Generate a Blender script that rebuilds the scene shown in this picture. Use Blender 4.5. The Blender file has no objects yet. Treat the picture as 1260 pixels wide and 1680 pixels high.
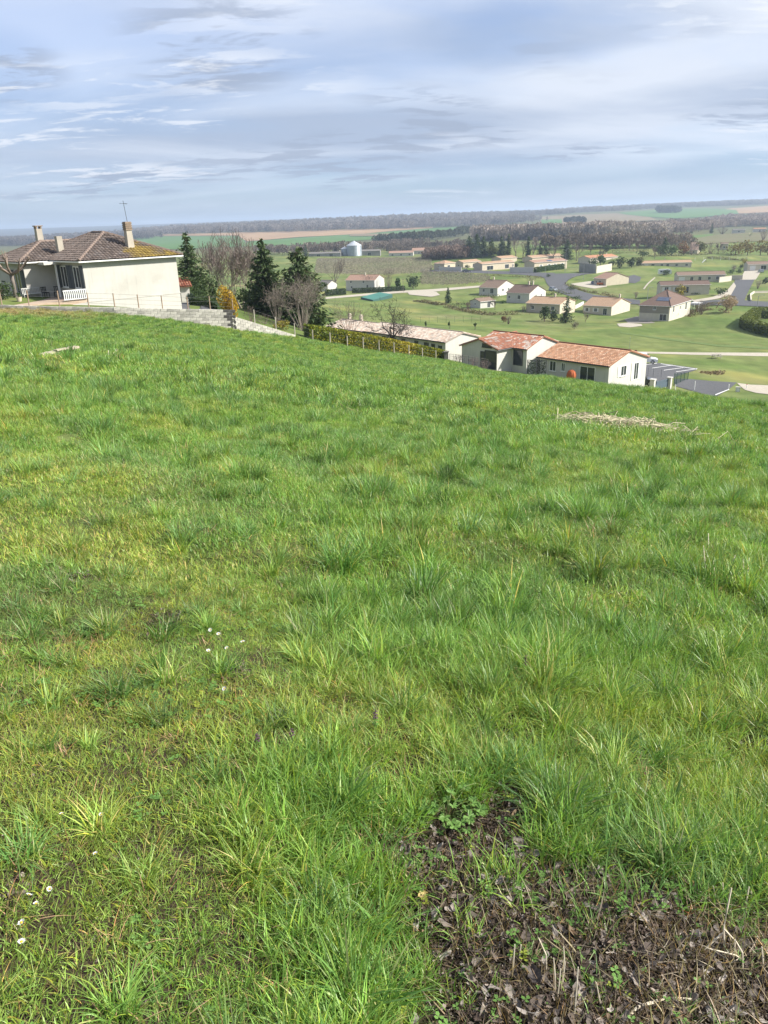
import bpy, math, random
import numpy as np
from mathutils import Vector, Matrix
scene = bpy.context.scene
R = math.radians
# ------------------------------------------------------------------ camera
F, CX, CY = 1262.0, 630.0, 840.0
PITCH, ROLL = R(20.9), R(1.9)
EYE = np.array([0.0, 0.0, 1.6])
_fw = np.array([0, math.cos(PITCH), -math.sin(PITCH)]); _rt = np.array([1.0, 0, 0]); _up = np.cross(_rt, _fw)
_r2 = _rt*math.cos(ROLL) - _up*math.sin(ROLL); _u2 = _rt*math.sin(ROLL) + _up*math.cos(ROLL)
cam = bpy.data.cameras.new('camera'); camo = bpy.data.objects.new('camera', cam); scene.collection.objects.link(camo)
cam.sensor_fit = 'VERTICAL'; cam.sensor_height = 36.0; cam.lens = 36.0*F/1680.0
cam.clip_start = 0.05; cam.clip_end = 40000
camo.matrix_world = Matrix(((_r2[0], _u2[0], -_fw[0], EYE[0]), (_r2[1], _u2[1], -_fw[1], EYE[1]), (_r2[2], _u2[2], -_fw[2], EYE[2]), (0, 0, 0, 1)))
scene.camera = camo
# ------------------------------------------------------------------ light
SUN_AZ, SUN_EL = R(97), R(36)          # clockwise from straight ahead (+Y)
sd = bpy.data.lights.new('sun', 'SUN'); sun = bpy.data.objects.new('sun', sd); scene.collection.objects.link(sun)
sd.energy = 4.0; sd.angle = R(3.5); sd.color = (1.0, 0.95, 0.86)
_s = Vector((math.sin(SUN_AZ)*math.cos(SUN_EL), math.cos(SUN_AZ)*math.cos(SUN_EL), math.sin(SUN_EL)))
sun.rotation_euler = _s.to_track_quat('Z', 'Y').to_euler()
sun.location = _s*60
scene.view_settings.view_transform = 'Standard'; scene.view_settings.look = 'None'
scene.view_settings.gamma = 1; scene.view_settings.use_curve_mapping = False
scene.view_settings.exposure = 1.30
scene.cycles.max_bounces = 6; scene.cycles.diffuse_bounces = 3; scene.cycles.transmission_bounces = 4
scene.cycles.volume_bounces = 0; scene.cycles.use_denoising = True

HAZE = 1.7e-4
class NT:
    def __init__(s, tree): s.t = tree; s.n = tree.nodes; s.l = tree.links
    def new(s, typ, **kw):
        n = s.n.new(typ)
        for k, v in kw.items(): setattr(n, k, v)
        return n
    def set(s, sock, v):
        if hasattr(v, 'is_output'): s.l.new(v, sock)
        else: sock.default_value = v
    def math(s, op, a, b=None, c=None, clamp=False):
        n = s.n.new('ShaderNodeMath'); n.operation = op; n.use_clamp = clamp
        s.set(n.inputs[0], a)
        if b is not None: s.set(n.inputs[1], b)
        if c is not None: s.set(n.inputs[2], c)
        return n.outputs[0]
    def vmath(s, op, a, b=None):
        n = s.n.new('ShaderNodeVectorMath'); n.operation = op; s.set(n.inputs[0], a)
        if b is not None: s.set(n.inputs[1], b)
        return n.outputs[0]
    def mix(s, f, a, b, blend='MIX'):
        n = s.n.new('ShaderNodeMix'); n.data_type = 'RGBA'; n.blend_type = blend
        s.set(n.inputs[0], f)
        s.set(n.inputs[6], a if hasattr(a, 'is_output') else (*a, 1)); s.set(n.inputs[7], b if hasattr(b, 'is_output') else (*b, 1))
        return n.outputs[2]
    def noise(s, vec, scale, detail=4, rough=0.55, dist=0.0):
        n = s.n.new('ShaderNodeTexNoise'); n.inputs['Scale'].default_value = scale; n.inputs['Detail'].default_value = detail
        n.inputs['Roughness'].default_value = rough; n.inputs['Distortion'].default_value = dist
        if vec is not None: s.l.new(vec, n.inputs['Vector'])
        return n.outputs[0]
    def smooth(s, v, a, b, lo=0.0, hi=1.0):
        n = s.n.new('ShaderNodeMapRange'); n.interpolation_type = 'SMOOTHSTEP'; s.set(n.inputs[0], v)
        for i, q in enumerate((a, b, lo, hi)): n.inputs[i+1].default_value = q
        return n.outputs[0]

world = bpy.data.worlds.new('World'); scene.world = world; world.use_nodes = True
w = NT(world.node_tree); w.n.clear()
wo = w.new('ShaderNodeOutputWorld'); bg = w.new('ShaderNodeBackground'); w.l.new(bg.outputs[0], wo.inputs[0])
bg.inputs[1].default_value = 0.10
sky = w.new('ShaderNodeTexSky', sky_type='NISHITA', sun_disc=False, sun_elevation=SUN_EL, sun_rotation=SUN_AZ)
sky.altitude = 120; sky.air_density = 1.0; sky.dust_density = 1.2; sky.ozone_density = 1.4
tc = w.new('ShaderNodeTexCoord'); sep = w.new('ShaderNodeSeparateXYZ'); w.l.new(tc.outputs['Generated'], sep.inputs[0])
dz = w.math('MAXIMUM', sep.outputs[2], 0.0)
den = w.math('ADD', dz, 0.13)
cmb = w.new('ShaderNodeCombineXYZ'); w.l.new(w.math('DIVIDE', sep.outputs[0], den), cmb.inputs[0]); w.l.new(w.math('DIVIDE', sep.outputs[1], den), cmb.inputs[1])
pv = cmb.outputs[0]                                              # a cloud deck seen in perspective
azi = w.math('ARCTAN2', sep.outputs[0], sep.outputs[1]); ele = w.math('ARCSINE', sep.outputs[2])
def shift(v, x, y, sx=1.0, sy=1.0):
    a = w.vmath('MULTIPLY', v, (sx, sy, 1)); return w.vmath('ADD', a, (x, y, 0))
def bank(az, el, wa, we):                                        # where a bank of cloud hangs: bearing, height, half widths in degrees
    u = w.math('DIVIDE', w.math('SUBTRACT', azi, R(az)), R(wa)); v = w.math('DIVIDE', w.math('SUBTRACT', ele, R(el)), R(we))
    return w.smooth(w.math('ADD', w.math('MULTIPLY', u, u), w.math('MULTIPLY', v, v)), 1.0, 0.0)
def both(*m):
    o = m[0]
    for q in m[1:]: o = w.math('MAXIMUM', o, q)
    return o
big = w.noise(shift(pv, 3.1, 1.7, 0.40, 0.62), 1.0, 8, 0.54, 0.4)
veil = w.smooth(big, 0.30, 0.60, 0.62, 1.0)
tone = w.noise(shift(pv, 11.3, 4.2, 0.42, 0.62), 1.1, 9, 0.54, 0.5)
dk = both(bank(11, 10.5, 10, 2.6), bank(-1, 5.6, 16, 1.6), bank(-24, 9.0, 6, 3.0), bank(3, 3.4, 14, 1.0), bank(24, 2.2, 7, 1.2))
lt = both(bank(-4, 12.5, 9, 3.2), bank(20, 8.2, 14, 1.6), bank(14, 3.0, 10, 1.2), bank(26, 11.5, 6, 3))
tone = w.math('ADD', w.smooth(tone, 0.28, 0.70), w.math('SUBTRACT', w.math('MULTIPLY', lt, 0.38), w.math('MULTIPLY', dk, 0.55)), clamp=True)
cloudcol = w.mix(tone, (1.85, 2.22, 2.90), (3.25, 3.50, 3.98))
low = w.smooth(dz, 0.0, 0.09)                                    # thinner towards the horizon, where blue air shows
veil = w.math('MULTIPLY', veil, w.math('ADD', w.math('MULTIPLY', low, 0.48), 0.50))
col = w.mix(veil, w.mix(1.0, sky.outputs[0], (.42, .56, .82), 'MULTIPLY'), cloudcol)
# small grey cloudlets and bright puffs lower in front of the veil
bits = w.noise(shift(pv, 0.6, 7.4, 1.0, 2.1), 2.6, 9, 0.60, 0.35)
where = both(bank(-9.5, 11.3, 7.5, 2.2), bank(-10, 9.0, 6, 1.6), bank(-23, 9.0, 5, 2.2), bank(24, 5.2, 5, 1.0), bank(14, 3.6, 6, .7), w.smooth(w.noise(shift(pv, 5.5, 2.6, 0.5, 0.55), 1.0, 2, 0.5), 0.56, 0.66))
mb = w.math('MULTIPLY', w.smooth(bits, 0.47, 0.57), where)
col = w.mix(w.math('MULTIPLY', mb, 0.78), col, (1.55, 1.84, 2.40))
puff = w.noise(shift(pv, 21.0, 3.0, 1.0, 2.2), 2.4, 9, 0.62, 0.4)
wp = both(bank(-22, 5.6, 8, 1.5), bank(-11.5, 6.6, 4, 1.2), bank(-17, 3.2, 9, .9), bank(25, 4.2, 5, .6), w.smooth(w.noise(shift(pv, 1.5, 9.6, 0.5, 0.55), 1.0, 2, 0.5), 0.56, 0.66))
col = w.mix(w.math('MULTIPLY', w.math('MULTIPLY', w.smooth(puff, 0.50, 0.60), wp), 0.7), col, (3.9, 4.05, 4.35))
w.l.new(col, bg.inputs[0])

# ------------------------------------------------------------------ helpers
COL = scene.collection
rng = np.random.default_rng(7)
def ray(px, py):
    px = np.asarray(px, float); py = np.asarray(py, float)
    d = _fw + ((px-CX)/F)[..., None]*_r2 + ((CY-py)/F)[..., None]*_u2
    return d/d[..., 1:2]
def PT(px, py, Y): return EYE + ray(px, py)*Y
def PROJ(p):
    d = np.asarray(p, float) - EYE; z = d @ _fw
    return CX + F*(d @ _r2)/z, CY - F*(d @ _u2)/z

def vnoise(x, y, seed=0):
    xi = np.floor(x).astype(np.int64); yi = np.floor(y).astype(np.int64); fx = x-xi; fy = y-yi
    fx = fx*fx*(3-2*fx); fy = fy*fy*(3-2*fy)
    def h(a, b):
        n = (a*374761393 + b*668265263 + seed*1442695041) & 0xffffffff
        n = ((n ^ (n >> 13))*1274126177) & 0xffffffff
        return ((n ^ (n >> 16)) & 0xffff)/65535.0
    return (h(xi, yi)*(1-fx) + h(xi+1, yi)*fx)*(1-fy) + (h(xi, yi+1)*(1-fx) + h(xi+1, yi+1)*fx)*fy
def fbm(x, y, seed=0, o=3):
    s = 0; a = 1; t = 0
    for k in range(o): s = s + a*vnoise(x*2**k, y*2**k, seed+k); t += a; a *= 0.5
    return s/t

MATS = {}
def pm(name, c1, c2=None, scale=3.0, rough=0.85, bump=0.0, streak=0.0, bscale=None, detail=5, attr=False, spec=0.3, metal=0.0, coord='Object', c3=None, scale3=0.6, stretch=None):
    """a Principled material whose colour wanders between c1 and c2 (and c3 in larger stains); attr multiplies the mesh's own colours"""
    if name in MATS: return MATS[name]
    m = bpy.data.materials.new(name); m.use_nodes = True; t = NT(m.node_tree)
    b = t.n['Principled BSDF']; b.inputs['Roughness'].default_value = rough; b.inputs['Specular IOR Level'].default_value = spec; b.inputs['Metallic'].default_value = metal
    co = t.new('ShaderNodeTexCoord').outputs[coord]
    if stretch: co = t.vmath('MULTIPLY', co, stretch)
    c = None
    if c2 is not None:
        f = t.smooth(t.noise(co, scale, detail, 0.6), 0.3, 0.7)
        c = t.mix(f, c1, c2)
        if c3 is not None: c = t.mix(t.smooth(t.noise(co, scale3, 4, 0.6), 0.5, 0.72), c, c3)
    if streak:
        f = t.smooth(t.noise(t.vmath('MULTIPLY', co, (5, 5, .35)), 1.0, 5, 0.65), 0.5, 0.8)
        c = t.mix(t.math('MULTIPLY', f, streak), c, tuple(q*.62 for q in c1))
    if attr:
        at = t.new('ShaderNodeAttribute', attribute_name='Col').outputs[0]
        c = t.mix(1.0, c if c is not None else c1, at, 'MULTIPLY')
    if c is None: b.inputs['Base Color'].default_value = (*c1, 1)
    else: t.l.new(c, b.inputs['Base Color'])
    if bump:
        bn = t.new('ShaderNodeBump'); bn.inputs['Strength'].default_value = min(1, bump); bn.inputs['Distance'].default_value = 0.02
        t.l.new(t.noise(co, bscale or scale*6, 4, 0.6), bn.inputs['Height']); t.l.new(bn.outputs[0], b.inputs['Normal'])
    MATS[name] = m; return m
def leafmat(name, c1, c2, trans=0.35, rough=0.5, inst=False, scale=1.5, spec=0.25, attr=True):
    """thin foliage: reflects and lets light through; Col tints each leaf, tint each clump"""
    if name in MATS: return MATS[name]
    m = bpy.data.materials.new(name); m.use_nodes = True; t = NT(m.node_tree); t.n.clear()
    out = t.new('ShaderNodeOutputMaterial')
    c = t.mix(t.smooth(t.noise(t.new('ShaderNodeTexCoord').outputs['Object'], scale, 3), 0.35, 0.65), c1, c2)
    if attr: c = t.mix(1.0, c, t.new('ShaderNodeAttribute', attribute_name='Col').outputs[0], 'MULTIPLY')
    if inst: c = t.mix(1.0, c, t.new('ShaderNodeAttribute', attribute_name='tint', attribute_type='INSTANCER').outputs[0], 'MULTIPLY')
    p = t.new('ShaderNodeBsdfPrincipled'); p.inputs['Roughness'].default_value = rough; p.inputs['Specular IOR Level'].default_value = spec
    t.l.new(c, p.inputs['Base Color'])
    tr = t.new('ShaderNodeBsdfTranslucent'); t.l.new(t.mix(0.25, c, (1.0, 0.9, 0.2), 'MULTIPLY'), tr.inputs[0])
    mx = t.new('ShaderNodeMixShader'); mx.inputs[0].default_value = trans
    t.l.new(p.outputs[0], mx.inputs[1]); t.l.new(tr.outputs[0], mx.inputs[2]); t.l.new(mx.outputs[0], out.inputs[0])
    MATS[name] = m; return m

def link(o, parent=None):
    COL.objects.link(o)
    if parent is not None: o.parent = parent
    return o
def props(o, label=None, cat=None, group=None, kind=None):
    if label: o['label'] = label
    if cat: o['category'] = cat
    if group: o['group'] = group
    if kind: o['kind'] = kind
    return o
def thing(name, label, cat, loc=(0, 0, 0), rz=0.0, group=None):
    o = bpy.data.objects.new(name, None); o.empty_display_size = 0.2; o.location = tuple(float(v) for v in loc); o.rotation_euler = (0, 0, rz)
    link(o); return props(o, label, cat, group)
def npmesh(name, V, Fq, mats, cols=None, smooth=False, mi=None):
    """V (n,3); Fq: an int array (m,k) or a list of arrays"""
    me = bpy.data.meshes.new(name)
    arrs = [np.asarray(a, np.int32) for a in (Fq if isinstance(Fq, list) else [Fq]) if len(a)]
    V = np.asarray(V, np.float32)
    me.vertices.add(len(V)); me.vertices.foreach_set('co', V.ravel())
    loops = np.concatenate([a.ravel() for a in arrs]); sizes = np.concatenate([np.full(len(a), a.shape[1], np.int32) for a in arrs])
    me.loops.add(len(loops)); me.loops.foreach_set('vertex_index', loops)
    me.polygons.add(len(sizes)); me.polygons.foreach_set('loop_start', np.concatenate([[0], np.cumsum(sizes)[:-1]]).astype(np.int32))
    me.update(calc_edges=True)
    if cols is not None:
        at = me.color_attributes.new('Col', 'FLOAT_COLOR', 'POINT'); c = np.ones((len(V), 4), np.float32); c[:, :3] = cols
        at.data.foreach_set('color', c.ravel())
    for m in (mats if isinstance(mats, (list, tuple)) else [mats]): me.materials.append(m)
    if mi is not None: me.polygons.foreach_set('material_index', np.asarray(mi, np.int32))
    me.polygons.foreach_set('use_smooth', np.full(len(sizes), smooth, bool))
    me.validate(); return me
class MB:
    """collects solids, then links them as ONE mesh object"""
    def __init__(s): s.v = []; s.f = []; s.c = []
    def add(s, vs, fs, col=(1, 1, 1)):
        o = len(s.v); s.v += [tuple(float(q) for q in v) for v in vs]; s.f += [tuple(i+o for i in f) for f in fs]; s.c += [col]*len(vs); return s
    def box(s, a, b, col=(1, 1, 1)):
        (x0, y0, z0), (x1, y1, z1) = a, b
        return s.add([(x0, y0, z0), (x1, y0, z0), (x1, y1, z0), (x0, y1, z0), (x0, y0, z1), (x1, y0, z1), (x1, y1, z1), (x0, y1, z1)],
                     [(3, 2, 1, 0), (4, 5, 6, 7), (0, 1, 5, 4), (1, 2, 6, 5), (2, 3, 7, 6), (3, 0, 4, 7)], col)
    def prism(s, poly, lo, hi, axis=2, col=(1, 1, 1)):
        n = len(poly)
        def pt(p, h): return {2: (p[0], p[1], h), 1: (p[0], h, p[1]), 0: (h, p[0], p[1])}[axis]
        vs = [pt(p, lo) for p in poly] + [pt(p, hi) for p in poly]
        return s.add(vs, [tuple(range(n))[::-1], tuple(range(n, 2*n))] + [(i, (i+1) % n, n+(i+1) % n, n+i) for i in range(n)], col)
    def tube(s, pts, rad, n=6, col=(1, 1, 1), cap=True):
        pts = [np.asarray(p, float) for p in pts]; rad = rad if hasattr(rad, '__len__') else [rad]*len(pts); vs = []
        for i, p in enumerate(pts):
            d = pts[min(i+1, len(pts)-1)] - pts[max(i-1, 0)]; d = d/(np.linalg.norm(d)+1e-9)
            a = np.cross(d, (0, 0, 1) if abs(d[2]) < 0.9 else (1, 0, 0)); a /= np.linalg.norm(a); b = np.cross(d, a)
            for k in range(n): vs.append(p + rad[i]*(a*math.cos(2*math.pi*k/n) + b*math.sin(2*math.pi*k/n)))
        fs = [(i*n+k, i*n+(k+1) % n, (i+1)*n+(k+1) % n, (i+1)*n+k) for i in range(len(pts)-1) for k in range(n)]
        if cap: fs += [tuple(range(n))[::-1], tuple(range((len(pts)-1)*n, len(pts)*n))]
        return s.add(vs, fs, col)
    def lathe(s, prof, c=(0, 0, 0), n=16, col=(1, 1, 1)):
        vs = [(c[0]+r*math.cos(2*math.pi*k/n), c[1]+r*math.sin(2*math.pi*k/n), c[2]+z) for r, z in prof for k in range(n)]
        fs = [(i*n+k, i*n+(k+1) % n, (i+1)*n+(k+1) % n, (i+1)*n+k) for i in range(len(prof)-1) for k in range(n)]
        fs += [tuple(range(n))[::-1], tuple(range((len(prof)-1)*n, len(prof)*n))]
        return s.add(vs, fs, col)
    def mesh(s, name, mat, smooth=False):
        me = bpy.data.meshes.new(name); me.from_pydata(s.v, [], s.f)
        at = me.color_attributes.new('Col', 'FLOAT_COLOR', 'POINT')
        c = np.ones((len(s.v), 4), np.float32); c[:, :3] = s.c; at.data.foreach_set('color', c.ravel())
        me.materials.append(mat)
        if smooth: me.polygons.foreach_set('use_smooth', np.ones(len(me.polygons), bool))
        return me
    def build(s, name, mat, parent=None, smooth=False):
        return link(bpy.data.objects.new(name, s.mesh(name, mat, smooth)), parent)
def leafquads(C, size, seed=0, aspect=0.6, flat=0.0, cup=0.0):
    """one randomly turned quad per centre; returns V, F"""
    r = np.random.default_rng(seed); n = len(C)
    a = r.normal(size=(n, 3)); a[:, 2] *= (1-flat); a /= np.linalg.norm(a, axis=1)[:, None]
    b = np.cross(a, r.normal(size=(n, 3))); b[:, 2] *= (1-flat*0.5); b /= np.linalg.norm(b, axis=1)[:, None]+1e-9
    s = (size*r.uniform(0.6, 1.35, n))[:, None]
    V = np.stack([C-a*s, C-b*s*aspect, C+a*s, C+b*s*aspect], 1).reshape(-1, 3)
    return V, np.arange(n*4).reshape(n, 4)
def leafobj(name, C, size, mat, parent=None, seed=0, aspect=0.6, c1=(0.75, 0.75, 0.75), c2=(1.2, 1.2, 1.2), flat=0.0, coltab=None):
    V, Fq = leafquads(np.asarray(C, float), size, seed, aspect, flat)
    r = np.random.default_rng(seed+1); t = r.random((len(C), 1))
    cc = np.asarray(c1)*(1-t) + np.asarray(c2)*t
    if coltab is not None: cc = cc*coltab
    return link(bpy.data.objects.new(name, npmesh(name, V, Fq, mat, np.repeat(cc, 4, 0))), parent)
# ------------------------------------------------------------------ where the houses stand (measured from the photograph, at real distances)
def spanto(A, d, px):
    k = (px-CX)/F; m = _r2 - k*_fw
    return float(((A-EYE) @ m)/-(d @ m))
def place(xl, xc, yc, xr, yaw, Y=None, z=None):
    """nearest foot corner at pixel (xc, yc); how long the wall to its left and the wall to its right must be"""
    if Y is None: Y = float((z-EYE[2])/ray(xc, yc)[2])
    A = PT(xc, yc, Y); a = R(yaw); xd = np.array([math.cos(a), math.sin(a), 0]); yd = np.array([-math.sin(a), math.cos(a), 0])
    L = spanto(A, -xd, xl); W = spanto(A, yd, xr)
    return A, xd, yd, L, W, a
CREAM, WHITE, BEIGE, GREY, YEL, SAND = 'cream', 'white', 'beige', 'greywall', 'yellowwall', 'sandwall'
ROOFS = {'tan': ((.42, .285, .185), (.32, .205, .13)), 'brown': ((.17, .115, .09), (.12, .08, .065)), 'pink': ((.36, .225, .165), (.27, .17, .125)),
         'orange': ((.46, .23, .13), (.36, .17, .09)), 'grey': ((.20, .18, .165), (.14, .13, .12)), 'dull': ((.24, .17, .125), (.17, .12, .09))}
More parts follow.
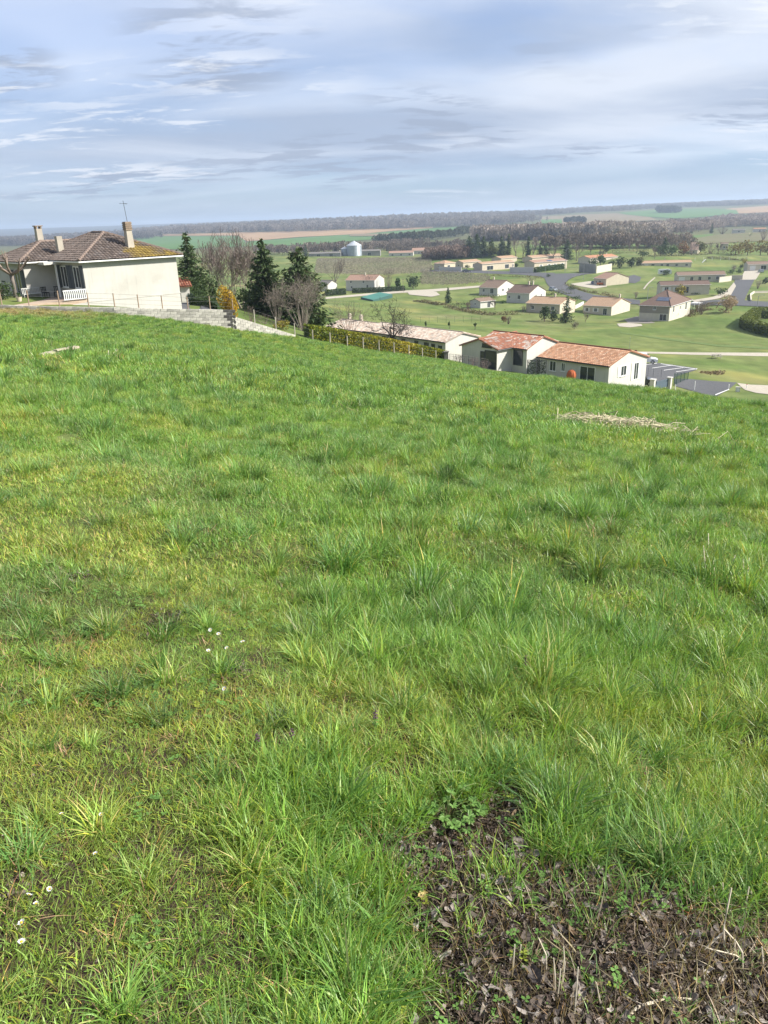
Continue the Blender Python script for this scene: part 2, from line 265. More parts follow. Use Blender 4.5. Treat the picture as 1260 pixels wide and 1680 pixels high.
# xl, xc, yc, xr, yaw, z, wall height, ridge axis, roof rise per metre, wall, roof, extras
HS = [
 dict(k='white_house', label='white two-storey farmhouse behind a dark clipped hedge, below the vineyard', at=(568, 615, 479, 631, -24), z=-27.6, h=4.9, rp=.34, wall=WHITE, roof='pink', win=[('f', .18, 3.6, .9, 1.1), ('f', .62, 3.6, .9, 1.1), ('f', .20, 1.3, .9, 1.1), ('f', .75, 1.0, 1.0, 2.0), ('r', .45, 1.2, 1.0, 1.1)], chim=[(.55, .4, 1.0)]),
 dict(k='dark_roofed_house', label='small white house with a dull brown roof, uphill of the white shed', at=(786, 816, 486, 845, -42), z=-28.2, h=3.2, rp=.36, wall=WHITE, roof='dull', win=[('f', .25, 1.4, 1.0, 1.2), ('f', .7, .9, 1.6, 1.9), ('r', .3, 1.5, 1.2, 1.1), ('r', .62, 1.5, 1.2, 1.1)], chim=[(.3, .5, .8)]),
 dict(k='garden_shed', label='white garden shed with a brown roof below the dull brown roofed house', at=(775, 788, 506, 811, -55), z=-27.0, h=2.2, rp=.3, wall=WHITE, roof='dull', win=[('r', .6, 0.0, 1.4, 1.9), ('f', .5, .9, .8, .8)], cat='shed', ridge='y'),
 dict(k='dark_roofed_house', label='white house with a dark brown roof and blue-grey window, joined to the long tan-roofed house', at=(831, 868, 498, 895, -40), z=-27.6, h=3.5, rp=.36, wall=WHITE, roof='brown', win=[('f', .55, 1.3, 1.2, 1.4), ('f', .12, 1.4, .8, 1.0), ('r', .4, 1.8, .8, .9), ('r', .72, 1.4, .8, 1.2)], chim=[(.78, .5, 1.2), (.6, .5, 1.0)]),
 dict(k='bungalow', label='long beige bungalow with a tan roof behind the dark garden trees', at=(863, 918, 515, 943, -38), z=-27.2, h=2.9, rp=.26, wall=BEIGE, roof='tan', win=[('f', .2, 1.0, 1.0, 1.1), ('f', .8, 0.2, 1.2, 2.0), ('f', .55, .9, .9, 1.1), ('r', .5, 1.3, .8, .9)], chim=[(.62, .5, .8)]),
 dict(k='bungalow', label='cream bungalow with a tan roof and white shutters alone on the mown lawn', at=(956, 1002.5, 518, 1033, -43), z=-28.5, h=2.8, rp=.3, wall=CREAM, roof='tan', win=[('f', .78, .1, 1.3, 2.0), ('f', .45, .9, 1.0, 1.1), ('f', .14, .9, 1.0, 1.1)], chim=[(.93, .5, .9)], shut=True),
 dict(k='hip_roofed_house', label='two-tone house with hipped brown roof and solar panels, set into the slope', at=(1048, 1097, 527, 1131, -38), z=-26.6, h=4.0, rp=.36, wall=CREAM, roof='brown', hip=True, win=[('f', .5, 2.8, .8, 1.0), ('f', .80, .1, 1.9, 1.7), ('r', .78, 1.6, 1.3, 2.0), ('r', .18, 2.0, 1.1, 1.6), ('r', .5, 2.2, .9, 1.0)], band=True, solar=[('f', .42, .62), ('r', .3, .62)]),
 dict(k='bungalow', label='cream bungalow with a red-brown roof beside the parked orange car', at=(974, 994, 469, 1031, -62), z=-28.8, h=3.0, rp=.3, wall=SAND, roof='pink', win=[('f', .5, .2, 1.3, 1.9), ('f', .2, .9, .9, 1.1)]),
 dict(k='bungalow', label='long cream bungalow with a tan roof, topmost of the three on the grassy rise', at=(1053, 1134, 439, 1137, -9), z=-28.6, h=2.9, rp=.3, wall=CREAM, roof='tan', win=[('f', .08, .2, 2.2, 2.0), ('f', .22, .7, 1.8, 1.6), ('f', .40, .7, 1.4, 1.5), ('f', .52, .2, 1.4, 2.1), ('f', .7, .9, 1.3, 1.2), ('f', .9, .9, 1.3, 1.2)], chim=[(.48, .6, .9)]),
 dict(k='bungalow', label='long cream bungalow with garage door, middle of the three on the rise', at=(1111, 1189, 462, 1193, -8), z=-28.6, h=3.1, rp=.34, wall=CREAM, roof='dull', win=[('f', .09, .2, 2.4, 2.1), ('f', .3, .7, 1.3, 1.6), ('f', .47, .3, 1.3, 2.0), ('f', .67, .9, 1.1, 1.3), ('f', .84, .9, 1.2, 1.4)]),
 dict(k='bungalow', label='cream house with a dark brown roof and arched porch above the clipped yellow bush', at=(1083, 1163, 483, 1167, -8), z=-27.0, h=3.5, rp=.3, wall=CREAM, roof='brown', win=[('f', .12, 1.4, 1.4, 1.4), ('f', .32, 1.2, 1.0, 1.4), ('f', .52, .6, 2.0, 2.2)], shut=True),
 dict(k='bungalow', label='cream house with garage at the end of the tarred lane', at=(1226, 1268, 443, 1275, -8), z=-28.4, h=3.0, rp=.33, wall=CREAM, roof='dull', win=[('f', .2, .1, 2.6, 2.2), ('f', .62, .3, 2.6, 2.0)]),
 dict(k='bungalow', label='small sand-coloured bungalow at the vineyard corner, first of the upper row', at=(712, 729, 442, 747, -45), z=-26.4, h=3.2, rp=.28, wall=SAND, roof='tan', hip=True, win=[('r', .4, .5, 2.2, 1.6), ('f', .5, .9, .9, 1.1)]),
 dict(k='bungalow', label='tan-roofed bungalow with open carport, second of the upper row', at=(745, 760, 440, 789, -52), z=-27.2, h=3.2, rp=.26, wall=SAND, roof='tan', ridge='y', win=[('r', .65, .0, 3.6, 2.0), ('f', .5, .9, 1.1, 1.1)]),  # wide opening in the right wall is the open carport, filled with dark glass
 dict(k='bungalow', label='broad tan-roofed house standing behind the house with carport', at=(806, 822, 433, 848, -50), z=-27.6, h=3.3, rp=.26, wall=SAND, roof='tan', ridge='y', win=[('r', .6, .8, 1.2, 1.2)]),
 dict(k='bungalow', label='beige house with a dark carport opening, third of the upper row', at=(777, 791, 444, 844, -55), z=-26.6, h=3.4, rp=.22, wall=BEIGE, roof='tan', ridge='y', win=[('r', .24, .0, 4.6, 2.2), ('r', .76, .1, 3.0, 2.2), ('r', .95, .6, 1.0, 1.5)]),  # first opening is the carport: dark glass stands in for its shade
 dict(k='bungalow', label='tan-roofed house rising behind the house with the solar panel', at=(857, 873, 432, 925, -57), z=-27.8, h=3.3, rp=.25, wall=SAND, roof='tan', ridge='y', win=[('r', .9, .9, 1.2, 1.1)], chim=[(.5, .7, .8)]),
 dict(k='bungalow', label='sand-coloured house with pinkish roof, one solar panel and a green hedge', at=(860, 876.5, 442, 930, -58), z=-26.8, h=3.5, rp=.24, wall=SAND, roof='pink', ridge='y', win=[('r', .2, .9, 1.2, 1.3), ('r', .45, .5, 1.5, 1.7), ('r', .62, .9, 1.2, 1.3), ('r', .85, .7, 1.4, 1.5)], solar=[('r', .22, .55)], shut=True),
 dict(k='bungalow', label='wide pale house with a bright orange roof behind the round green bushes', at=(948, 968, 433, 1013, -58), z=-28.0, h=3.3, rp=.24, wall=CREAM, roof='orange', ridge='y', win=[('r', .8, .6, 1.6, 1.7)], chim=[(.5, .8, .7)]),
 dict(k='farm_house', label='pale little house with a grey roof between the spruce and the bare poplar', at=(520, 538, 478, 546, -35), z=-26.8, h=2.8, rp=.45, wall=WHITE, roof='grey', win=[('f', .5, .9, .9, 1.1)]),
 dict(k='barn', label='long low weathered grey barn to the left of the silos', at=(507, 559, 421, 561, -6), Y=690, h=3.2, rp=.25, wall=GREY, roof='grey', win=[('f', .3, 0, 3, 2.4), ('f', .7, 0, 3, 2.4)], cat='barn'),
 dict(k='barn', label='pale tall barn between the long grey barn and the small silo', at=(545, 557, 413, 559, -12), Y=730, h=5.4, rp=.3, wall=CREAM, roof='grey', win=[('f', .5, .2, 3, 3)], cat='barn'),
 dict(k='barn', label='plain grey barn to the right of the large silo', at=(594, 624, 420, 625, -5), Y=700, h=4.6, rp=.3, wall=GREY, roof='grey', win=[('f', .4, .2, 3, 3)], cat='barn'),
 dict(k='long_house', label='long low white building with a red roof beyond the vineyard', at=(638, 678, 420, 679, -6), Y=700, h=3.0, rp=.3, wall=WHITE, roof='pink', win=[('f', .15, .6, 1.6, 1.4), ('f', .5, .6, 1.6, 1.4), ('f', .85, .6, 1.6, 1.4)]),
 dict(k='long_house', label='white building with a red roof next to the brown copse', at=(676, 699, 417, 700, -6), Y=780, h=3.6, rp=.3, wall=WHITE, roof='pink', win=[('f', .5, .6, 1.6, 1.4)]),
 dict(k='far_house', label='tiny white house with a white roof in the trees on the far right slope', at=(1202, 1222, 382, 1223, -8), Y=900, h=3.6, rp=.4, wall=WHITE, roof='grey', win=[('f', .5, .8, 1.6, 1.4)]),
 dict(k='far_house', label='tiny pink-roofed house at the right edge below the far wood', at=(1236, 1256, 381, 1257, -8), Y=900, h=4.0, rp=.35, wall=WHITE, roof='orange', win=[('f', .5, .8, 1.6, 1.4)]),
 dict(k='far_house', label='pinkish far house between the yellow tree row and the brown tree', at=(1186, 1194, 410, 1196, -20), Y=560, h=4.2, rp=.35, wall=SAND, roof='dull', win=[('f', .5, 1.2, 1.2, 1.2)]),
 dict(k='far_house', label='low brown-roofed house among the bushes above the three cream bungalows', at=(1132, 1144, 417, 1148, -25), Y=520, h=2.6, rp=.35, wall=SAND, roof='dull', win=[('f', .5, .8, 1.2, 1.2)]),
 # the nearer houses below the meadow
 dict(k='long_white_house', label='long white house with a pale mottled tile roof behind the yellow-green hedge', at=(601, 731, 593, 780, -51), Y=108, h=2.75, rp=.27, wall=WHITE, roof='pale', near=True, win=[('f', .10, 1.35, .75, .95), ('f', .25, 1.0, .8, 1.3), ('f', .37, 1.0, .8, 1.3), ('f', .50, 1.0, .8, 1.3), ('f', .66, 1.0, .8, 1.3), ('f', .78, 1.0, .95, 1.25), ('f', .86, 1.1, .75, 1.1), ('f', .94, 1.1, .75, 1.0)]),
 dict(k='low_annexe', label='low annexe with pale tile roof at the far end of the long white house', at=(538, 601, 567, 640, -51), Y=122, h=2.2, rp=.24, wall=WHITE, roof='pale', near=True, win=[('f', .35, .3, 4.5, 1.6), ('f', .75, .3, 2.0, 1.6)], chim=[(.15, .55, .8), (.45, .55, .8)]),  # widest opening is the carport, its dark inside painted as a dark pane
 dict(k='red_roofed_house', label='white house with long orange-tiled roof, nearest the gate and parking place', at=(884.5, 997, 636, 1058.5, -50), Y=90, h=2.65, rp=.30, wall=WHITE, roof='red', near=True, win=[('f', .205, 1.0, 1.0, 1.25), ('f', .36, 1.15, .6, 1.05), ('f', .71, .05, 2.2, 2.1), ('r', .38, .95, 1.2, 1.25), ('r', .72, .1, 1.0, 2.1)]),
 dict(k='red_roofed_house', label='white house with mottled red roof and tall dark windows, gable towards the meadow', at=(757.5, 815, 608, 900, -48), Y=97, h=2.7, rp=.34, wall=WHITE, roof='redmix', near=True, ridge='y', win=[('f', .60, .1, .7, 2.1), ('f', .86, .1, 1.9, 2.3), ('f', .72, 2.75, 1.6, .45)]),
]
for hs in HS: hs['P'] = place(*hs['at'], Y=hs.get('Y'), z=hs.get('z'))

# ------------------------------------------------------------------ lie of the land
GX, GY = .164, .1425
def base(x, y): return 30*(np.exp(np.minimum(-(GX*x+GY*y), 6)/30)-1)
ctrl = []
def cp(px, py, Y=None, z=None):
    if Y is None: Y = float((z-EYE[2])/ray(px, py)[2])
    ctrl.append(PT(px, py, Y))
for r in (18, 25, 33):
    for a in range(-44, 45, 8):
        x, y = r*math.sin(R(a)), r*math.cos(R(a)); ctrl.append(np.array([x, y, -(GX*x+GY*y)]))
for q in [(-150, 500, 58), (0, 507, 60), (190, 515.5, 61), (290, 527, 63), (383, 541, 65), (475, 553, 69), (600, 575, 76), (735, 593, 84), (100, 545, 50), (300, 560, 50), (560, 600, 58),
          (-100, 495, 68), (20, 487, 68), (-60, 470, 80), (60, 481, 72), (240, 506, 70), (290, 504, 76), (340, 500, 82), (420, 510, 90), (500, 535, 88), (620, 572, 94), (540, 548, 105), (700, 594, 100),
          (800, 611, 66), (900, 622, 54), (1000, 637, 46), (1100, 647, 43), (1200, 661, 41), (1280, 673, 39),
          (900, 634, 75), (1000, 645, 68), (1100, 653, 66), (1200, 663, 64), (1280, 673, 64), (840, 622, 80),
          (1050, 628, 103), (1080, 626, 106), (1060, 598, 124), (1077, 596, 130), (1143, 605, 124), (1105, 620, 111), (1126, 623, 112), (1208, 628, 112), (1194, 638, 105), (1140, 641, 102), (1170, 650, 97), (1260, 648, 96), (1240, 630, 112), (1260, 610, 128),
          (900, 560, 150), (1014, 577, 150), (1140, 581, 147), (1260, 584, 145), (1175, 587, 140), (1000, 565, 165), (1150, 560, 168), (1260, 560, 165), (780, 540, 165),
          (1217, 549, 180), (1260, 553, 178), (1000, 540, 192), (1090, 535, 200), (850, 540, 190), (700, 530, 200), (620, 510, 235), (540, 500, 235)]: cp(*q)
for px, py, z in [(617, 490, -27.3), (560, 488, -27), (690, 497, -27.2), (735, 498, -27.4), (713, 485, -27.6), (784, 470, -28), (700, 478, -27.8), (500, 480, -27), (420, 470, -27), (330, 455, -27), (-60, 430, -27),
                  (905, 527, -27.2), (940, 510, -28), (980, 498, -28.4), (925, 475, -28.2), (900, 458, -28), (880, 447, -27.2), (710, 445, -27), (800, 452, -27.6), (690, 456, -27.8), (650, 440, -28.2), (520, 452, -28.2),
                  (1230, 500, -27), (1215, 470, -27.8), (1200, 490, -27.2), (1260, 500, -27), (1190, 506, -26.6), (1150, 497, -27), (1050, 470, -28.4), (1020, 490, -28.6), (1260, 475, -28)]: cp(px, py, z=z)
for q in [(520, 421, 690), (580, 419, 700), (690, 417, 720), (760, 412, 640), (600, 403, 1050), (430, 408, 1100), (270, 411, 1050), (100, 412, 1000), (0, 414, 950), (820, 408, 560),
          (430, 389, 1950), (300, 384, 2300), (500, 380, 2100), (700, 374.5, 2100), (850, 366.5, 2100), (690, 389, 1300), (300, 376, 3400), (500, 367.5, 3200), (700, 359, 3000), (850, 355, 2900), (800, 385, 1200),
          (100, 400, 2200), (0, 402, 2200), (200, 393, 2400), (100, 389, 4500), (0, 391, 4500), (250, 381, 4600),
          (0, 376.5, 11500), (100, 374, 11500), (200, 371.5, 11500), (330, 366.5, 11500), (480, 361, 11500), (600, 357.5, 11500), (760, 352, 11500), (900, 348, 11500), (1260, 336, 11500), (-150, 380, 11500),
          (-150, 384, 14000), (300, 372, 14000), (700, 362, 14000), (1260, 345, 14000),
          (870, 362, 2300), (872, 353, 3200), (900, 393, 880), (1080, 389, 900), (760, 401, 850), (1000, 406, 580), (1100, 397, 680), (1190, 392, 760), (950, 380, 1150), (1100, 377, 1150),
          (900, 367, 1800), (1070, 362, 1800), (900, 353, 2700), (1100, 358, 2000), (1100, 343.5, 2900), (1000, 347, 2900), (1200, 341, 2900), (1150, 337, 3600), (960, 345, 3600), (1260, 332, 3600),
          (1260, 386, 950), (1260, 372, 1400), (1260, 350, 2200), (1200, 398, 640), (1260, 418, 520), (1100, 418, 500), (1180, 415, 500), (1060, 422, 470), (1260, 440, 420)]: cp(*q)
for hs in HS: ctrl.append(hs['P'][0])
CT = np.array(ctrl)
def uv(x, y):
    r = np.hypot(x, y); return np.clip(np.arctan2(x, y), -.80, .80)*1.5, np.log(np.maximum(r, 6.0))
_cu, _cv = uv(CT[:, 0], CT[:, 1]); _C2 = .02**2
def _ker(du, dv): return np.sqrt(du*du + dv*dv + _C2)
_K = _ker(_cu[:, None]-_cu[None], _cv[:, None]-_cv[None])
_w = np.linalg.solve(_K - 1e-4*np.eye(len(CT)), CT[:, 2]-base(CT[:, 0], CT[:, 1]))
def hump(x, y):
    """tussocks and hollows of the meadow"""
    r = np.hypot(x, y); a = np.clip((75-r)/25, 0, 1)
    return a*((vnoise(x*1.5, y*1.5, 3)-.5)*.13 + (vnoise(x*.45+9, y*.45, 5)-.5)*.22 + (vnoise(x*4, y*4, 8)-.5)*.03)
def T(x, y):
    x = np.asarray(x, float); y = np.asarray(y, float); sh = np.broadcast(x, y).shape; x = np.broadcast_to(x, sh).ravel(); y = np.broadcast_to(y, sh).ravel()
    out = np.empty(len(x))
    for i in range(0, len(x), 20000):
        xs, ys = x[i:i+20000], y[i:i+20000]; u, v = uv(xs, ys)
        f = base(xs, ys) + _ker(u[:, None]-_cu, v[:, None]-_cv) @ _w
        r = np.hypot(xs, ys); pl = -(GX*xs+GY*ys); k = np.clip((r-15)/12, 0, 1); k = k*k*(3-2*k)
        out[i:i+20000] = pl*(1-k) + f*k + hump(xs, ys)
    return out.reshape(sh)
def G(px, py, rmin=1.0, rmax=13000):
    """where the line of sight through pixel (px, py) meets the land, at rmin or farther"""
    px = np.atleast_1d(np.asarray(px, float)); py = np.atleast_1d(np.asarray(py, float)); d = ray(px, py)
    ts = np.geomspace(rmin, rmax, 110); P = EYE + d[:, None, :]*ts[None, :, None]
    below = P[..., 2] < T(P[..., 0], P[..., 1]); hit = below.argmax(1); hit = np.where(below.any(1), hit, len(ts)-1)
    lo = ts[np.maximum(hit-1, 0)]; hi = ts[hit]
    for _ in range(14):
        m = (lo+hi)/2; q = EYE + d*m[:, None]; b = q[:, 2] < T(q[:, 0], q[:, 1]); hi = np.where(b, m, hi); lo = np.where(b, lo, m)
    return EYE + d*hi[:, None]
def G1(px, py, rmin=1.0): return G(px, py, rmin)[0]

MEADOW_EDGE = np.array([(-300, 494), (0, 507), (190, 515.5), (290, 527), (383, 541), (475, 553), (600, 575), (735, 593), (800, 606), (900, 612), (1000, 630), (1100, 638), (1200, 650), (1280, 660), (1500, 700)], float)
# --- colours of the land by place: worn into the mesh as its own colour
def land_colour(x, y, z):
    r = np.hypot(x, y); n = len(x)
    lush = np.array([.108, .155, .042]); pale = np.array([.170, .195, .068]); dry = np.array([.22, .20, .10]); soil = np.array([.042, .031, .022])
    a = np.clip((fbm(x/11, y/11, 11, 5)-.5)*3.0+.5, 0, 1)[:, None]; b = fbm(x/45+5, y/45, 17, 3)[:, None]; s = fbm(x/3, y/3, 23, 3)[:, None]
    c = lush*(1-a) + pale*a
    k = np.clip((b-.50)*6, 0, 1)*np.clip((fbm(x/7, y/7, 29, 3)-.35)*3, 0, 1)[:, None]; c = c*(1-.6*k) + dry*.6*k
    c = c*(.70+.6*s)
    near = np.clip((8-r)/5, 0, 1)[:, None]; mid_ = np.clip((80-r)/30, 0, .75)[:, None]; c = c*(1-mid_) + (soil*.25+lush*.75)*mid_; cn = soil*(.45) + lush*.55
    c = c*(1-near) + (soil*(near) + cn*(1-near))*near
    far = np.clip((r-650)/500, 0, 1)[:, None]; olive = np.array([.115, .120, .060])*(.8+.4*fbm(x/160, y/160, 31, 3)[:, None])
    c = c*(1-far) + olive*far
    wood = np.clip((r-3300)/700, 0, 1)[:, None]; c = c*(1-wood) + np.array([.060, .058, .045])*(.7+.6*fbm(x/300, y/500, 37, 3)[:, None])*wood
    return c
def land_mesh():
    az = np.concatenate([np.linspace(-50, 50, 401)]); rr = np.concatenate([np.geomspace(.5, 60, 250), np.geomspace(61, 14000, 250)])
    A, RR = np.meshgrid(np.radians(az), rr, indexing='ij'); x = RR*np.sin(A); y = RR*np.cos(A); z = T(x, y)
    V = np.stack([x, y, z], -1).reshape(-1, 3); nr = len(rr); i, j = np.meshgrid(np.arange(len(az)-1), np.arange(nr-1), indexing='ij'); q = (i*nr+j).ravel()
    Fq = np.stack([q, q+1, q+nr+1, q+nr], -1)[:, ::-1]
    return V, Fq
m_land = pm('land', (1, 1, 1), (.74, .78, .70), scale=.35, rough=.95, attr=True, spec=.1, bump=.5, bscale=9, detail=12, c3=(1.25, 1.08, .95), scale3=.06)
V, Fq = land_mesh()
props(link(bpy.data.objects.new('ground', npmesh('ground', V, Fq, m_land, land_colour(V[:, 0], V[:, 1], V[:, 2]), True))), kind='structure')
az = np.linspace(50, 310, 131); rr = np.geomspace(.5, 90, 40); A, RR = np.meshgrid(np.radians(az), rr, indexing='ij'); x = RR*np.sin(A); y = RR*np.cos(A)
zz = np.minimum(-(GX*x+GY*y) + hump(x, y), 12); V0 = np.stack([x, y, zz], -1).reshape(-1, 3)
i, j = np.meshgrid(np.arange(130), np.arange(39), indexing='ij'); q = (i*40+j).ravel(); F0 = np.stack([q, q+1, q+41, q+40], -1)[:, ::-1]
props(link(bpy.data.objects.new('ground_behind', npmesh('ground_behind', V0, F0, m_land, land_colour(V0[:, 0], V0[:, 1], V0[:, 2]), True))), kind='structure')

# ------------------------------------------------------------------ sheets laid on the land: fields, roads, paths
def edge(pts, n):
    p = np.asarray(pts, float); d = np.concatenate([[0], np.cumsum(np.hypot(*np.diff(p, axis=0).T))]); t = np.linspace(0, d[-1], n)
    return np.stack([np.interp(t, d, p[:, 0]), np.interp(t, d, p[:, 1])], -1)
def sheet(name, A, B, mat, n=24, m=6, lift=.03, rmin=8, kind='structure', wob=0):
    a, b = edge(A, n), edge(B, n)
    if wob: a = a + rng.normal(0, wob, a.shape)*[0, 1]; b = b + rng.normal(0, wob, b.shape)*[0, 1]
    pa, pb = G(a[:, 0], a[:, 1], rmin), G(b[:, 0], b[:, 1], rmin)
    t = np.linspace(0, 1, m)[:, None, None]; P = pa[None]*(1-t) + pb[None]*t; P[..., 2] = T(P[..., 0], P[..., 1]) + lift
    q = (np.arange(m-1)[:, None]*n + np.arange(n-1)).ravel(); Fq = np.stack([q, q+1, q+n+1, q+n], -1)
    V = P.reshape(-1, 3)
    nz = np.cross(V[Fq[:, 1]]-V[Fq[:, 0]], V[Fq[:, 3]]-V[Fq[:, 0]])[:, 2].sum()
    if nz < 0: Fq = Fq[:, ::-1]
    return props(link(bpy.data.objects.new(name, npmesh(name, V, Fq, mat, None, True))), kind=kind)
# ------------------------------------------------------------------ fields, roads and paths
f_green = pm('field_green', (.075, .150, .045), (.09, .165, .05), .01, .95, attr=False, spec=.1)
f_green2 = pm('field_green_pale', (.085, .150, .040), (.120, .165, .055), .02, .95, spec=.1)
f_tan = pm('field_tan', (.34, .225, .125), (.28, .185, .105), .012, .95, spec=.1)
f_brown = pm('field_brown', (.21, .165, .10), (.17, .14, .085), .02, .95, spec=.1)
f_olive = pm('field_vine', (.13, .135, .065), (.16, .14, .085), .03, .95, spec=.1)
sheet('field', [(240, 385), (400, 381.5), (500, 379), (600, 376), (710, 372.5)], [(240, 387.2), (390, 386.8), (404, 396.5), (430, 394.5), (490, 389.5), (600, 384), (640, 379.5), (710, 374.5)], f_tan, 80, 12, .8, 500)
sheet('field', [(200, 388.5), (398, 387.4)], [(200, 413), (405, 404)], f_green, 50, 14, .6, 500)
sheet('field', [(408, 396.8), (490, 390), (560, 386), (615, 382.5), (690, 376), (765, 371.5)], [(400, 405), (480, 403), (560, 397.5), (640, 391), (700, 389), (765, 383)], f_green, 80, 14, .6, 500)
sheet('field', [(574, 385), (648, 384)], [(574, 388.3), (648, 388.5)], f_brown, 30, 6, 1.4, 500)
sheet('field', [(886, 356), (960, 352), (1010, 350.5), (1060, 351)], [(886, 367.5), (960, 368), (1078, 361.5)], f_brown, 60, 14, .7, 600)
sheet('field', [(888, 361), (922, 360.5)], [(888, 367.5), (922, 368)], f_green, 20, 6, 1.3, 600)
sheet('field', [(1012, 350), (1060, 346), (1110, 343.5), (1160, 342.2), (1208, 345)], [(1030, 353), (1070, 357), (1110, 359), (1150, 357), (1212, 351)], f_green, 60, 14, 1.2, 600)
sheet('field', [(1190, 343), (1275, 337)], [(1212, 351), (1275, 348)], f_tan, 30, 8, 1.0, 600)
sheet('field', [(862, 403), (1000, 393), (1090, 391), (1168, 384)], [(862, 410), (960, 407), (1060, 405), (1122, 401), (1172, 391)], f_green2, 80, 14, .3, 300)
sheet('field', [(1122, 394), (1180, 385), (1275, 379)], [(1122, 403), (1180, 399), (1275, 395)], f_olive, 60, 14, .35, 300)
asphalt = pm('asphalt', (.075, .077, .082), (.10, .10, .104), 2.5, .9, .3, bscale=60, spec=.2)
gravel = pm('pale_gravel', (.42, .38, .31), (.34, .30, .24), 2.0, .95, .4, bscale=40)
white_paint = pm('white_paint', (.72, .72, .70), (.60, .60, .58), 8, .7)
sheet('road', [(690, 442.5), (760, 443), (850, 446), (910, 448)], [(690, 445.8), (760, 447.5), (850, 450.8), (910, 456)], asphalt, 50, 5, .10, 250)
sheet('road', [(980, 448), (942, 453), (926, 462), (931, 469.5), (950, 477), (974, 484), (1050, 493)], [(880, 450), (894, 457), (897, 466), (907, 476.5), (938, 487.5), (968, 496), (1050, 500)], asphalt, 50, 6, .14, 180)
sheet('road', [(534, 487.8), (600, 482), (663, 477), (700, 475.3), (795, 468.3)], [(534, 491), (600, 485.3), (663, 480.5), (705, 479.5), (797, 470.8)], gravel, 50, 4, .10, 200)
sheet('gravel_apron', [(668, 480), (700, 478.5), (716, 479.5)], [(672, 484), (708, 487.5), (722, 484.5)], gravel, 14, 4, .16, 200)
sheet('road', [(1206, 459), (1201, 478), (1194, 497)], [(1238, 459), (1227, 480), (1219, 498)], asphalt, 30, 5, .12, 150)
sheet('road', [(1060, 497), (1130, 496.5), (1190, 491.5), (1290, 497.5)], [(1060, 501), (1130, 501), (1195, 501.5), (1290, 505)], asphalt, 40, 4, .16, 150)
sheet('gravel_bank', [(1135, 493.5), (1170, 488), (1193, 477), (1204, 464)], [(1140, 497), (1175, 491.5), (1199, 485), (1207.5, 470)], gravel, 24, 4, .20, 150)
sheet('driveway', [(936, 466), (968, 461.5), (992, 465)], [(946, 469), (975, 474), (996, 470.5)], gravel, 16, 4, .12, 150)
sheet('driveway', [(1222, 444), (1250, 443.5)], [(1214, 459.5), (1240, 459)], gravel, 16, 5, .12, 150)
sheet('path', [(1010, 576.4), (1140, 578.5), (1290, 579)], [(1010, 578.6), (1140, 582.4), (1290, 585.4)], gravel, 50, 3, .04, 118)
sheet('parking_place', [(1050, 597), (1077, 595.5), (1112, 600), (1144, 604.5)], [(1046, 634), (1088, 630), (1112, 617), (1142, 607.5)], asphalt, 30, 8, .05, 96)
for a, b in [((1070, 604.5), (1103, 599.5)), ((1089, 608), (1121, 603.7)), ((1109, 610.6), (1144, 605.4)), ((1060, 598.6), (1078, 596.4)), ((1084, 597.2), (1143, 606.2))]:
    s = .6
    sheet('parking_line', [a, b], [(a[0], a[1]+s), (b[0], b[1]+s)], white_paint, 12, 3, .09, 100)
sheet('road', [(1106, 622), (1127, 622), (1165, 625.5), (1209, 628)], [(1108, 634), (1140, 643), (1172, 653), (1195, 640)], asphalt, 30, 8, .06, 85)
sheet('road_line', [(1173, 648.6), (1196, 639.5)], [(1174, 649.8), (1196.5, 640.6)], white_paint, 14, 3, .12, 85)
sheet('gravel_yard', [(1026, 455), (1040, 451), (1052, 455)], [(1028, 464), (1042, 465), (1050, 461)], asphalt, 14, 5, .12, 150)
sheet('path', [(1074, 455), (1062, 465), (1055, 474)], [(1075.5, 456), (1064, 466), (1057, 475)], gravel, 14, 3, .10, 150)
sheet('terrace_slab', [(1012, 531.5), (1030, 530), (1052, 532)], [(1016, 536), (1034, 537.5), (1054, 535)], gravel, 14, 4, .08, 120)
sheet('terrace_slab', [(1024, 524), (1046, 519), (1058, 524)], [(1030, 530), (1060, 531), (1075, 530)], pm('paving_grey', (.24, .215, .18), (.19, .17, .145), 1.5, .9), 14, 4, .07, 120)
sheet('worn_track', [(1018, 545), (1100, 556), (1180, 566), (1290, 571)], [(1018, 547), (1100, 559), (1180, 569), (1290, 575)], pm('worn_grass', (.085, .135, .03), (.12, .16, .045), 1.2, .95), 50, 3, .05, 110)
sheet('path', [(1209, 628.6), (1230, 631.5), (1300, 634)], [(1222, 640), (1240, 645), (1300, 652)], gravel, 24, 6, .05, 85)
sheet('driveway', [(290, 497.5), (322, 496.5), (356, 503)], [(286, 508), (322, 509), (358, 508.5)], asphalt, 16, 6, .06, 69)

# ------------------------------------------------------------------ buildings
WALLS = {'cream': pm('render_cream', (.545, .50, .41), (.49, .45, .365), .8, .92, .2, .4, 30), 'white': pm('render_white', (.53, .515, .475), (.47, .455, .42), .7, .92, .2, .5, 30, c3=(.55, .52, .46), scale3=.35),
         'beige': pm('render_beige', (.50, .44, .345), (.45, .39, .305), .8, .92, .2, .5, 30), 'greywall': pm('render_grey', (.30, .29, .27), (.22, .215, .20), .3, .95, .2, .5, 20),
         'yellowwall': pm('render_yellow', (.60, .50, .28), (.55, .45, .25), .8, .92), 'sandwall': pm('render_sand', (.50, .44, .335), (.45, .395, .30), .8, .92, .2, .5, 30)}
m_band = pm('cladding_grey', (.27, .245, .205), (.235, .215, .18), 2, .85, stretch=(.2, .2, 6))
m_glass = pm('window_glass', (.030, .036, .044), None, rough=.08, spec=.6)
m_frame = pm('window_frame_white', (.72, .72, .70), None, rough=.5)
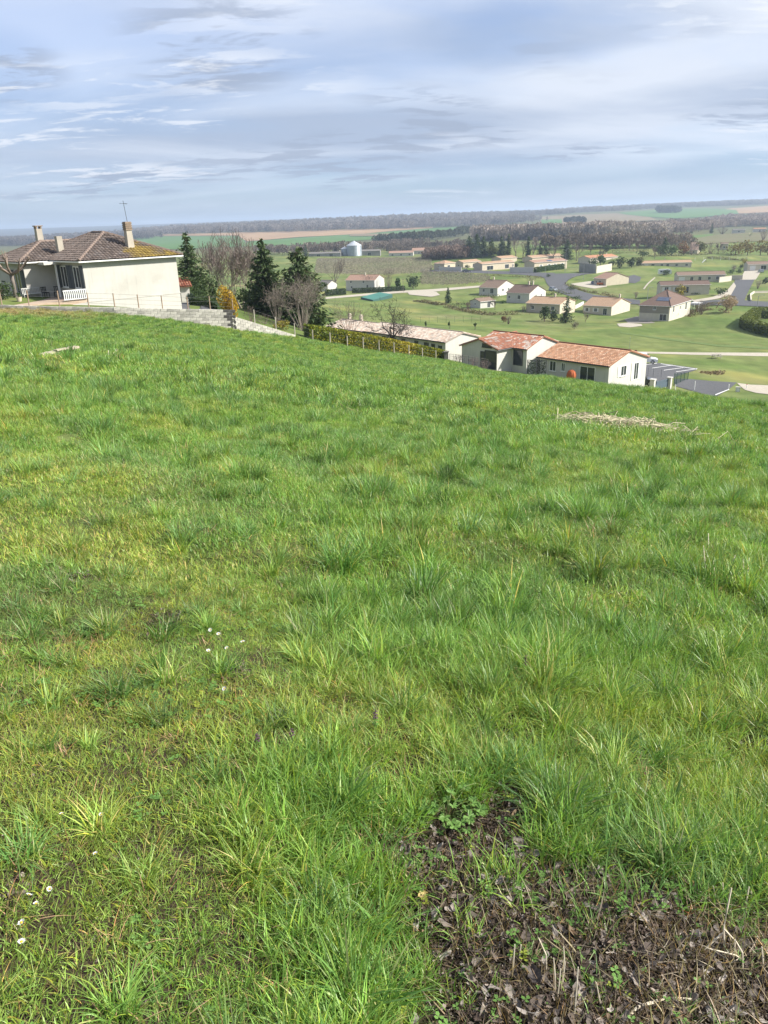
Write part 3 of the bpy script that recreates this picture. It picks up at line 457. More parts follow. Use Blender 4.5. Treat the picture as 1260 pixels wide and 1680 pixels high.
m_dframe = pm('window_frame_dark', (.045, .047, .052), None, rough=.5)
m_shut = pm('shutter_white', (.66, .66, .63), (.60, .60, .57), 3, .6)
m_dshut = pm('shutter_grey_blue', (.075, .085, .10), (.06, .07, .085), 3, .6)
m_solar = pm('solar_panel', (.05, .065, .11), (.06, .08, .13), 2, .12, spec=.8)
m_pvc = pm('gutter_white', (.70, .70, .68), None, rough=.5)
m_garage = pm('garage_door_white', (.68, .68, .66), (.62, .62, .60), 1, .6)
m_tile = pm('roof_tile', (1, 1, 1), (.78, .76, .74), 2.2, .9, .3, bscale=25, attr=True)
def roofmat(k):
    if k in ROOFS: return pm('roof_'+k, ROOFS[k][0], ROOFS[k][1], 1.3, .92, .6, 8, detail=8, stretch=(2.2, 2.2, 1))
    return {'pale': pm('roof_under_pale', (.36, .29, .24)), 'red': pm('roof_under_red', (.26, .12, .07)), 'redmix': pm('roof_under_red', (.26, .12, .07)), 'slate': pm('roof_under_brown', (.11, .085, .07))}[k]
def window(root, face, a, b, u, z, w, h, out, glass=m_glass, frame=m_frame, shut=None, sill=True, name='window', bars=1):
    """an opening on the plane y=out (face f, normal -y) or x=out (face r, normal +x; face l, normal -x), centred on u along the wall; frame proud of the wall, pane in it"""
    def bx(m, u0, u1, z0, z1, d0, d1):
        if face == 'f': m.box((u0, out-d1, z0), (u1, out-d0, z1))
        elif face == 'r': m.box((out+d0, u0, z0), (out+d1, u1, z1))
        else: m.box((out-d1, u0, z0), (out-d0, u1, z1))
    m = MB(); t = .07; u0, u1 = u-w/2, u+w/2
    bx(m, u0, u0+t, z, z+h, -.02, .05); bx(m, u1-t, u1, z, z+h, -.02, .05); bx(m, u0+t, u1-t, z, z+t, -.02, .05); bx(m, u0+t, u1-t, z+h-t, z+h, -.02, .05)
    for k in range(bars):
        c = u0 + w*(k+1)/(bars+1); bx(m, c-.03, c+.03, z+t, z+h-t, -.02, .045)
    fo = m.build(name, frame, root)
    m = MB(); bx(m, u0+t, u1-t, z+t, z+h-t, -.02, .015); m.build('pane', glass, fo)
    if sill and z > .4: m = MB(); bx(m, u0-.06, u1+.06, z-.06, z-.004, -.02, .10); m.build('sill', frame, fo)
    if shut is not None:
        for s in (-1, 1):
            m = MB(); q = u0-.02-w*.5 if s < 0 else u1+.02; bx(m, q, q+w*.5, z-.02, z+h+.02, .003, .045); m.build('shutter', shut, root)
    return fo
def tiles(name, parent, O, s, t, smin, smax, Tt, tw, ch, palette, seed, wear=None):
    """rows of half-round roof tiles on a slope: O eave corner, s along the eave, t up the slope, smin/smax(t) its outline"""
    r = np.random.default_rng(seed); O, s, t = (np.asarray(q, float) for q in (O, s, t)); nrm = np.cross(s, t)
    Vs, Cs = [], []; pal = np.array([p[:3] for p in palette]); pw = np.array([p[3] for p in palette]); pw = pw/pw.sum()
    for i in range(int(Tt/ch)):
        tc_ = (i+.5)*ch; a, b = smin(tc_), smax(tc_); n = int((b-a)/tw)
        if n < 1: continue
        x0 = a + np.arange(n)*((b-a)/n); wd = (b-a)/n; t0 = i*ch - .05; t1 = (i+1)*ch
        prof = np.array([0, .22, .5, .78, 1.0]); hz = np.array([.0, .055, .075, .055, .0])*tw/.25
        jit = r.uniform(-.008, .012, n)
        lowv = O + (x0[:, None]+prof*wd)[..., None]*s + t0*t + (hz[None]+.045+jit[:, None])[..., None]*nrm
        topv = O + (x0[:, None]+prof*wd)[..., None]*s + t1*t + (hz[None]*.8+.012)[None].repeat(n, 0).reshape(n, 5)[..., None]*nrm
        c = pal[r.choice(len(pal), n, p=pw)]*r.uniform(.86, 1.14, (n, 1))
        if wear is not None: c = wear(c, x0+wd/2, tc_, r)
        Vs.append(np.concatenate([lowv, topv], 1)); Cs.append(np.repeat(c[:, None], 10, 1))
    V = np.concatenate(Vs).reshape(-1, 3); C = np.concatenate(Cs).reshape(-1, 3); n = len(V)//10
    q = np.array([[k, k+1, k+6, k+5] for k in range(4)]); Fq = (np.arange(n)*10)[:, None, None] + q[None]
    o = link(bpy.data.objects.new(name, npmesh(name, V, Fq.reshape(-1, 4), m_tile, C, False)), parent); o['kind'] = 'stuff'; return o
PAL = {'pale': [(.56, .46, .38, 3), (.50, .38, .30, 2), (.62, .55, .47, 3), (.40, .31, .26, 1.2), (.46, .42, .37, 1)], 'red': [(.45, .25, .15, 4), (.48, .28, .18, 3), (.40, .215, .13, 2), (.51, .34, .235, 1.2)],
       'redmix': [(.44, .205, .13, 5), (.39, .175, .115, 3), (.52, .42, .36, .9), (.46, .25, .18, 1.5)], 'slate': [(.165, .132, .115, 4), (.14, .112, .098, 3), (.19, .152, .132, 2), (.18, .152, .138, 1)]}
def blotch(c, x, t, r):
    k = (fbm(x/1.1, np.full_like(x, t/.6)+7, 41, 3) > .635)[:, None]
    return np.where(k & (r.random(len(x)) < .75)[:, None], c*0+np.array([.52, .42, .36])*r.uniform(.85, 1.1, (len(x), 1)), c)
def body(root, x0, x1, y0, y1, h, rp, wall, roof, ridge='x', hip=False, near=False, ov=.35, foot=1.6, seed=1, band=None, gutter=True):
    m = MB()
    if ridge == 'x': rise = rp*(y1-y0)/2
    else: rise = rp*(x1-x0)/2
    yc, xc = (y0+y1)/2, (x0+x1)/2
    if hip: m.box((x0, y0, -foot), (x1, y1, h))
    elif ridge == 'x': m.prism([(y0, -foot), (y1, -foot), (y1, h), (yc, h+rise), (y0, h)], x0, x1, 0)
    else: m.prism([(x0, -foot), (x1, -foot), (x1, h), (xc, h+rise), (x0, h)], y0, y1, 1)
    m.build('wall', WALLS[wall], root)
    if band is not None:
        m = MB(); m.box((x0-.03, y0-.03, band), (x1-.3, y0+.02, h-.02)); m.build('cladding', m_band, root)
    th = .12; mr = roofmat(roof); lo = h - rp*ov + .02; hi = h + rise + .02
    if hip:
        a, b, c, d = x0-ov, x1+ov, y0-ov, y1+ov
        if ridge == 'x': k = min((d-c)/2, (b-a)/2*.98); hi = lo + rp*(d-c)/2; r0, r1 = (a+k, yc, hi), (b-k, yc, hi)
        else: k = min((b-a)/2, (d-c)/2*.98); hi = lo + rp*(b-a)/2; r0, r1 = (xc, c+k, hi), (xc, d-k, hi)
        m = MB(); V = [(a, c, lo-th), (b, c, lo-th), (b, d, lo-th), (a, d, lo-th), (a, c, lo), (b, c, lo), (b, d, lo), (a, d, lo), r0, r1]
        base_f = [(3, 2, 1, 0), (0, 1, 5, 4), (1, 2, 6, 5), (2, 3, 7, 6), (3, 0, 4, 7)]
        m.add(V, base_f + ([(4, 5, 9, 8), (5, 6, 9), (6, 7, 8, 9), (7, 4, 8)] if ridge == 'x' else [(4, 5, 8), (5, 6, 9, 8), (6, 7, 9), (7, 4, 8, 9)]))
        ro = m.build('roof', mr, root)
        m = MB(); m.tube([np.add(r0, (0, 0, .03)), np.add(r1, (0, 0, .03))], .12, 6)
        ends = [(4, r0), (7, r0), (5, r1), (6, r1)] if ridge == 'x' else [(4, r0), (5, r0), (6, r1), (7, r1)]
        for i, e in ends: m.tube([np.add(V[i], (0, 0, .02)), np.add(e, (0, 0, .03))], .11, 6)
        m.build('ridge_tiles', mr, ro)
    else:
        m = MB(); w_ = ov*.55
        if ridge == 'x':
            for e, s in ((y0-ov, 1), (y1+ov, -1)): m.prism([(e, lo-th), (yc, hi-th), (yc, hi), (e, lo)], x0-w_, x1+w_, 0)
            rid = [(x0-w_, yc, hi), (x1+w_, yc, hi)]
        else:
            for e in (x0-ov, x1+ov): m.prism([(e, lo-th), (xc, hi-th), (xc, hi), (e, lo)], y0-w_, y1+w_, 1)
            rid = [(xc, y0-w_, hi), (xc, y1+w_, hi)]
        ro = m.build('roof', mr, root)
        m = MB(); m.tube([np.add(q, (0, 0, .03)) for q in rid], .11, 6); m.build('ridge_tiles', mr, ro)
        if near:
            sl = math.hypot(1, rp); wear = blotch if roof == 'redmix' else None
            if ridge == 'x':
                Ln = x1-x0+2*w_; Tt = (yc-y0+ov)*sl
                tiles('roof_tiles', ro, (x0-w_, y0-ov, lo), (1, 0, 0), (0, 1/sl, rp/sl), lambda t: 0, lambda t: Ln, Tt, .26, .36, PAL[roof], seed, wear)
                tiles('roof_tiles', ro, (x1+w_, y1+ov, lo), (-1, 0, 0), (0, -1/sl, rp/sl), lambda t: 0, lambda t: Ln, Tt, .26, .36, PAL[roof], seed+1, wear)
            else:
                Ln = y1-y0+2*w_; Tt = (xc-x0+ov)*sl
                tiles('roof_tiles', ro, (x1+ov, y0-w_, lo), (0, 1, 0), (-1/sl, 0, rp/sl), lambda t: 0, lambda t: Ln, Tt, .26, .36, PAL[roof], seed, wear)
                tiles('roof_tiles', ro, (x0-ov, y1+w_, lo), (0, -1, 0), (1/sl, 0, rp/sl), lambda t: 0, lambda t: Ln, Tt, .26, .36, PAL[roof], seed+1, wear)
    if gutter:
        m = MB()
        if ridge == 'x' or hip: m.tube([(x0-ov, y0-ov-.03, lo-.05), (x1+ov, y0-ov-.03, lo-.05)], .06, 6)
        if ridge == 'y' or hip: m.tube([(x1+ov+.03, y0-ov, lo-.05), (x1+ov+.03, y1+ov, lo-.05)], .06, 6)
        m.build('gutter', m_dframe if near else m_pvc, ro)
    return ro, lo, rise
m_chim = pm('chimney_render', (.52, .47, .38), (.46, .41, .33), 2, .9)
def chimney(ro, x, y, z0, z1, s=.45, cap=True):
    m = MB(); m.box((x-s/2, y-s/2, z0), (x+s/2, y+s/2, z1)); c = m.build('chimney', m_chim, ro)
    if cap: m = MB(); m.box((x-s*.62, y-s*.62, z1+.002), (x+s*.62, y+s*.62, z1+.12)); m.box((x-s*.4, y-s*.4, z1+.12), (x+s*.4, y+s*.4, z1+.3)); m.build('chimney_cap', m_chim, ro)
grp = {'bungalow': 'bungalows of the village below', 'barn': 'farm buildings beside the silos', 'far_house': 'distant houses'}
for n, hs in enumerate(HS):
    A, xd, yd, L, W, a = hs['P']; k = hs['k']
    hs['root'] = root = thing(k, hs['label'], hs.get('cat', 'house'), A, a, grp.get(k))
    L, W = max(L, 5.0), max(W, 3.5 if not hs.get('near') else 4.5)
    if W < 6 and k not in ('garden_shed', 'far_house'): W = max(W, 6.5)
    ridge = hs.get('ridge', 'x'); rp = hs['rp']; h = hs['h']
    if k == 'red_roofed_house' and hs['roof'] == 'redmix':
        body(root, -L, 0, 0, 7.4, h, .34, 'white', 'redmix', 'y', near=True, seed=50, foot=1.2)
        ro, lo, rise = body(root, -L+.4, 2.4, 2.9, 9.4, h-.05, .34, 'white', 'redmix', 'x', near=True, seed=60, foot=1.2)
        window(root, 'f', 0, 0, 1.05, .35, 1.5, 1.95, 2.9, frame=m_dframe, bars=0)
    else:
        ro, lo, rise = body(root, -L, 0, 0, W, h, rp, hs['wall'], hs['roof'], ridge, hs.get('hip', False), hs.get('near', False), seed=n*10+3, foot=2.2, band=1.9 if hs.get('band') else None)
    for (f, u, z, ww, wh) in hs['win']:
        big = ww > 2.1 and z < .3
        u0 = (-L + u*L) if f == 'f' else u*W
        lim = (L if f == 'f' else W)*.9; ww = min(ww, lim)
        u0 = min(max(u0, (-L if f == 'f' else 0)+ww/2+.1), (0 if f == 'f' else W)-ww/2-.1)
        dark = hs.get('near') and k != 'red_roofed_house' or hs['roof'] == 'redmix'
        garage = big and f == 'f' and u < .25
        o_ = 0 if f == 'r' else (-.035 if hs.get('band') and z > 2 else 0)
        window(root, f, 0, 0, u0, z, ww, wh, o_, glass=m_garage if garage else m_glass, frame=m_dframe if dark else m_frame,
               shut=m_shut if (hs.get('shut') and ww < 1.6 and z > .3) or (hs['roof'] == 'red' and f == 'r') else None, name='garage_door' if garage else 'patio_door' if z < .3 and wh > 1.8 else 'window', bars=0 if dark or garage else 1)  # carport openings get these names too, as dark panes instead of open bays
    for (u, v, ch) in hs.get('chim', []):
        zt = (h + (1-abs(2*v-1))*rise) if ridge == 'x' else h + (1-abs(2*u-1))*rise
        chimney(ro, -L+u*L, v*W, zt-.3, zt+ch)
    for (f, u, v) in hs.get('solar', []):                        # panels lying on the slope
        m = MB(); sl = math.hypot(1, rp)
        if f == 'f':
            for q in range(2):
                x_, y_ = -L*(1-u)+q*1.75, W*.5*v*.45
                for p in range(2):
                    y2 = y_ + p*1.05; z2 = lo + rp*(y2+.35)+.10
                    m.add([(x_, y2, z2), (x_+1.65, y2, z2), (x_+1.65, y2+.98, z2+.98*rp), (x_, y2+.98, z2+.98*rp), (x_, y2, z2-.06), (x_+1.65, y2, z2-.06), (x_+1.65, y2+.98, z2-.06+.98*rp), (x_, y2+.98, z2-.06+.98*rp)], [(0, 1, 2, 3), (7, 6, 5, 4), (0, 4, 5, 1), (1, 5, 6, 2), (2, 6, 7, 3), (3, 7, 4, 0)])
        else:
            for q in range(2):
                y_, x_ = W*.5-1.75+q*1.75, -.25
                for p in range(2):
                    x2 = x_ - p*1.05; z2 = lo + rp*(.35-x2)+.10
                    m.add([(x2, y_, z2), (x2, y_+1.65, z2), (x2-.98, y_+1.65, z2+.98*rp), (x2-.98, y_, z2+.98*rp), (x2, y_, z2-.06), (x2, y_+1.65, z2-.06), (x2-.98, y_+1.65, z2-.06+.98*rp), (x2-.98, y_, z2-.06+.98*rp)], [(0, 1, 2, 3), (7, 6, 5, 4), (0, 4, 5, 1), (1, 5, 6, 2), (2, 6, 7, 3), (3, 7, 4, 0)])
        m.build('solar_panel', m_solar, ro)

# ------------------------------------------------------------------ the brown-roofed house on its terrace at the left
E0 = PT(133.5, 427, 66.0)                                        # eave corner nearest the meadow
ya = R(44); hx = np.array([math.cos(ya), math.sin(ya), 0]); hy = np.array([-math.sin(ya), math.cos(ya), 0])
LW = spanto(E0, hx, 288)                                         # the bare side wall
HA = thing('villa', 'large cream house with a hipped brown tile roof and tall chimney, behind the block wall', 'house', E0 - np.array([0, 0, 3.0]), ya)
ze = 3.0; m_crepi = pm('render_ivory', (.48, .465, .43), (.425, .41, .375), .35, .92, .3, .5, 30, c3=(.40, .385, .35), scale3=.5)
BL, WX = 10.5, LW
YJ = spanto(E0, hy, 86); XW = -spanto(E0+hy*YJ, -hx, 36)
m = MB(); m.box((0, 0, -4.2), (WX, BL, ze)); m.build('wall', m_crepi, HA)
m = MB(); m.box((XW, YJ, -2.4), (-.005, YJ+6, ze-.02)); m.build('wall', m_crepi, HA)
m = MB(); m.box((-.03, -.025, -.32), (WX+.03, .01, -.22)); m.build('wall_ledge', m_crepi, HA)
def lichen(c, x, t, r):
    k = fbm(x/1.2, np.full_like(x, t/1.2), 51, 3) + np.clip((x-WX*.52)/WX*1.4, -.5, .35) - np.clip((t-3.4)*.3, 0, .5)
    mask = np.clip((k-.62)*3, 0, .9)[:, None]*(x > WX*.45)[:, None]
    return c*(1-mask) + np.array([.33, .235, .05])*r.uniform(.75, 1.2, (len(x), 1))*mask
rpA, ov = .43, .45
def hip_roof_A(x0, x1, y0, y1, z, ridge, seed, wear=None, name='roof'):
    a, b, c, d = x0-ov, x1+ov, y0-ov, y1+ov; lo = z-.06
    if ridge == 'y': k = (b-a)/2; hi = lo+rpA*k; r0, r1 = ((a+b)/2, c+k, hi), ((a+b)/2, max(d-k, c+k+2.2), hi)
    else: k = (d-c)/2; hi = lo+rpA*k; r0, r1 = (a+k, (c+d)/2, hi), (b, (c+d)/2, hi)
    V = [(a, c, lo-.12), (b, c, lo-.12), (b, d, lo-.12), (a, d, lo-.12), (a, c, lo), (b, c, lo), (b, d, lo), (a, d, lo), r0, r1]
    fs = [(3, 2, 1, 0), (0, 1, 5, 4), (1, 2, 6, 5), (2, 3, 7, 6), (3, 0, 4, 7)] + ([(4, 5, 8), (5, 6, 9, 8), (6, 7, 9), (7, 4, 8, 9)] if ridge == 'y' else [(4, 5, 9, 8), (5, 6, 9), (6, 7, 8, 9), (7, 4, 8)])
    ro = MB().add(V, fs).build(name, roofmat('slate'), HA); sl = math.hypot(1, rpA)
    if ridge == 'y':
        S = b-a; tiles('roof_tiles', ro, (a, c, lo), (1, 0, 0), (0, 1/sl, rpA/sl), lambda t: t/sl, lambda t: S-t/sl, k*sl, .30, .34, PAL['slate'], seed, wear)
        S2 = d-c; tiles('roof_tiles', ro, (a, d, lo), (0, -1, 0), (1/sl, 0, rpA/sl), lambda t: t/sl*(d-r1[1])/k, lambda t: S2-t/sl, k*sl, .30, .34, PAL['slate'], seed+1)
        hips = [(V[4], r0), (V[5], r0), (V[7], r1), (V[6], r1), (r0, r1)]
    else:
        S = b-a; tiles('roof_tiles', ro, (a, c, lo), (1, 0, 0), (0, 1/sl, rpA/sl), lambda t: t/sl, lambda t: S, k*sl, .30, .34, PAL['slate'], seed)
        S2 = d-c; tiles('roof_tiles', ro, (a, d, lo), (0, -1, 0), (1/sl, 0, rpA/sl), lambda t: t/sl, lambda t: S2-t/sl, k*sl, .30, .34, PAL['slate'], seed+1)
        hips = [(V[4], r0), (V[7], r0), (r0, r1)]
    m = MB()
    for p, q in hips:
        p = np.add(p, (0, 0, .05)); q = np.add(q, (0, 0, .06)); nseg = max(2, int(np.linalg.norm(q-p)/.4))
        for s_ in range(nseg): m.tube([p+(q-p)*s_/nseg, p+(q-p)*(s_+1.06)/nseg], [.15, .12], 6)
    m.build('ridge_tiles', pm('ridge_tile', (.205, .155, .13), (.165, .125, .105), 3, .9), ro)
    m = MB(); m.box((a-.02, c-.05, lo-.115), (b+.02, c-.004, lo-.01)); m.box((a-.05, c+.001, lo-.115), (a-.004, d, lo-.01)); m.build('gutter', m_pvc, ro)
    return ro
roA = hip_roof_A(0, WX, 0, BL, ze, 'y', 70, lichen)
hip_roof_A(XW, 3.5, YJ, YJ+6, ze-.02, 'x', 80)
def stack(x, y, z0, z1, s, bands=0, taper=0.0, ro=roA):
    m = MB(); q = s*(1-taper)
    m.add([(x-s/2, y-s/2, z0), (x+s/2, y-s/2, z0), (x+s/2, y+s/2, z0), (x-s/2, y+s/2, z0), (x-q/2, y-q/2, z1), (x+q/2, y-q/2, z1), (x+q/2, y+q/2, z1), (x-q/2, y+q/2, z1)], [(3, 2, 1, 0), (4, 5, 6, 7), (0, 1, 5, 4), (1, 2, 6, 5), (2, 3, 7, 6), (3, 0, 4, 7)])
    m.build('chimney', pm('chimney_grey', (.40, .36, .30), (.33, .30, .25), 1.5, .9), ro)
    m = MB()
    for i in range(bands): z = z1+.002+i*.17; m.box((x-s*.49, y-s*.49, z), (x+s*.49, y+s*.49, z+.10)); m.box((x-s*.42, y-s*.42, z+.10), (x+s*.42, y+s*.42, z+.17))
    if bands: m.build('chimney_cap', pm('chimney_band', (.20, .15, .11), (.26, .20, .15), 6, .9), ro)
stack(WX*.60, 1.5, ze+.3, ze+2.15, .62, 4, .22)
stack(.9, YJ+4.2, ze+1.0, ze+2.5, .55, 0, .1); 
m = MB()
for sx in (-.2, .2): m.box((0.9+sx-.06, YJ+3.95, ze+2.5), (0.9+sx+.06, YJ+4.45, ze+2.7))
m.box((.55, YJ+3.9, ze+2.702), (1.25, YJ+4.5, ze+2.78)); m.build('chimney_cap', pm('chimney_band', (.2, .15, .11)), roA)
stack(.95, 6.0, ze+.4, ze+1.85, .48, 0)
an = MB(); ax, ay, az_ = WX*.60, 1.5, ze+2.75                     # aerial on the tall chimney
an.tube([(ax+.1, ay, az_-.3), (ax-.05, ay, az_+1.75)], .02, 5); an.tube([(ax-.5, ay-.2, az_+1.55), (ax+.4, ay+.3, az_+1.5)], .014, 4)
for q in np.linspace(-.45, .35, 6): an.tube([(ax+q-.05, ay+q*.5-.22, az_+1.53), (ax+q+.05, ay+q*.5+.24, az_+1.53)], .010, 4)
an.build('aerial', m_dframe, HA)
# shutters and windows of the porch side (faces -x) and of the wing
for u in (1.25, 3.75): window(HA, 'l', 0, 0, u, .75, 1.2, 1.75, 0, shut=None, bars=1)
for u in (.34, 2.16, 2.84, 4.66): MB().box((-.07, u-.29, .7), (-.02, u+.29, 2.56)).build('shutter', m_dshut, HA)
window(HA, 'l', 0, 0, YJ+1.55, .1, 1.3, 2.1, XW, bars=1)
for u in (YJ+.5, YJ+2.6): MB().box((XW-.07, u-.36, .05), (XW-.02, u+.36, 2.25)).build('shutter', m_dshut, HA)
MB().box((-1.5, YJ-1.7, ze-.36), (-.02, YJ-.02, ze-.14)).build('porch_awning', pm('awning_pale', (.55, .53, .48), (.48, .46, .42), 2), HA)
MB().box((-.55, YJ-1.6, -.05), (-.42, YJ-1.47, ze-.36)).build('porch_post', m_pvc, HA)
MB().box((-6.5, .05, -3.6), (-.01, YJ-.02, -.06)).build('terrace', pm('terrace_paving', (.36, .27, .20), (.42, .33, .25), 2, .9), HA)
MB().prism([(-6.5, -2.2), (-.02, -2.6), (-.02, -.30), (-2.2, -.42), (-6.5, -1.6)], -.16, .04, 1).build('terrace_wall', m_crepi, HA)
ra = link(bpy.data.objects.new('balcony_rail', (lambda m: [m.box((-2.0, -.10, .70), (-.05, -.04, .78)), m.box((-2.0, -.10, .02), (-.05, -.04, .08)), m.mesh('balcony_rail', m_pvc)][-1])(MB())), HA)
bar = MB().box((-.035, -.09, .08), (.035, -.05, .70)).mesh('rail_bar', m_pvc)
for i in range(12):
    o = bpy.data.objects.new('rail_bar', bar); link(o, ra); o.location = (-1.93+i*.165, 0, 0)
def chair(at, rz, mat, label, w=.5, name='garden_chair', cat='chair'):
    wp = E0 - np.array([0, 0, 3.0]) + hx*at[0] + hy*at[1] + np.array([0, 0, -.06])
    t = thing(name, label, cat, wp, ya+rz)
    MB().box((-w/2, -.22, .40), (w/2, .22, .45)).build('seat', mat, t)
    b = MB(); b.box((-w/2, .20, .84), (w/2, .24, .90))
    for i in range(max(3, int(w/.12))): q = -w/2+.03+i*(w-.1)/(max(3, int(w/.12))-1); b.box((q, .205, .452), (q+.05, .235, .84))
    b.build('backrest', mat, t)
    for sx in (-1, 1):
        for sy in (-1, 1): MB().box((sx*(w/2-.03)-.02, sy*.19-.02, 0), (sx*(w/2-.03)+.02, sy*.19+.02, .40)).build('leg', mat, t)
m_black = pm('plastic_black', (.02, .02, .022), None, rough=.5)
chair((-1.35, YJ-.6), 0.2, m_black, 'black garden chair on the terrace, beside the white bench')
chair((-.55, YJ-1.1), -.5, m_black, 'black garden chair under the awning by the porch post')
chair((-2.4, YJ-.35), 0, pm('bench_white', (.5, .5, .48)), 'pale slatted garden bench against the porch wall', 1.5, 'garden_bench', 'bench')
# ------------------------------------------------------------------ plants
m_bark = pm('bark', (.12, .095, .075), (.075, .06, .05), 3, .95, .4, bscale=20)
m_barkg = pm('bark_grey', (.20, .175, .15), (.14, .12, .105), 3, .95, .3, bscale=20)
m_birch = pm('bark_pale', (.36, .32, .29), (.27, .23, .20), 2, .9)
m_birchtw = pm('bark_birch', (.24, .19, .17), (.18, .145, .13), 2, .9)
m_bushtw = pm('twigs_pale', (.27, .225, .19), (.21, .175, .15), 2, .95)
m_twig = pm('twigs', (.17, .13, .11), (.13, .10, .09), 2, .95)
m_needle = leafmat('needles', (.050, .082, .030), (.070, .105, .036), .25, .6)
m_needle2 = leafmat('needles_blue', (.045, .07, .055), (.06, .09, .07), .15, .6)
m_ever = leafmat('leaves_dark', (.042, .072, .024), (.062, .095, .030), .3)
m_green = leafmat('leaves_green', (.055, .105, .025), (.085, .14, .035), .3)
m_yellow = leafmat('leaves_yellow', (.30, .24, .035), (.22, .21, .035), .3)
m_gold = leafmat('leaves_gold', (.55, .36, .035), (.42, .30, .03), .3)
m_rust = leafmat('leaves_rust', (.22, .115, .05), (.17, .10, .05), .3)
m_straw = leafmat('leaves_straw', (.38, .29, .18), (.30, .225, .14), .3)
m_brown = leafmat('twig_haze', (.155, .135, .085), (.12, .115, .07), .2)

def conifer_arrays(h, rad, seed, droop=.25, dens=1.0, leaf=.16, shape=1.0, gaps=.12, bare=.06):
    r = np.random.default_rng(seed); C, D, S = [], [], []; tw = []
    nw = max(7, int(h*3.2*dens)); lean = r.normal(0, .012*h, 2)
    for i in range(nw):
        f = (i+r.random()*.6)/nw; z = h*(bare+f*(1-bare)); rr = rad*max(.03, (1-f))**shape*r.uniform(.75, 1.1)
        for k in range(int(5+3*(1-f))):
            if r.random() < gaps: continue
            a = r.uniform(0, 6.283); L = rr*r.uniform(.65, 1.12); n = max(2, int(L/leaf*1.5*dens)); t = (np.arange(n)+r.random(n))/n; t = t**.8
            x = np.cos(a)*L*t; y = np.sin(a)*L*t; zz = z - droop*L*np.sin(t*2.2)*1.1 + .30*L*np.clip(t-.6, 0, 1)
            P = np.stack([x+lean[0]*f, y+lean[1]*f, zz], -1) + r.normal(0, leaf*.35, (n, 3))
            d = np.tile([np.cos(a), np.sin(a), -droop*.8], (n, 1)) + r.normal(0, .55, (n, 3))
            C.append(P); D.append(d); S.append(np.full(n, leaf)*r.uniform(.8, 1.4, n)*(1-.35*t)); tw.append([(lean[0]*f, lean[1]*f, z), tuple(P[-1])])
    return np.concatenate(C), np.concatenate(D), np.concatenate(S), tw
def sprayquads(C, D, S, seed, width=.38):
    r = np.random.default_rng(seed); a = D/np.linalg.norm(D, axis=1)[:, None]; b = np.cross(a, r.normal(size=a.shape)); b /= np.linalg.norm(b, axis=1)[:, None]+1e-9
    s = S[:, None]; V = np.stack([C-a*s, C-a*s*.1-b*s*width, C+a*s*1.1, C-a*s*.1+b*s*width], 1).reshape(-1, 3)
    return V, np.arange(len(C)*4).reshape(-1, 4)
def conifer(at, h, rad, label, seed, mat=None, cat='tree', name='conifer', group=None, **kw):
    t = thing(name, label, cat, at, 0, group); C, D, S, tw = conifer_arrays(h, rad, seed, **kw); V, Fq = sprayquads(C, D, S, seed)
    r = np.random.default_rng(seed); c = r.uniform(.7, 1.3, (len(C), 1))*np.array([[1, 1, 1]]) + r.normal(0, .04, (len(C), 3))
    m = MB(); m.tube([(0, 0, -.3), (0, 0, h*.5), (0, 0, h*.97)], [h*.022+.03, h*.012+.02, .012], 7)
    if h > 6:
        for p, q in tw[::2]: m.tube([p, q], [.03, .01], 4)
    m.build('trunk', m_bark, t); link(bpy.data.objects.new('crown', npmesh('crown', V, Fq, mat or m_needle, np.repeat(c, 4, 0))), t); return t
def grow(m, p, d, L, rad, lev, r, spread=.6, up=.15, kids=(2, 4), seg=3, tips=None, grav=0.0, minr=.006):
    pts, rads = [p], [rad]
    for i in range(seg):
        d = d + r.normal(0, .16, 3) + np.array([0, 0, up-grav*i]); d /= np.linalg.norm(d); p = p + d*L/seg; pts.append(p); rads.append(max(minr, rad*(1-.45*(i+1)/seg)))
    m.tube(pts, rads, 7 if lev > 3 else 5 if lev > 1 else 3, cap=False)
    if lev <= 0:
        if tips is not None: tips.append(p)
        return
    n = r.integers(kids[0], kids[1]+1)
    for k in range(n):
        i = seg if k == 0 else r.integers(1, seg+1); q = pts[i]; e = d + r.normal(0, spread, 3); e /= np.linalg.norm(e)
        grow(m, q, e, L*r.uniform(.6, .85), rads[i]*(.8 if k == 0 else .6), lev-1, r, spread, up, kids, seg, tips, grav, minr)
def bare_tree(at, h, label, seed, lev=5, spread=.55, up=.14, kids=(2, 4), mat=None, trunk=.28, name='bare_tree', stems=1, minr=.008, grav=0.0, cat='tree', group=None, rad=None):
    r = np.random.default_rng(seed); t = thing(name, label, cat, at, 0, group); tr, cr = MB(), MB(); Lt = h*trunk
    for s in range(stems):
        d = np.array([r.normal(0, .25 if stems > 1 else .05), r.normal(0, .25 if stems > 1 else .05), 1.0]); d /= np.linalg.norm(d); rd = (rad or h*.022)/math.sqrt(stems)
        p0 = np.array([r.normal(0, .08*stems), r.normal(0, .08*stems), -.2]); p1 = p0 + d*Lt
        tr.tube([p0, p0*.5+p1*.5+r.normal(0, .03, 3), p1], [rd*1.25, rd, rd*.85], 8)
        for k in range(4 if stems == 1 else 2):
            e = d + r.normal(0, spread, 3); e /= np.linalg.norm(e); grow(cr, p1-d*rd*.5, e, h*.30, rd*.62, lev-1, r, spread, up, kids, minr=minr, grav=grav)
    tr.build('trunk', mat or m_barkg, t, True); cr.build('crown', mat or m_barkg, t); return t
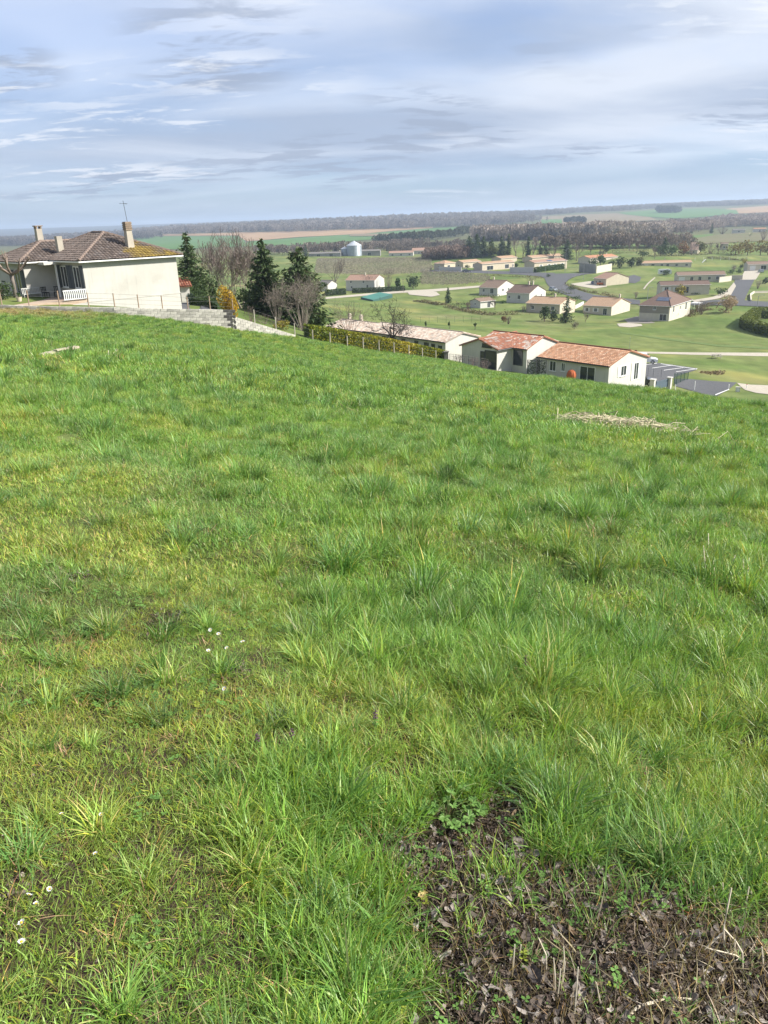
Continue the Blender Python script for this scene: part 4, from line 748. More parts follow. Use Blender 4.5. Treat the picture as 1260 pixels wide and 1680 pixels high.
def blob_centres(n, rx, ry, rz, seed, lumps=9, shell=.75):
    r = np.random.default_rng(seed); L = r.normal(size=(lumps, 3)); L /= np.linalg.norm(L, axis=1)[:, None]; L *= r.uniform(.25, .62, (lumps, 1)); L[0] = 0
    k = r.integers(0, lumps, n); d = r.normal(size=(n, 3)); d /= np.linalg.norm(d, axis=1)[:, None]
    P = L[k] + d*(r.uniform(.30, .52, lumps)[k])[:, None]*(shell+(1-shell)*r.random((n, 1))**.5); return P*np.array([rx, ry, rz])
def bush(at, wd, h, label, seed, mat, n=500, leaf=None, name='bush', cat='bush', stem=True, group=None, lift=.5, c1=(.7, .7, .7), c2=(1.25, 1.25, 1.25), aspect=.6):
    t = thing(name, label, cat, at, 0, group); P = blob_centres(n, wd*.62, wd*.62, h*.56, seed) + np.array([0, 0, h*lift]); P = P[P[:, 2] > .02]
    leafobj('crown', P, leaf or max(.10, h/16), mat, t, seed, aspect, c1, c2)
    m = MB(); m.tube([(0, 0, -.3), (0, 0, h*.35), (.05*h, 0, h*.7)], [h*.03+.02, h*.02+.015, .02], 6); r = np.random.default_rng(seed)
    for k in range(5): e = r.normal(0, .3*wd, 2)*.6; m.tube([(0, 0, h*.25), (e[0], e[1], h*r.uniform(.5, .8))], [.03, .01], 4)
    m.build('trunk', m_bark, t); return t
def twig_bush(at, wd, h, label, seed, mat, stems=26, lev=2, name='bush', cat='bush', group=None, thick=.02):
    r = np.random.default_rng(seed); t = thing(name, label, cat, at, 0, group); st, cr = MB(), MB()
    for s in range(stems):
        a = r.uniform(0, 6.283); q = r.uniform(.1, 1); d = np.array([math.cos(a)*q*wd/h*.9, math.sin(a)*q*wd/h*.9, 1]); d /= np.linalg.norm(d)
        p0 = np.array([math.cos(a)*q*wd*.08, math.sin(a)*q*wd*.08, -.1]); L = h*r.uniform(.40, .6); p1 = p0+d*L
        st.tube([p0, p1], [thick*1.3, thick], 4, cap=False); grow(cr, p1, d, h*.34, thick*.8, lev, r, .45, .05, (2, 4), minr=thick*.35)
    st.build('stems', mat, t); cr.build('twigs', mat, t); return t
def hedge(label, pts, hts, wd, mat, leaf=.10, dens=60, seed=1, c1=(.6, .6, .6), c2=(1.25, 1.25, 1.25), colfn=None, name='hedge', drop=.3):
    """a clipped hedge along world points; hts: height at each point"""
    P = np.asarray(pts, float); r = np.random.default_rng(seed); o = P[0].copy(); t = thing(name, label, 'hedge', o); P = P-o; seg = np.linalg.norm(np.diff(P, axis=0), axis=1); cum = np.concatenate([[0], np.cumsum(seg)])
    n = int(cum[-1]*(2*np.mean(hts)+wd)*dens); u = r.random(n)*cum[-1]; q = np.stack([np.interp(u, cum, P[:, k]) for k in range(3)], -1); hh = np.interp(u, cum, hts)
    i = np.clip(np.searchsorted(cum, u)-1, 0, len(seg)-1); dr = np.diff(P, axis=0)[i]; nn = np.stack([-dr[:, 1], dr[:, 0], 0*u], -1); nn /= np.linalg.norm(nn, axis=1)[:, None]
    side = r.random(n); tot = 2*hh+wd; s = side*tot; off = np.where(s < hh, -wd/2, np.where(s < 2*hh, wd/2, -wd/2+(s-2*hh))); z = np.where(s < hh, s, np.where(s < 2*hh, s-hh, hh))
    bump = (fbm(u/.6, z/.6, seed, 2)-.5)*.22; off = off*(1+bump) + r.normal(0, leaf*.4, n); z = z*(1+.25*bump) + r.normal(0, leaf*.35, n)
    C = q + nn*off[:, None] + np.stack([0*z, 0*z, z], -1)
    leafobj('foliage', C, leaf, mat, t, seed, .6, c1, c2, coltab=colfn(u/cum[-1], z, r) if colfn else None)
    m = MB()
    for k in range(len(seg)):
        a, b = P[k], P[k+1]; d = (b-a)/seg[k]; nv = np.array([-d[1], d[0], 0]); nv /= np.linalg.norm(nv); w_ = nv*wd*.34; ha, hb = np.array([0, 0, hts[k]*.7]), np.array([0, 0, hts[k+1]*.7]); dn = np.array([0, 0, -drop])
        m.add([a-w_+dn, a+w_+dn, b+w_+dn, b-w_+dn, a-w_+ha, a+w_+ha, b+w_+hb, b-w_+hb], [(3, 2, 1, 0), (4, 5, 6, 7), (0, 1, 5, 4), (1, 2, 6, 5), (2, 3, 7, 6), (3, 0, 4, 7)])
    m.build('branches', m_ever, t); return t
def dist(p): return float((np.asarray(p)-EYE) @ _fw)
def gp(px, py, rmin=1.0): return G1(px, py, rmin)
# ---- near trees behind the block wall
def atY(px, py, Y): p = PT(px, py, Y); p[2] = float(T(p[0], p[1])); return p
def standing(px, ytop, Y):
    """foot on the land at distance Y below pixel column px, and the height that reaches up to pixel row ytop"""
    top = PT(px, ytop, Y); f = top.copy(); f[2] = float(T(f[0], f[1])); return f, float(top[2]-f[2])
p, h = standing(303, 381, 90); conifer(p, h, 3.1, 'thin young spruce with see-through crown behind the corner of the brown-roofed house', 11, dens=1.7, leaf=.30, droop=.1, gaps=.22, shape=.8, name='spruce_tree')
p, h = standing(429, 392, 86); conifer(p, h, 3.5, 'dense dark spruce with a pointed top, taller one beside the bare birches', 12, dens=2.0, leaf=.30, droop=.30, gaps=.03, shape=.75, name='spruce_tree')
p, h = standing(485, 405, 84); conifer(p, h, 4.4, 'broad ragged spruce with drooping branches and a thin crooked top', 13, dens=1.9, leaf=.32, droop=.40, gaps=.14, shape=.55, name='spruce_tree')
p, h = standing(392, 390, 97); bare_tree(p, h, 'bare birch with pale trunk and reddish twigs left of the dark spruce', 21, 6, .38, .20, (2, 4), m_birchtw, .22, 'birch_tree', 3, .016)
p, h = standing(352, 398, 95); bare_tree(p, h, 'bare pale birch with fine upright twigs, above the yellow topiary bush', 22, 6, .36, .20, (2, 3), m_birchtw, .20, 'birch_tree', 4, .016)
p, h = standing(372, 412, 100); bare_tree(p, h, 'slighter bare birch standing between the other two birches', 23, 6, .40, .18, (2, 3), m_twig, .22, 'birch_tree', 3, .016)
p, h = standing(492, 474, 78.5); twig_bush(p, 3.0, h, 'wide leafless brown bush in front of the ragged spruce', 31, m_bushtw, 34, 3, thick=.018)
p, h = standing(452, 482, 80); twig_bush(p, 1.5, h, 'small leafless bush between the two dark spruces', 32, m_bushtw, 18, 3, thick=.016)
p, h = standing(573, 512, 96); twig_bush(p, 2.0, h, 'low leafless shrub before the carport of the annexe', 33, m_twig, 20, 3, thick=.02)
p, h = standing(642, 486, 101); bare_tree(p, h, 'gnarled leafless walnut tree with arching limbs before the long white house', 45, 6, .70, .03, (2, 4), pm('bark_black', (.045, .038, .034), (.03, .026, .024), 4, .95), .26, 'walnut_tree', 1, .014, .06, rad=.19)
p, h = standing(372, 463, 72)
t = bush(p, 1.9, h*1.32, 'yellow clipped dome-shaped bush at the end of the block wall', 51, m_gold, 2200, .085, 'topiary_bush', lift=.40, c1=(.6, .55, .5), c2=(1.15, 1.1, 1.0))
p, h = standing(318, 455, 86); hedge('tall dark green clipped cypress hedge beside the little red-roofed shed', [PT(301, 480, 84)*[1, 1, 0]+[0, 0, p[2]], PT(334, 480, 86)*[1, 1, 0]+[0, 0, p[2]]], [h, h*.98], 1.3, m_ever, .09, 110, 52)
hedge('low dark hedge along the tarred yard behind the block wall', [atY(312, 495, 80), atY(345, 495, 79.5), atY(360, 497, 78)], [.95, .9, .9], .8, m_ever, .08, 90, 53)
p, h = standing(312, 478, 80); bush(p, 1.3, h, 'small grey-green shrub beside the little shed', 54, m_needle2, 260, .09)
p, h = standing(405, 470, 92); bush(p, 3.0, h, 'dark shrub filling the gap between birches and dark spruce', 55, m_ever, 700, .13)
p, h = standing(345, 452, 93); bush(p, 1.6, h, 'narrow dark evergreen shrub between cypress hedge and topiary', 56, m_ever, 500, .13)
# lichen-pale scrub along the foot of the sloping wall
for i, (px, yt, Y, wd) in enumerate([(410, 505, 74, 1.6), (432, 515, 75, 1.4), (455, 520, 76.5, 1.6)]):
    p, h = standing(px, yt, Y); twig_bush(p, wd, max(h, .7), ['grey-brown scrub by the corner of the sloping block wall', 'grey-brown scrub half way along the sloping block wall', 'grey-brown scrub at the low end of the sloping block wall'][i], 60+i, m_twig, 16, 2, group='scrub along the sloping wall', thick=.014)
p, h = standing(463, 524, 74); bush(p, 1.6, max(h, .8), 'small yellow-green shrub where the sloping wall ends', 64, m_yellow, 420, .08)
# the clipped hedge on the meadow's edge
HL = [(503, 558, 71.5), (530, 563, 72.6), (560, 568.5, 74), (600, 574.5, 76), (640, 580, 78.5), (680, 586, 81), (728, 592, 83.4)]
HT = [(505, 533), (530, 536.5), (560, 542), (600, 549), (640, 557), (680, 565), (728, 575)]
pts, hts = [], []
for (a, b, Y), (c, d) in zip(HL, HT):
    p = atY(a, b, Y+1.1); pts.append(p); hts.append(float(PT(c, d, Y+1.1)[2]-p[2]))
def hcol(u, z, r):
    k = np.clip(np.interp(u, [0, .12, .3, .55, .64, .70, .76, 1], [.0, .1, .35, .45, .75, .9, .30, .15]) + r.normal(0, .22, len(u)), 0, 1)[:, None]
    return np.array([.55, .75, .8])*(1-k) + np.array([1.5, 1.25, .9])*k
hedge('long clipped laurel hedge, dark green turning yellow, along the meadow fence', pts, hts, 1.0, leafmat('hedge_leaves', (.27, .275, .035), (.34, .31, .04), .4), .10, 150, 71, colfn=hcol)
# pollarded tree in the left garden
p = atY(25, 486, 67.5); t = thing('pollarded_tree', 'pollarded lime tree with knuckled bare limbs in the left garden', 'tree', p); r = np.random.default_rng(5)
m = MB(); m.tube([(0, 0, -.4), (.03, .05, 1.0), (0, 0, 2.0)], [.19, .15, .17], 9); m.build('trunk', m_barkg, t, True); m = MB(); tw = MB()
for k in range(9):
    a = k*.70+r.uniform(-.2, .2); L = r.uniform(1.0, 1.8); e = np.array([math.cos(a)*L, math.sin(a)*L, 2.0+r.uniform(.6, 1.5)]); mid = e*.5+np.array([0, 0, .8])+r.normal(0, .1, 3)
    m.tube([(0, 0, 1.85), mid, e, e+(0, 0, .12)], [.12, .085, .075, .11], 7)
    for j in range(6): d = e + r.normal(0, .16, 3) + (0, 0, .30); tw.tube([e, d], [.045, .02], 4)
m.build('limbs', pm('bark_rosy', (.26, .20, .165), (.19, .15, .125), 3, .95), t, True); tw.build('twigs', MATS['bark_rosy'], t)
p, h = standing(-2, 458, 66); bush(p, 1.6, h, 'dark green bush at the left edge of the garden', 57, m_ever, 500, .09)
p = atY(30, 484, 65); t = thing('flower_pot', 'pale clay flower pot at the foot of the pollarded lime', 'flower pot', p)
MB().lathe([(.16, 0), (.22, .3), (.24, .36), (.19, .36), (.17, .30)], (0, 0, 0), 12).build('pot', pm('clay_pale', (.55, .46, .36)), t)
leafobj('plant', blob_centres(60, .25, .25, .3, 9)+[0, 0, .5], .06, m_green, t, 8)
# ---- village trees: kind, foot px, foot py, height px, width px, label
VT = [
 ('con', 735, 497.5, 25, 13, 'small dark conifer alone on the pasture between the gravel road and the white shed'),
 ('con', 928, 530, 43, 27, 'dark spreading fir on the lawn before the long beige bungalow'),
 ('ever', 893, 528, 28, 16, 'tall rounded dark evergreen, left of the pair beside the dark fir'),
 ('ever', 907, 527, 19, 14, 'short round evergreen touching the dark fir on the lawn'),
 ('twig', 876, 512, 14, 15, 'brown leafless bush at the left corner of the long beige bungalow'),
 ('tan', 942, 540, 13, 14, 'pale brown rounded bush on the lawn below the dark fir'),
 ('rust', 826, 529, 11, 9, 'rusty orange little shrub at the field edge below the white shed'),
 ('twig', 834, 532, 11, 9, 'grey leafless shrub next to the rusty little shrub'),
 ('bare', 961, 529, 17, 14, 'small bare fruit tree below the lone cream bungalow'),
 ('straw', 1191, 513, 31, 31, 'large straw-coloured pampas-like bush by the tarred crossroads'),
 ('ever', 1182, 485, 15, 20, 'grey-green olive tree by the curving pale bank'),
 ('gold', 1116, 487, 19, 14, 'bright yellow clipped bush before the house with arched porch'),
 ('autumn', 1150, 480, 18, 24, 'yellow-brown rounded tree at the right end of the arched-porch house'),
 ('ever', 1093, 452, 11, 13, 'dark round bush beside the white caravan'),
 ('ever', 1087, 484, 6, 7, 'little dark ball shrub, left of the pair under the arched-porch house'),
 ('ever', 1097, 482, 6, 7, 'little dark ball shrub, right of the pair under the arched-porch house'),
 ('twig', 1150, 516, 20, 20, 'bare thicket beside the terrace of the solar-panelled house'),
 ('twig', 1105, 523, 9, 14, 'grey-brown shrub below the terrace of the solar-panelled house'),
 ('bare', 549, 474, 51, 33, 'tall bare brown poplar left of the white two-storey farmhouse'),
 ('twig', 637, 478, 30, 20, 'brown leafless tree to the right of the white farmhouse'),
 ('ever', 653, 477, 26, 8, 'dark upright cypress between two bare bushes by the farmhouse'),
 ('ever', 678, 474, 24, 26, 'wide dark evergreen clump at the end of the farmhouse hedge'),
 ('twig', 607, 478, 22, 16, 'brown bush in front of the white farmhouse wall'),
 ('con', 502, 421, 19, 9, 'distant dark conifer left of the silos'),
 ('con', 540, 411, 14, 8, 'distant dark conifer between the small silo and the pale barn'),
 ('con', 647, 413, 9, 5, 'tiny dark conifer behind the long red-roofed building'),
 ('bare', 664, 413, 12, 16, 'distant bare tree behind the long red-roofed building'),
 ('con', 769, 421, 32, 19, 'broad dark green pine, leftmost in the row above the upper houses'),
 ('con', 782, 421, 35, 16, 'tall dark pine second in the row above the upper houses'),
 ('con', 793, 420, 30, 17, 'dark leaning pine behind the tan roofs of the upper row'),
 ('blue', 781, 423, 24, 18, 'bluish cedar in front of the tall dark pines'),
 ('con', 806, 419, 27, 14, 'dark cypress beside the yellow-green tree above the upper row'),
 ('olive', 810, 422, 21, 15, 'yellow-green rounded tree above the upper row of houses'),
 ('con', 822, 421, 31, 11, 'slender dark spruce to the right of the yellow-green tree'),
 ('con', 834, 422, 34, 8, 'very slender dark cypress in the middle of the upper tree row'),
 ('con', 826, 423, 24, 14, 'low dark spruce between the two slender ones'),
 ('bare', 846, 423, 37, 26, 'tall bare poplar to the right of the very slender cypress'),
 ('bare', 858, 424, 32, 24, 'bare poplar behind the roof with the solar panel'),
 ('con', 866, 424, 33, 8, 'narrow dark cypress between the bare poplars'),
 ('bare', 874, 424, 36, 26, 'thin bare tree with upswept twigs above the pinkish roof'),
 ('con', 886, 425, 26, 12, 'dark bushy conifer, left of the last two before the lone fir'),
 ('con', 896, 425, 24, 12, 'dark bushy conifer, right of the last two before the lone fir'),
 ('bare', 908, 426, 28, 24, 'bare grey tree beside the lone fir by the street lamp'),
 ('con', 930, 426, 31, 16, 'lone dark fir by the road at the end of the upper row'),
 ('bare', 946, 428, 28, 26, 'pale bare tree to the right of the lone fir'),
 ('bare', 968, 418, 18, 18, 'small bare tree behind the bright orange roof'),
 ('ever', 995, 414, 14, 12, 'round dark pine on a stem behind the bright orange roof'),
 ('ever', 973, 437, 14, 14, 'dark green bush, left one in front of the bright orange roof'),
 ('ever', 985, 437, 19, 15, 'loose green bush, tallest in front of the bright orange roof'),
 ('ever', 1003, 440, 13, 12, 'round dark bush by the grey garden wall'),
 ('ever', 1017, 440, 18, 16, 'grey-green bush between the grey wall and the yellow-green bush'),
 ('ever', 1036, 439, 19, 16, 'deep green bush beside the yellow-green one'),
 ('olive', 1048, 436, 16, 13, 'yellow-green bush near the topmost cream bungalow'),
 ('ever', 1054, 422, 14, 20, 'dark round-topped evergreen left of the big pine group'),
 ('con', 1089, 418, 27, 20, 'dark pine with a pointed top above the topmost cream bungalow'),
 ('ever', 1083, 420, 18, 20, 'dark round evergreen in the big group, left side'),
 ('ever', 1102, 420, 20, 20, 'dark round evergreen in the big group, right side'),
 ('rust', 1121, 419, 23, 20, 'reddish-brown tree still holding its leaves'),
 ('twig', 1134, 418, 16, 16, 'grey bush beside the reddish-brown tree'),
 ('olive', 1148, 416, 20, 18, 'olive-green tree above the middle cream bungalow'),
 ('twig', 1165, 416, 15, 22, 'grey leafless thicket left of the yellow tree row'),
 ('bare', 1033, 411, 22, 20, 'wide bare oak at the foot of the green field, left of two'),
 ('bare', 1045, 411, 20, 18, 'bare oak at the foot of the green field, right of two'),
 ('autumn', 1206, 419, 22, 28, 'yellow-leaved tree, first from the left in the yellow row'),
 ('autumn', 1226, 419, 24, 28, 'yellow-leaved tree, second in the yellow row'),
 ('autumn', 1247, 419, 23, 28, 'yellow-leaved tree, third in the yellow row'),
 ('autumn', 1266, 420, 24, 28, 'yellow-leaved tree cut by the picture edge in the yellow row'),
 ('con', 1167, 383, 15, 8, 'tall dark cypress alone on the far slope'),
 ('con', 1134, 383, 9, 6, 'tiny dark fir on the far slope beside a brown roof'),
 ('twig', 1185, 384, 10, 26, 'far grey thicket to the right of the lone cypress'),
 ('twig', 1252, 394, 14, 14, 'far bare tree at the right edge of the vine field'),
 ('gold', 1222, 433, 8, 9, 'small yellow shrub by the lane-end house'),
 ('ever', 1212, 449, 9, 8, 'dark shrub left of the lane-end drive'),
 ('ever', 937, 476, 7, 16, 'dark low shrub along the road bend'),
 ('ever', 944, 493, 9, 18, 'dark clipped shrub between the two tan-roofed bungalows'),
 ('ever', 850, 482, 6, 12, 'green shrub between the dull and the dark brown roof'),
 ('twig', 870, 466, 10, 20, 'grey leafless bush behind the dark-roofed house'),
 ('twig', 768, 510, 12, 12, 'thin bare shrub at the back of the white shed'),
 ('bare', 812, 508, 18, 14, 'small bare fruit tree in front of the white shed wall'),
 ('sap', 698.5, 539, 12, 4, 'young staked tree on the lawn, leftmost of the three'),
 ('sap', 737, 540, 14, 5, 'young staked tree on the lawn, middle of the three'),
 ('sap', 779, 541, 13, 6, 'young staked tree on the lawn, rightmost of the three'),
]
for i, (k, px, py, hp, wp, lab) in enumerate(VT):
    p = gp(px, py, 120); s = dist(p)/F; h, wd = hp*s, wp*s*(1.6 if 755 < px < 935 and 417 < py < 428 else 1.15); sd_ = 200+i
    if k == 'con': conifer(p, h, wd*.5, lab, sd_, dens=1.5 if h < 7 else 1.0, leaf=max(.30, h/18), droop=.15, gaps=.05, shape=.7, group='conifers of the village')
    elif k == 'blue': conifer(p, h, wd*.5, lab, sd_, m_needle2, dens=1.0, leaf=h/16, droop=.1, group='conifers of the village')
    elif k == 'ever': bush(p, wd, h, lab, sd_, [m_ever, m_green][i % 4 == 0], 420, max(.14, h/15), group='evergreens of the village', name='evergreen_bush')
    elif k in ('gold', 'autumn', 'rust', 'straw', 'olive', 'tan'):
        m_ = {'gold': m_yellow, 'autumn': leafmat('leaves_autumn', (.21, .165, .035), (.16, .13, .04), .3), 'rust': m_rust, 'straw': m_straw, 'olive': leafmat('leaves_olive', (.12, .125, .03), (.09, .105, .03), .3), 'tan': m_brown}[k]
        bush(p, wd, h, lab, sd_, m_, 460 if k != 'straw' else 1100, max(.14, h/16), group=None, name='leafy_bush' if h < 4 else 'leafy_tree', cat='bush' if h < 4 else 'tree', aspect=.3 if k in ('straw', 'tan') else .6)
    elif k == 'bare': bare_tree(p, h, lab, sd_, 4, .42, .20, (2, 4), m_twig, .22, stems=1, minr=.03*s*5, group='bare trees of the village')
    elif k == 'twig': twig_bush(p, wd*.55, h, lab, sd_, m_twig, 22, 2, thick=max(.02, s*.16), group='leafless bushes of the village')
    elif k == 'sap':
        t = thing('young_tree', lab, 'tree', p, 0, 'young staked trees on the lawn'); MB().tube([(0, 0, -.2), (.05, 0, h)], [.05, .02], 5).build('trunk', m_bark, t)
        leafobj('crown', blob_centres(90, wd*.45, wd*.45, h*.36, sd_)+[0, 0, h*.66], .13, m_ever, t, sd_)
        MB().tube([(.2, .1, -.2), (.2, .1, h*.6)], .03, 5).build('stake', m_barkg, t)
VT2 = [
 ('ever', 1198, 451, 9, 11, 'dark clutter of shrubs at the right end of the middle bungalow'), ('twig', 1203, 446, 9, 10, 'brown shrub between the middle bungalow and the lane-end drive'),
 ('ever', 1216, 441, 8, 9, 'dark shrub beside the garage of the lane-end house'), ('twig', 1243, 474, 13, 16, 'brown thicket on the lane verge inside the pale kerb wall'), ('ever', 1255, 466, 12, 14, 'dark shrubs at the right edge above the pale kerb wall'),
 ('ever', 899, 455, 6, 9, 'small green shrub at the corner of the upper road bend'), ('ever', 846, 440, 9, 8, 'green shrub between the carport house and the high white wall'), ('gold', 838, 438, 9, 5, 'yellowish narrow shrub beside the carport house'),
 ('ever', 766, 441, 7, 12, 'dark low shrubs in front of the open carport'), ('twig', 1043, 489, 9, 10, 'bare shrub by the corner of the two-tone house lane'), ('ever', 1140, 484, 5, 16, 'row of little dark shrubs below the arched porch'),
 ('twig', 858, 512, 9, 14, 'grey shrub between the white shed and the long beige bungalow'), ('ever', 826, 498, 6, 12, 'dark shrub at the foot of the dark-roofed white house'), ('ever', 1008, 512, 5, 9, 'small dark shrub against the gable of the lone cream bungalow'),
 ('bare', 985, 430, 22, 20, 'bare ash tree behind the round bushes by the grey wall'), ('bare', 1074, 424, 20, 20, 'bare tree at the left of the dark evergreen group'), ('bare', 1178, 416, 18, 20, 'bare tree just left of the yellow row'), ('ever', 729, 425, 10, 16, 'dark shrub behind the corner bungalow'),
]
for i, (k, px, py, hp, wp, lab) in enumerate(VT2):
    p = gp(px, py, 120); s = dist(p)/F; h, wd = hp*s, wp*s; sd_ = 400+i
    if k == 'ever': bush(p, wd, h, lab, sd_, [m_ever, m_green][i % 3 == 0], 300, max(.14, h/12), group='evergreens of the village', name='evergreen_bush')
    elif k == 'gold': bush(p, wd, h, lab, sd_, m_yellow, 300, max(.14, h/12), name='leafy_bush')
    elif k == 'bare': bare_tree(p, h, lab, sd_, 4, .42, .20, (2, 4), m_twig, .22, stems=1, minr=.03*s*5, group='bare trees of the village')
    else: twig_bush(p, wd*.55, h, lab, sd_, m_bushtw, 22, 2, thick=max(.02, s*.16), group='leafless bushes of the village')
# ---- hedges of the village
def scrub(label, P, hp, wd, seed, rmin=120, n=900, cols=((.75, .95, .6), (1.5, 1.2, .9))):
    """a ragged, broken bank of low scrub"""
    pts = np.array([gp(a, b, rmin) for a, b in P]); r = np.random.default_rng(seed); o = pts[0].copy(); t = thing('field_scrub', label, 'scrub', o); seg = np.linalg.norm(np.diff(pts, axis=0), axis=1); cum = np.concatenate([[0], np.cumsum(seg)])
    u = r.random(n)*cum[-1]; hgt = hp*dist(pts[0])/F; prof = np.clip(fbm(u/3.0, u*0, seed, 3)*2.4-.55, .05, 1.3); C = np.stack([np.interp(u, cum, pts[:, k]) for k in range(3)], -1)-o; C[:, :2] += r.normal(0, wd*.35, (n, 2)); C[:, 2] += hgt*prof*r.random(n)
    leafobj('foliage', C, .30, m_brown, t, seed, .35, *cols); m = MB()
    for k in range(60): i = r.integers(0, n); b = C[i]*[1, 1, 1]; m.tube([b*[1, 1, 1]-[0, 0, hgt], b+[r.normal(0, .2), r.normal(0, .2), hgt*.5]], .03, 3, cap=False)
    m.build('stems', m_twig, t)
def hpx(label, P, hp, wd, mat, seed, rmin=120, leaf=.24, dens=24, **kw):
    pts = [gp(a, b, rmin) for a, b in P]; hedge(label, pts, [hp*dist(q)/F for q in pts], wd, mat, leaf, dens, seed, **kw)
hpx('dark clipped hedge left of the farmhouse gate', [(535, 485.5), (566, 483)], 9, 1.6, m_ever, 301)
hpx('dark clipped hedge in front of the farmhouse, right of the gate', [(579, 481), (640, 478.5), (664, 477)], 7, 1.6, m_ever, 302)
hpx('green hedge before the house with one solar panel', [(878, 447.5), (924, 441.5)], 8, 1.6, m_green, 303)
scrub('scrubby brown hedge between gravel road and pasture', [(680, 494.5), (700, 497), (720, 501), (733, 500)], 5, 1.4, 304)
scrub('scrubby brown field bank below the white shed', [(735, 504), (770, 512), (800, 517), (850, 516)], 5, 3.4, 305, n=1500)
scrub('low brown hedge along the road bend above the lone cream bungalow', [(928, 468), (958, 478), (990, 484), (1010, 490)], 4, 1.0, 306, n=1000)
hpx('tall clipped conifer hedge square at the right edge of the lawn', [(1290, 521), (1240, 523), (1220, 538), (1244, 547), (1290, 556)], 17, 2.2, leafmat('hedge_thuja', (.17, .20, .03), (.10, .135, .025), .3), 307, 120, .18, 40)
scrub('scrub along the terrace wall of the solar-panelled house', [(1112, 517), (1140, 512), (1165, 508)], 5, 1.4, 308)
scrub('ragged hedge behind the lawn of the lane-end house', [(1160, 424), (1226, 428)], 4, 1.5, 309, 250)
scrub('overgrown strip between the mown lawn and the sheds of the dull-roofed house', [(742, 500), (772, 500), (790, 492), (812, 488)], 6, 3.5, 310, n=1100, cols=((.6, .95, .5), (1.3, 1.3, .8)))
scrub('brown weedy verge along the vineyard road', [(716, 449), (790, 451.5), (850, 454), (890, 457)], 2.5, 1.6, 311, n=1000)
scrub('bushes hugging the back of the long beige bungalow', [(865, 488), (900, 484), (940, 482)], 7, 2.0, 312, n=700, cols=((.4, .75, .4), (1.0, 1.1, .6)))
scrub('garden shrubs around the terrace of the two-tone house', [(1128, 520), (1150, 505), (1180, 498)], 6, 2.5, 313, n=800, cols=((.5, .7, .4), (1.5, 1.2, .9)))
scrub('rough weedy bank beside the sandy path and entrance road', [(1150, 612), (1165, 614), (1178, 612)], 3, 1.6, 314, n=500, cols=((1.2, 1.1, .9), (2.0, 1.6, 1.3)))
scrub('thicket along the foot of the green field behind the upper houses', [(880, 424), (940, 426), (1010, 417), (1060, 412)], 9, 5, 315, 250, 1600)
scrub('garden thicket behind the three cream bungalows', [(1060, 421), (1110, 420), (1170, 417), (1195, 416)], 9, 4, 316, 250, 1400, ((.45, .7, .4), (1.3, 1.1, .8)))
# ------------------------------------------------------------------ scattering by instances (only for what nobody could count)
def scatter(name, P, rot, scl, idx, tint, protos, kind='stuff'):
    n = len(P); me = bpy.data.meshes.new(name); me.vertices.add(n); me.vertices.foreach_set('co', np.asarray(P, np.float32).ravel())
    for an, ty, da, key in (('rot', 'FLOAT_VECTOR', rot, 'vector'), ('scl', 'FLOAT_VECTOR', scl, 'vector'), ('tint', 'FLOAT_COLOR', np.concatenate([tint, np.ones((n, 1))], 1), 'color')):
        me.attributes.new(an, ty, 'POINT').data.foreach_set(key, np.asarray(da, np.float32).ravel())
    me.attributes.new('idx', 'INT', 'POINT').data.foreach_set('value', np.asarray(idx, np.int32))
    c = bpy.data.collections.new(name+'_kinds')
    for i, pmh in enumerate(protos): c.objects.link(bpy.data.objects.new(f'{name}_kind_{i:02d}', pmh))
    g = bpy.data.node_groups.new(name+'_scatter', 'GeometryNodeTree'); g.interface.new_socket('Geometry', in_out='INPUT', socket_type='NodeSocketGeometry'); g.interface.new_socket('Geometry', in_out='OUTPUT', socket_type='NodeSocketGeometry')
    gi, go = g.nodes.new('NodeGroupInput'), g.nodes.new('NodeGroupOutput'); ci = g.nodes.new('GeometryNodeCollectionInfo'); ci.inputs['Collection'].default_value = c; ci.inputs['Separate Children'].default_value = True; ci.inputs['Reset Children'].default_value = True
    ip = g.nodes.new('GeometryNodeInstanceOnPoints'); ip.inputs['Pick Instance'].default_value = True
    def na(nm, ty):
        x = g.nodes.new('GeometryNodeInputNamedAttribute'); x.data_type = ty; x.inputs['Name'].default_value = nm; return [o for o in x.outputs if o.enabled and o.name == 'Attribute'][0]
    g.links.new(gi.outputs[0], ip.inputs['Points']); g.links.new(ci.outputs[0], ip.inputs['Instance']); g.links.new(na('idx', 'INT'), ip.inputs['Instance Index'])
    g.links.new(na('rot', 'FLOAT_VECTOR'), ip.inputs['Rotation']); g.links.new(na('scl', 'FLOAT_VECTOR'), ip.inputs['Scale']); g.links.new(ip.outputs[0], go.inputs[0])
    o = link(bpy.data.objects.new(name, me)); md = o.modifiers.new('scatter', 'NODES'); md.node_group = g; return props(o, kind=kind)
def quat_rot(n, r, tilt=.0): return np.stack([r.normal(0, tilt, n), r.normal(0, tilt, n), r.uniform(0, 6.283, n)], -1)
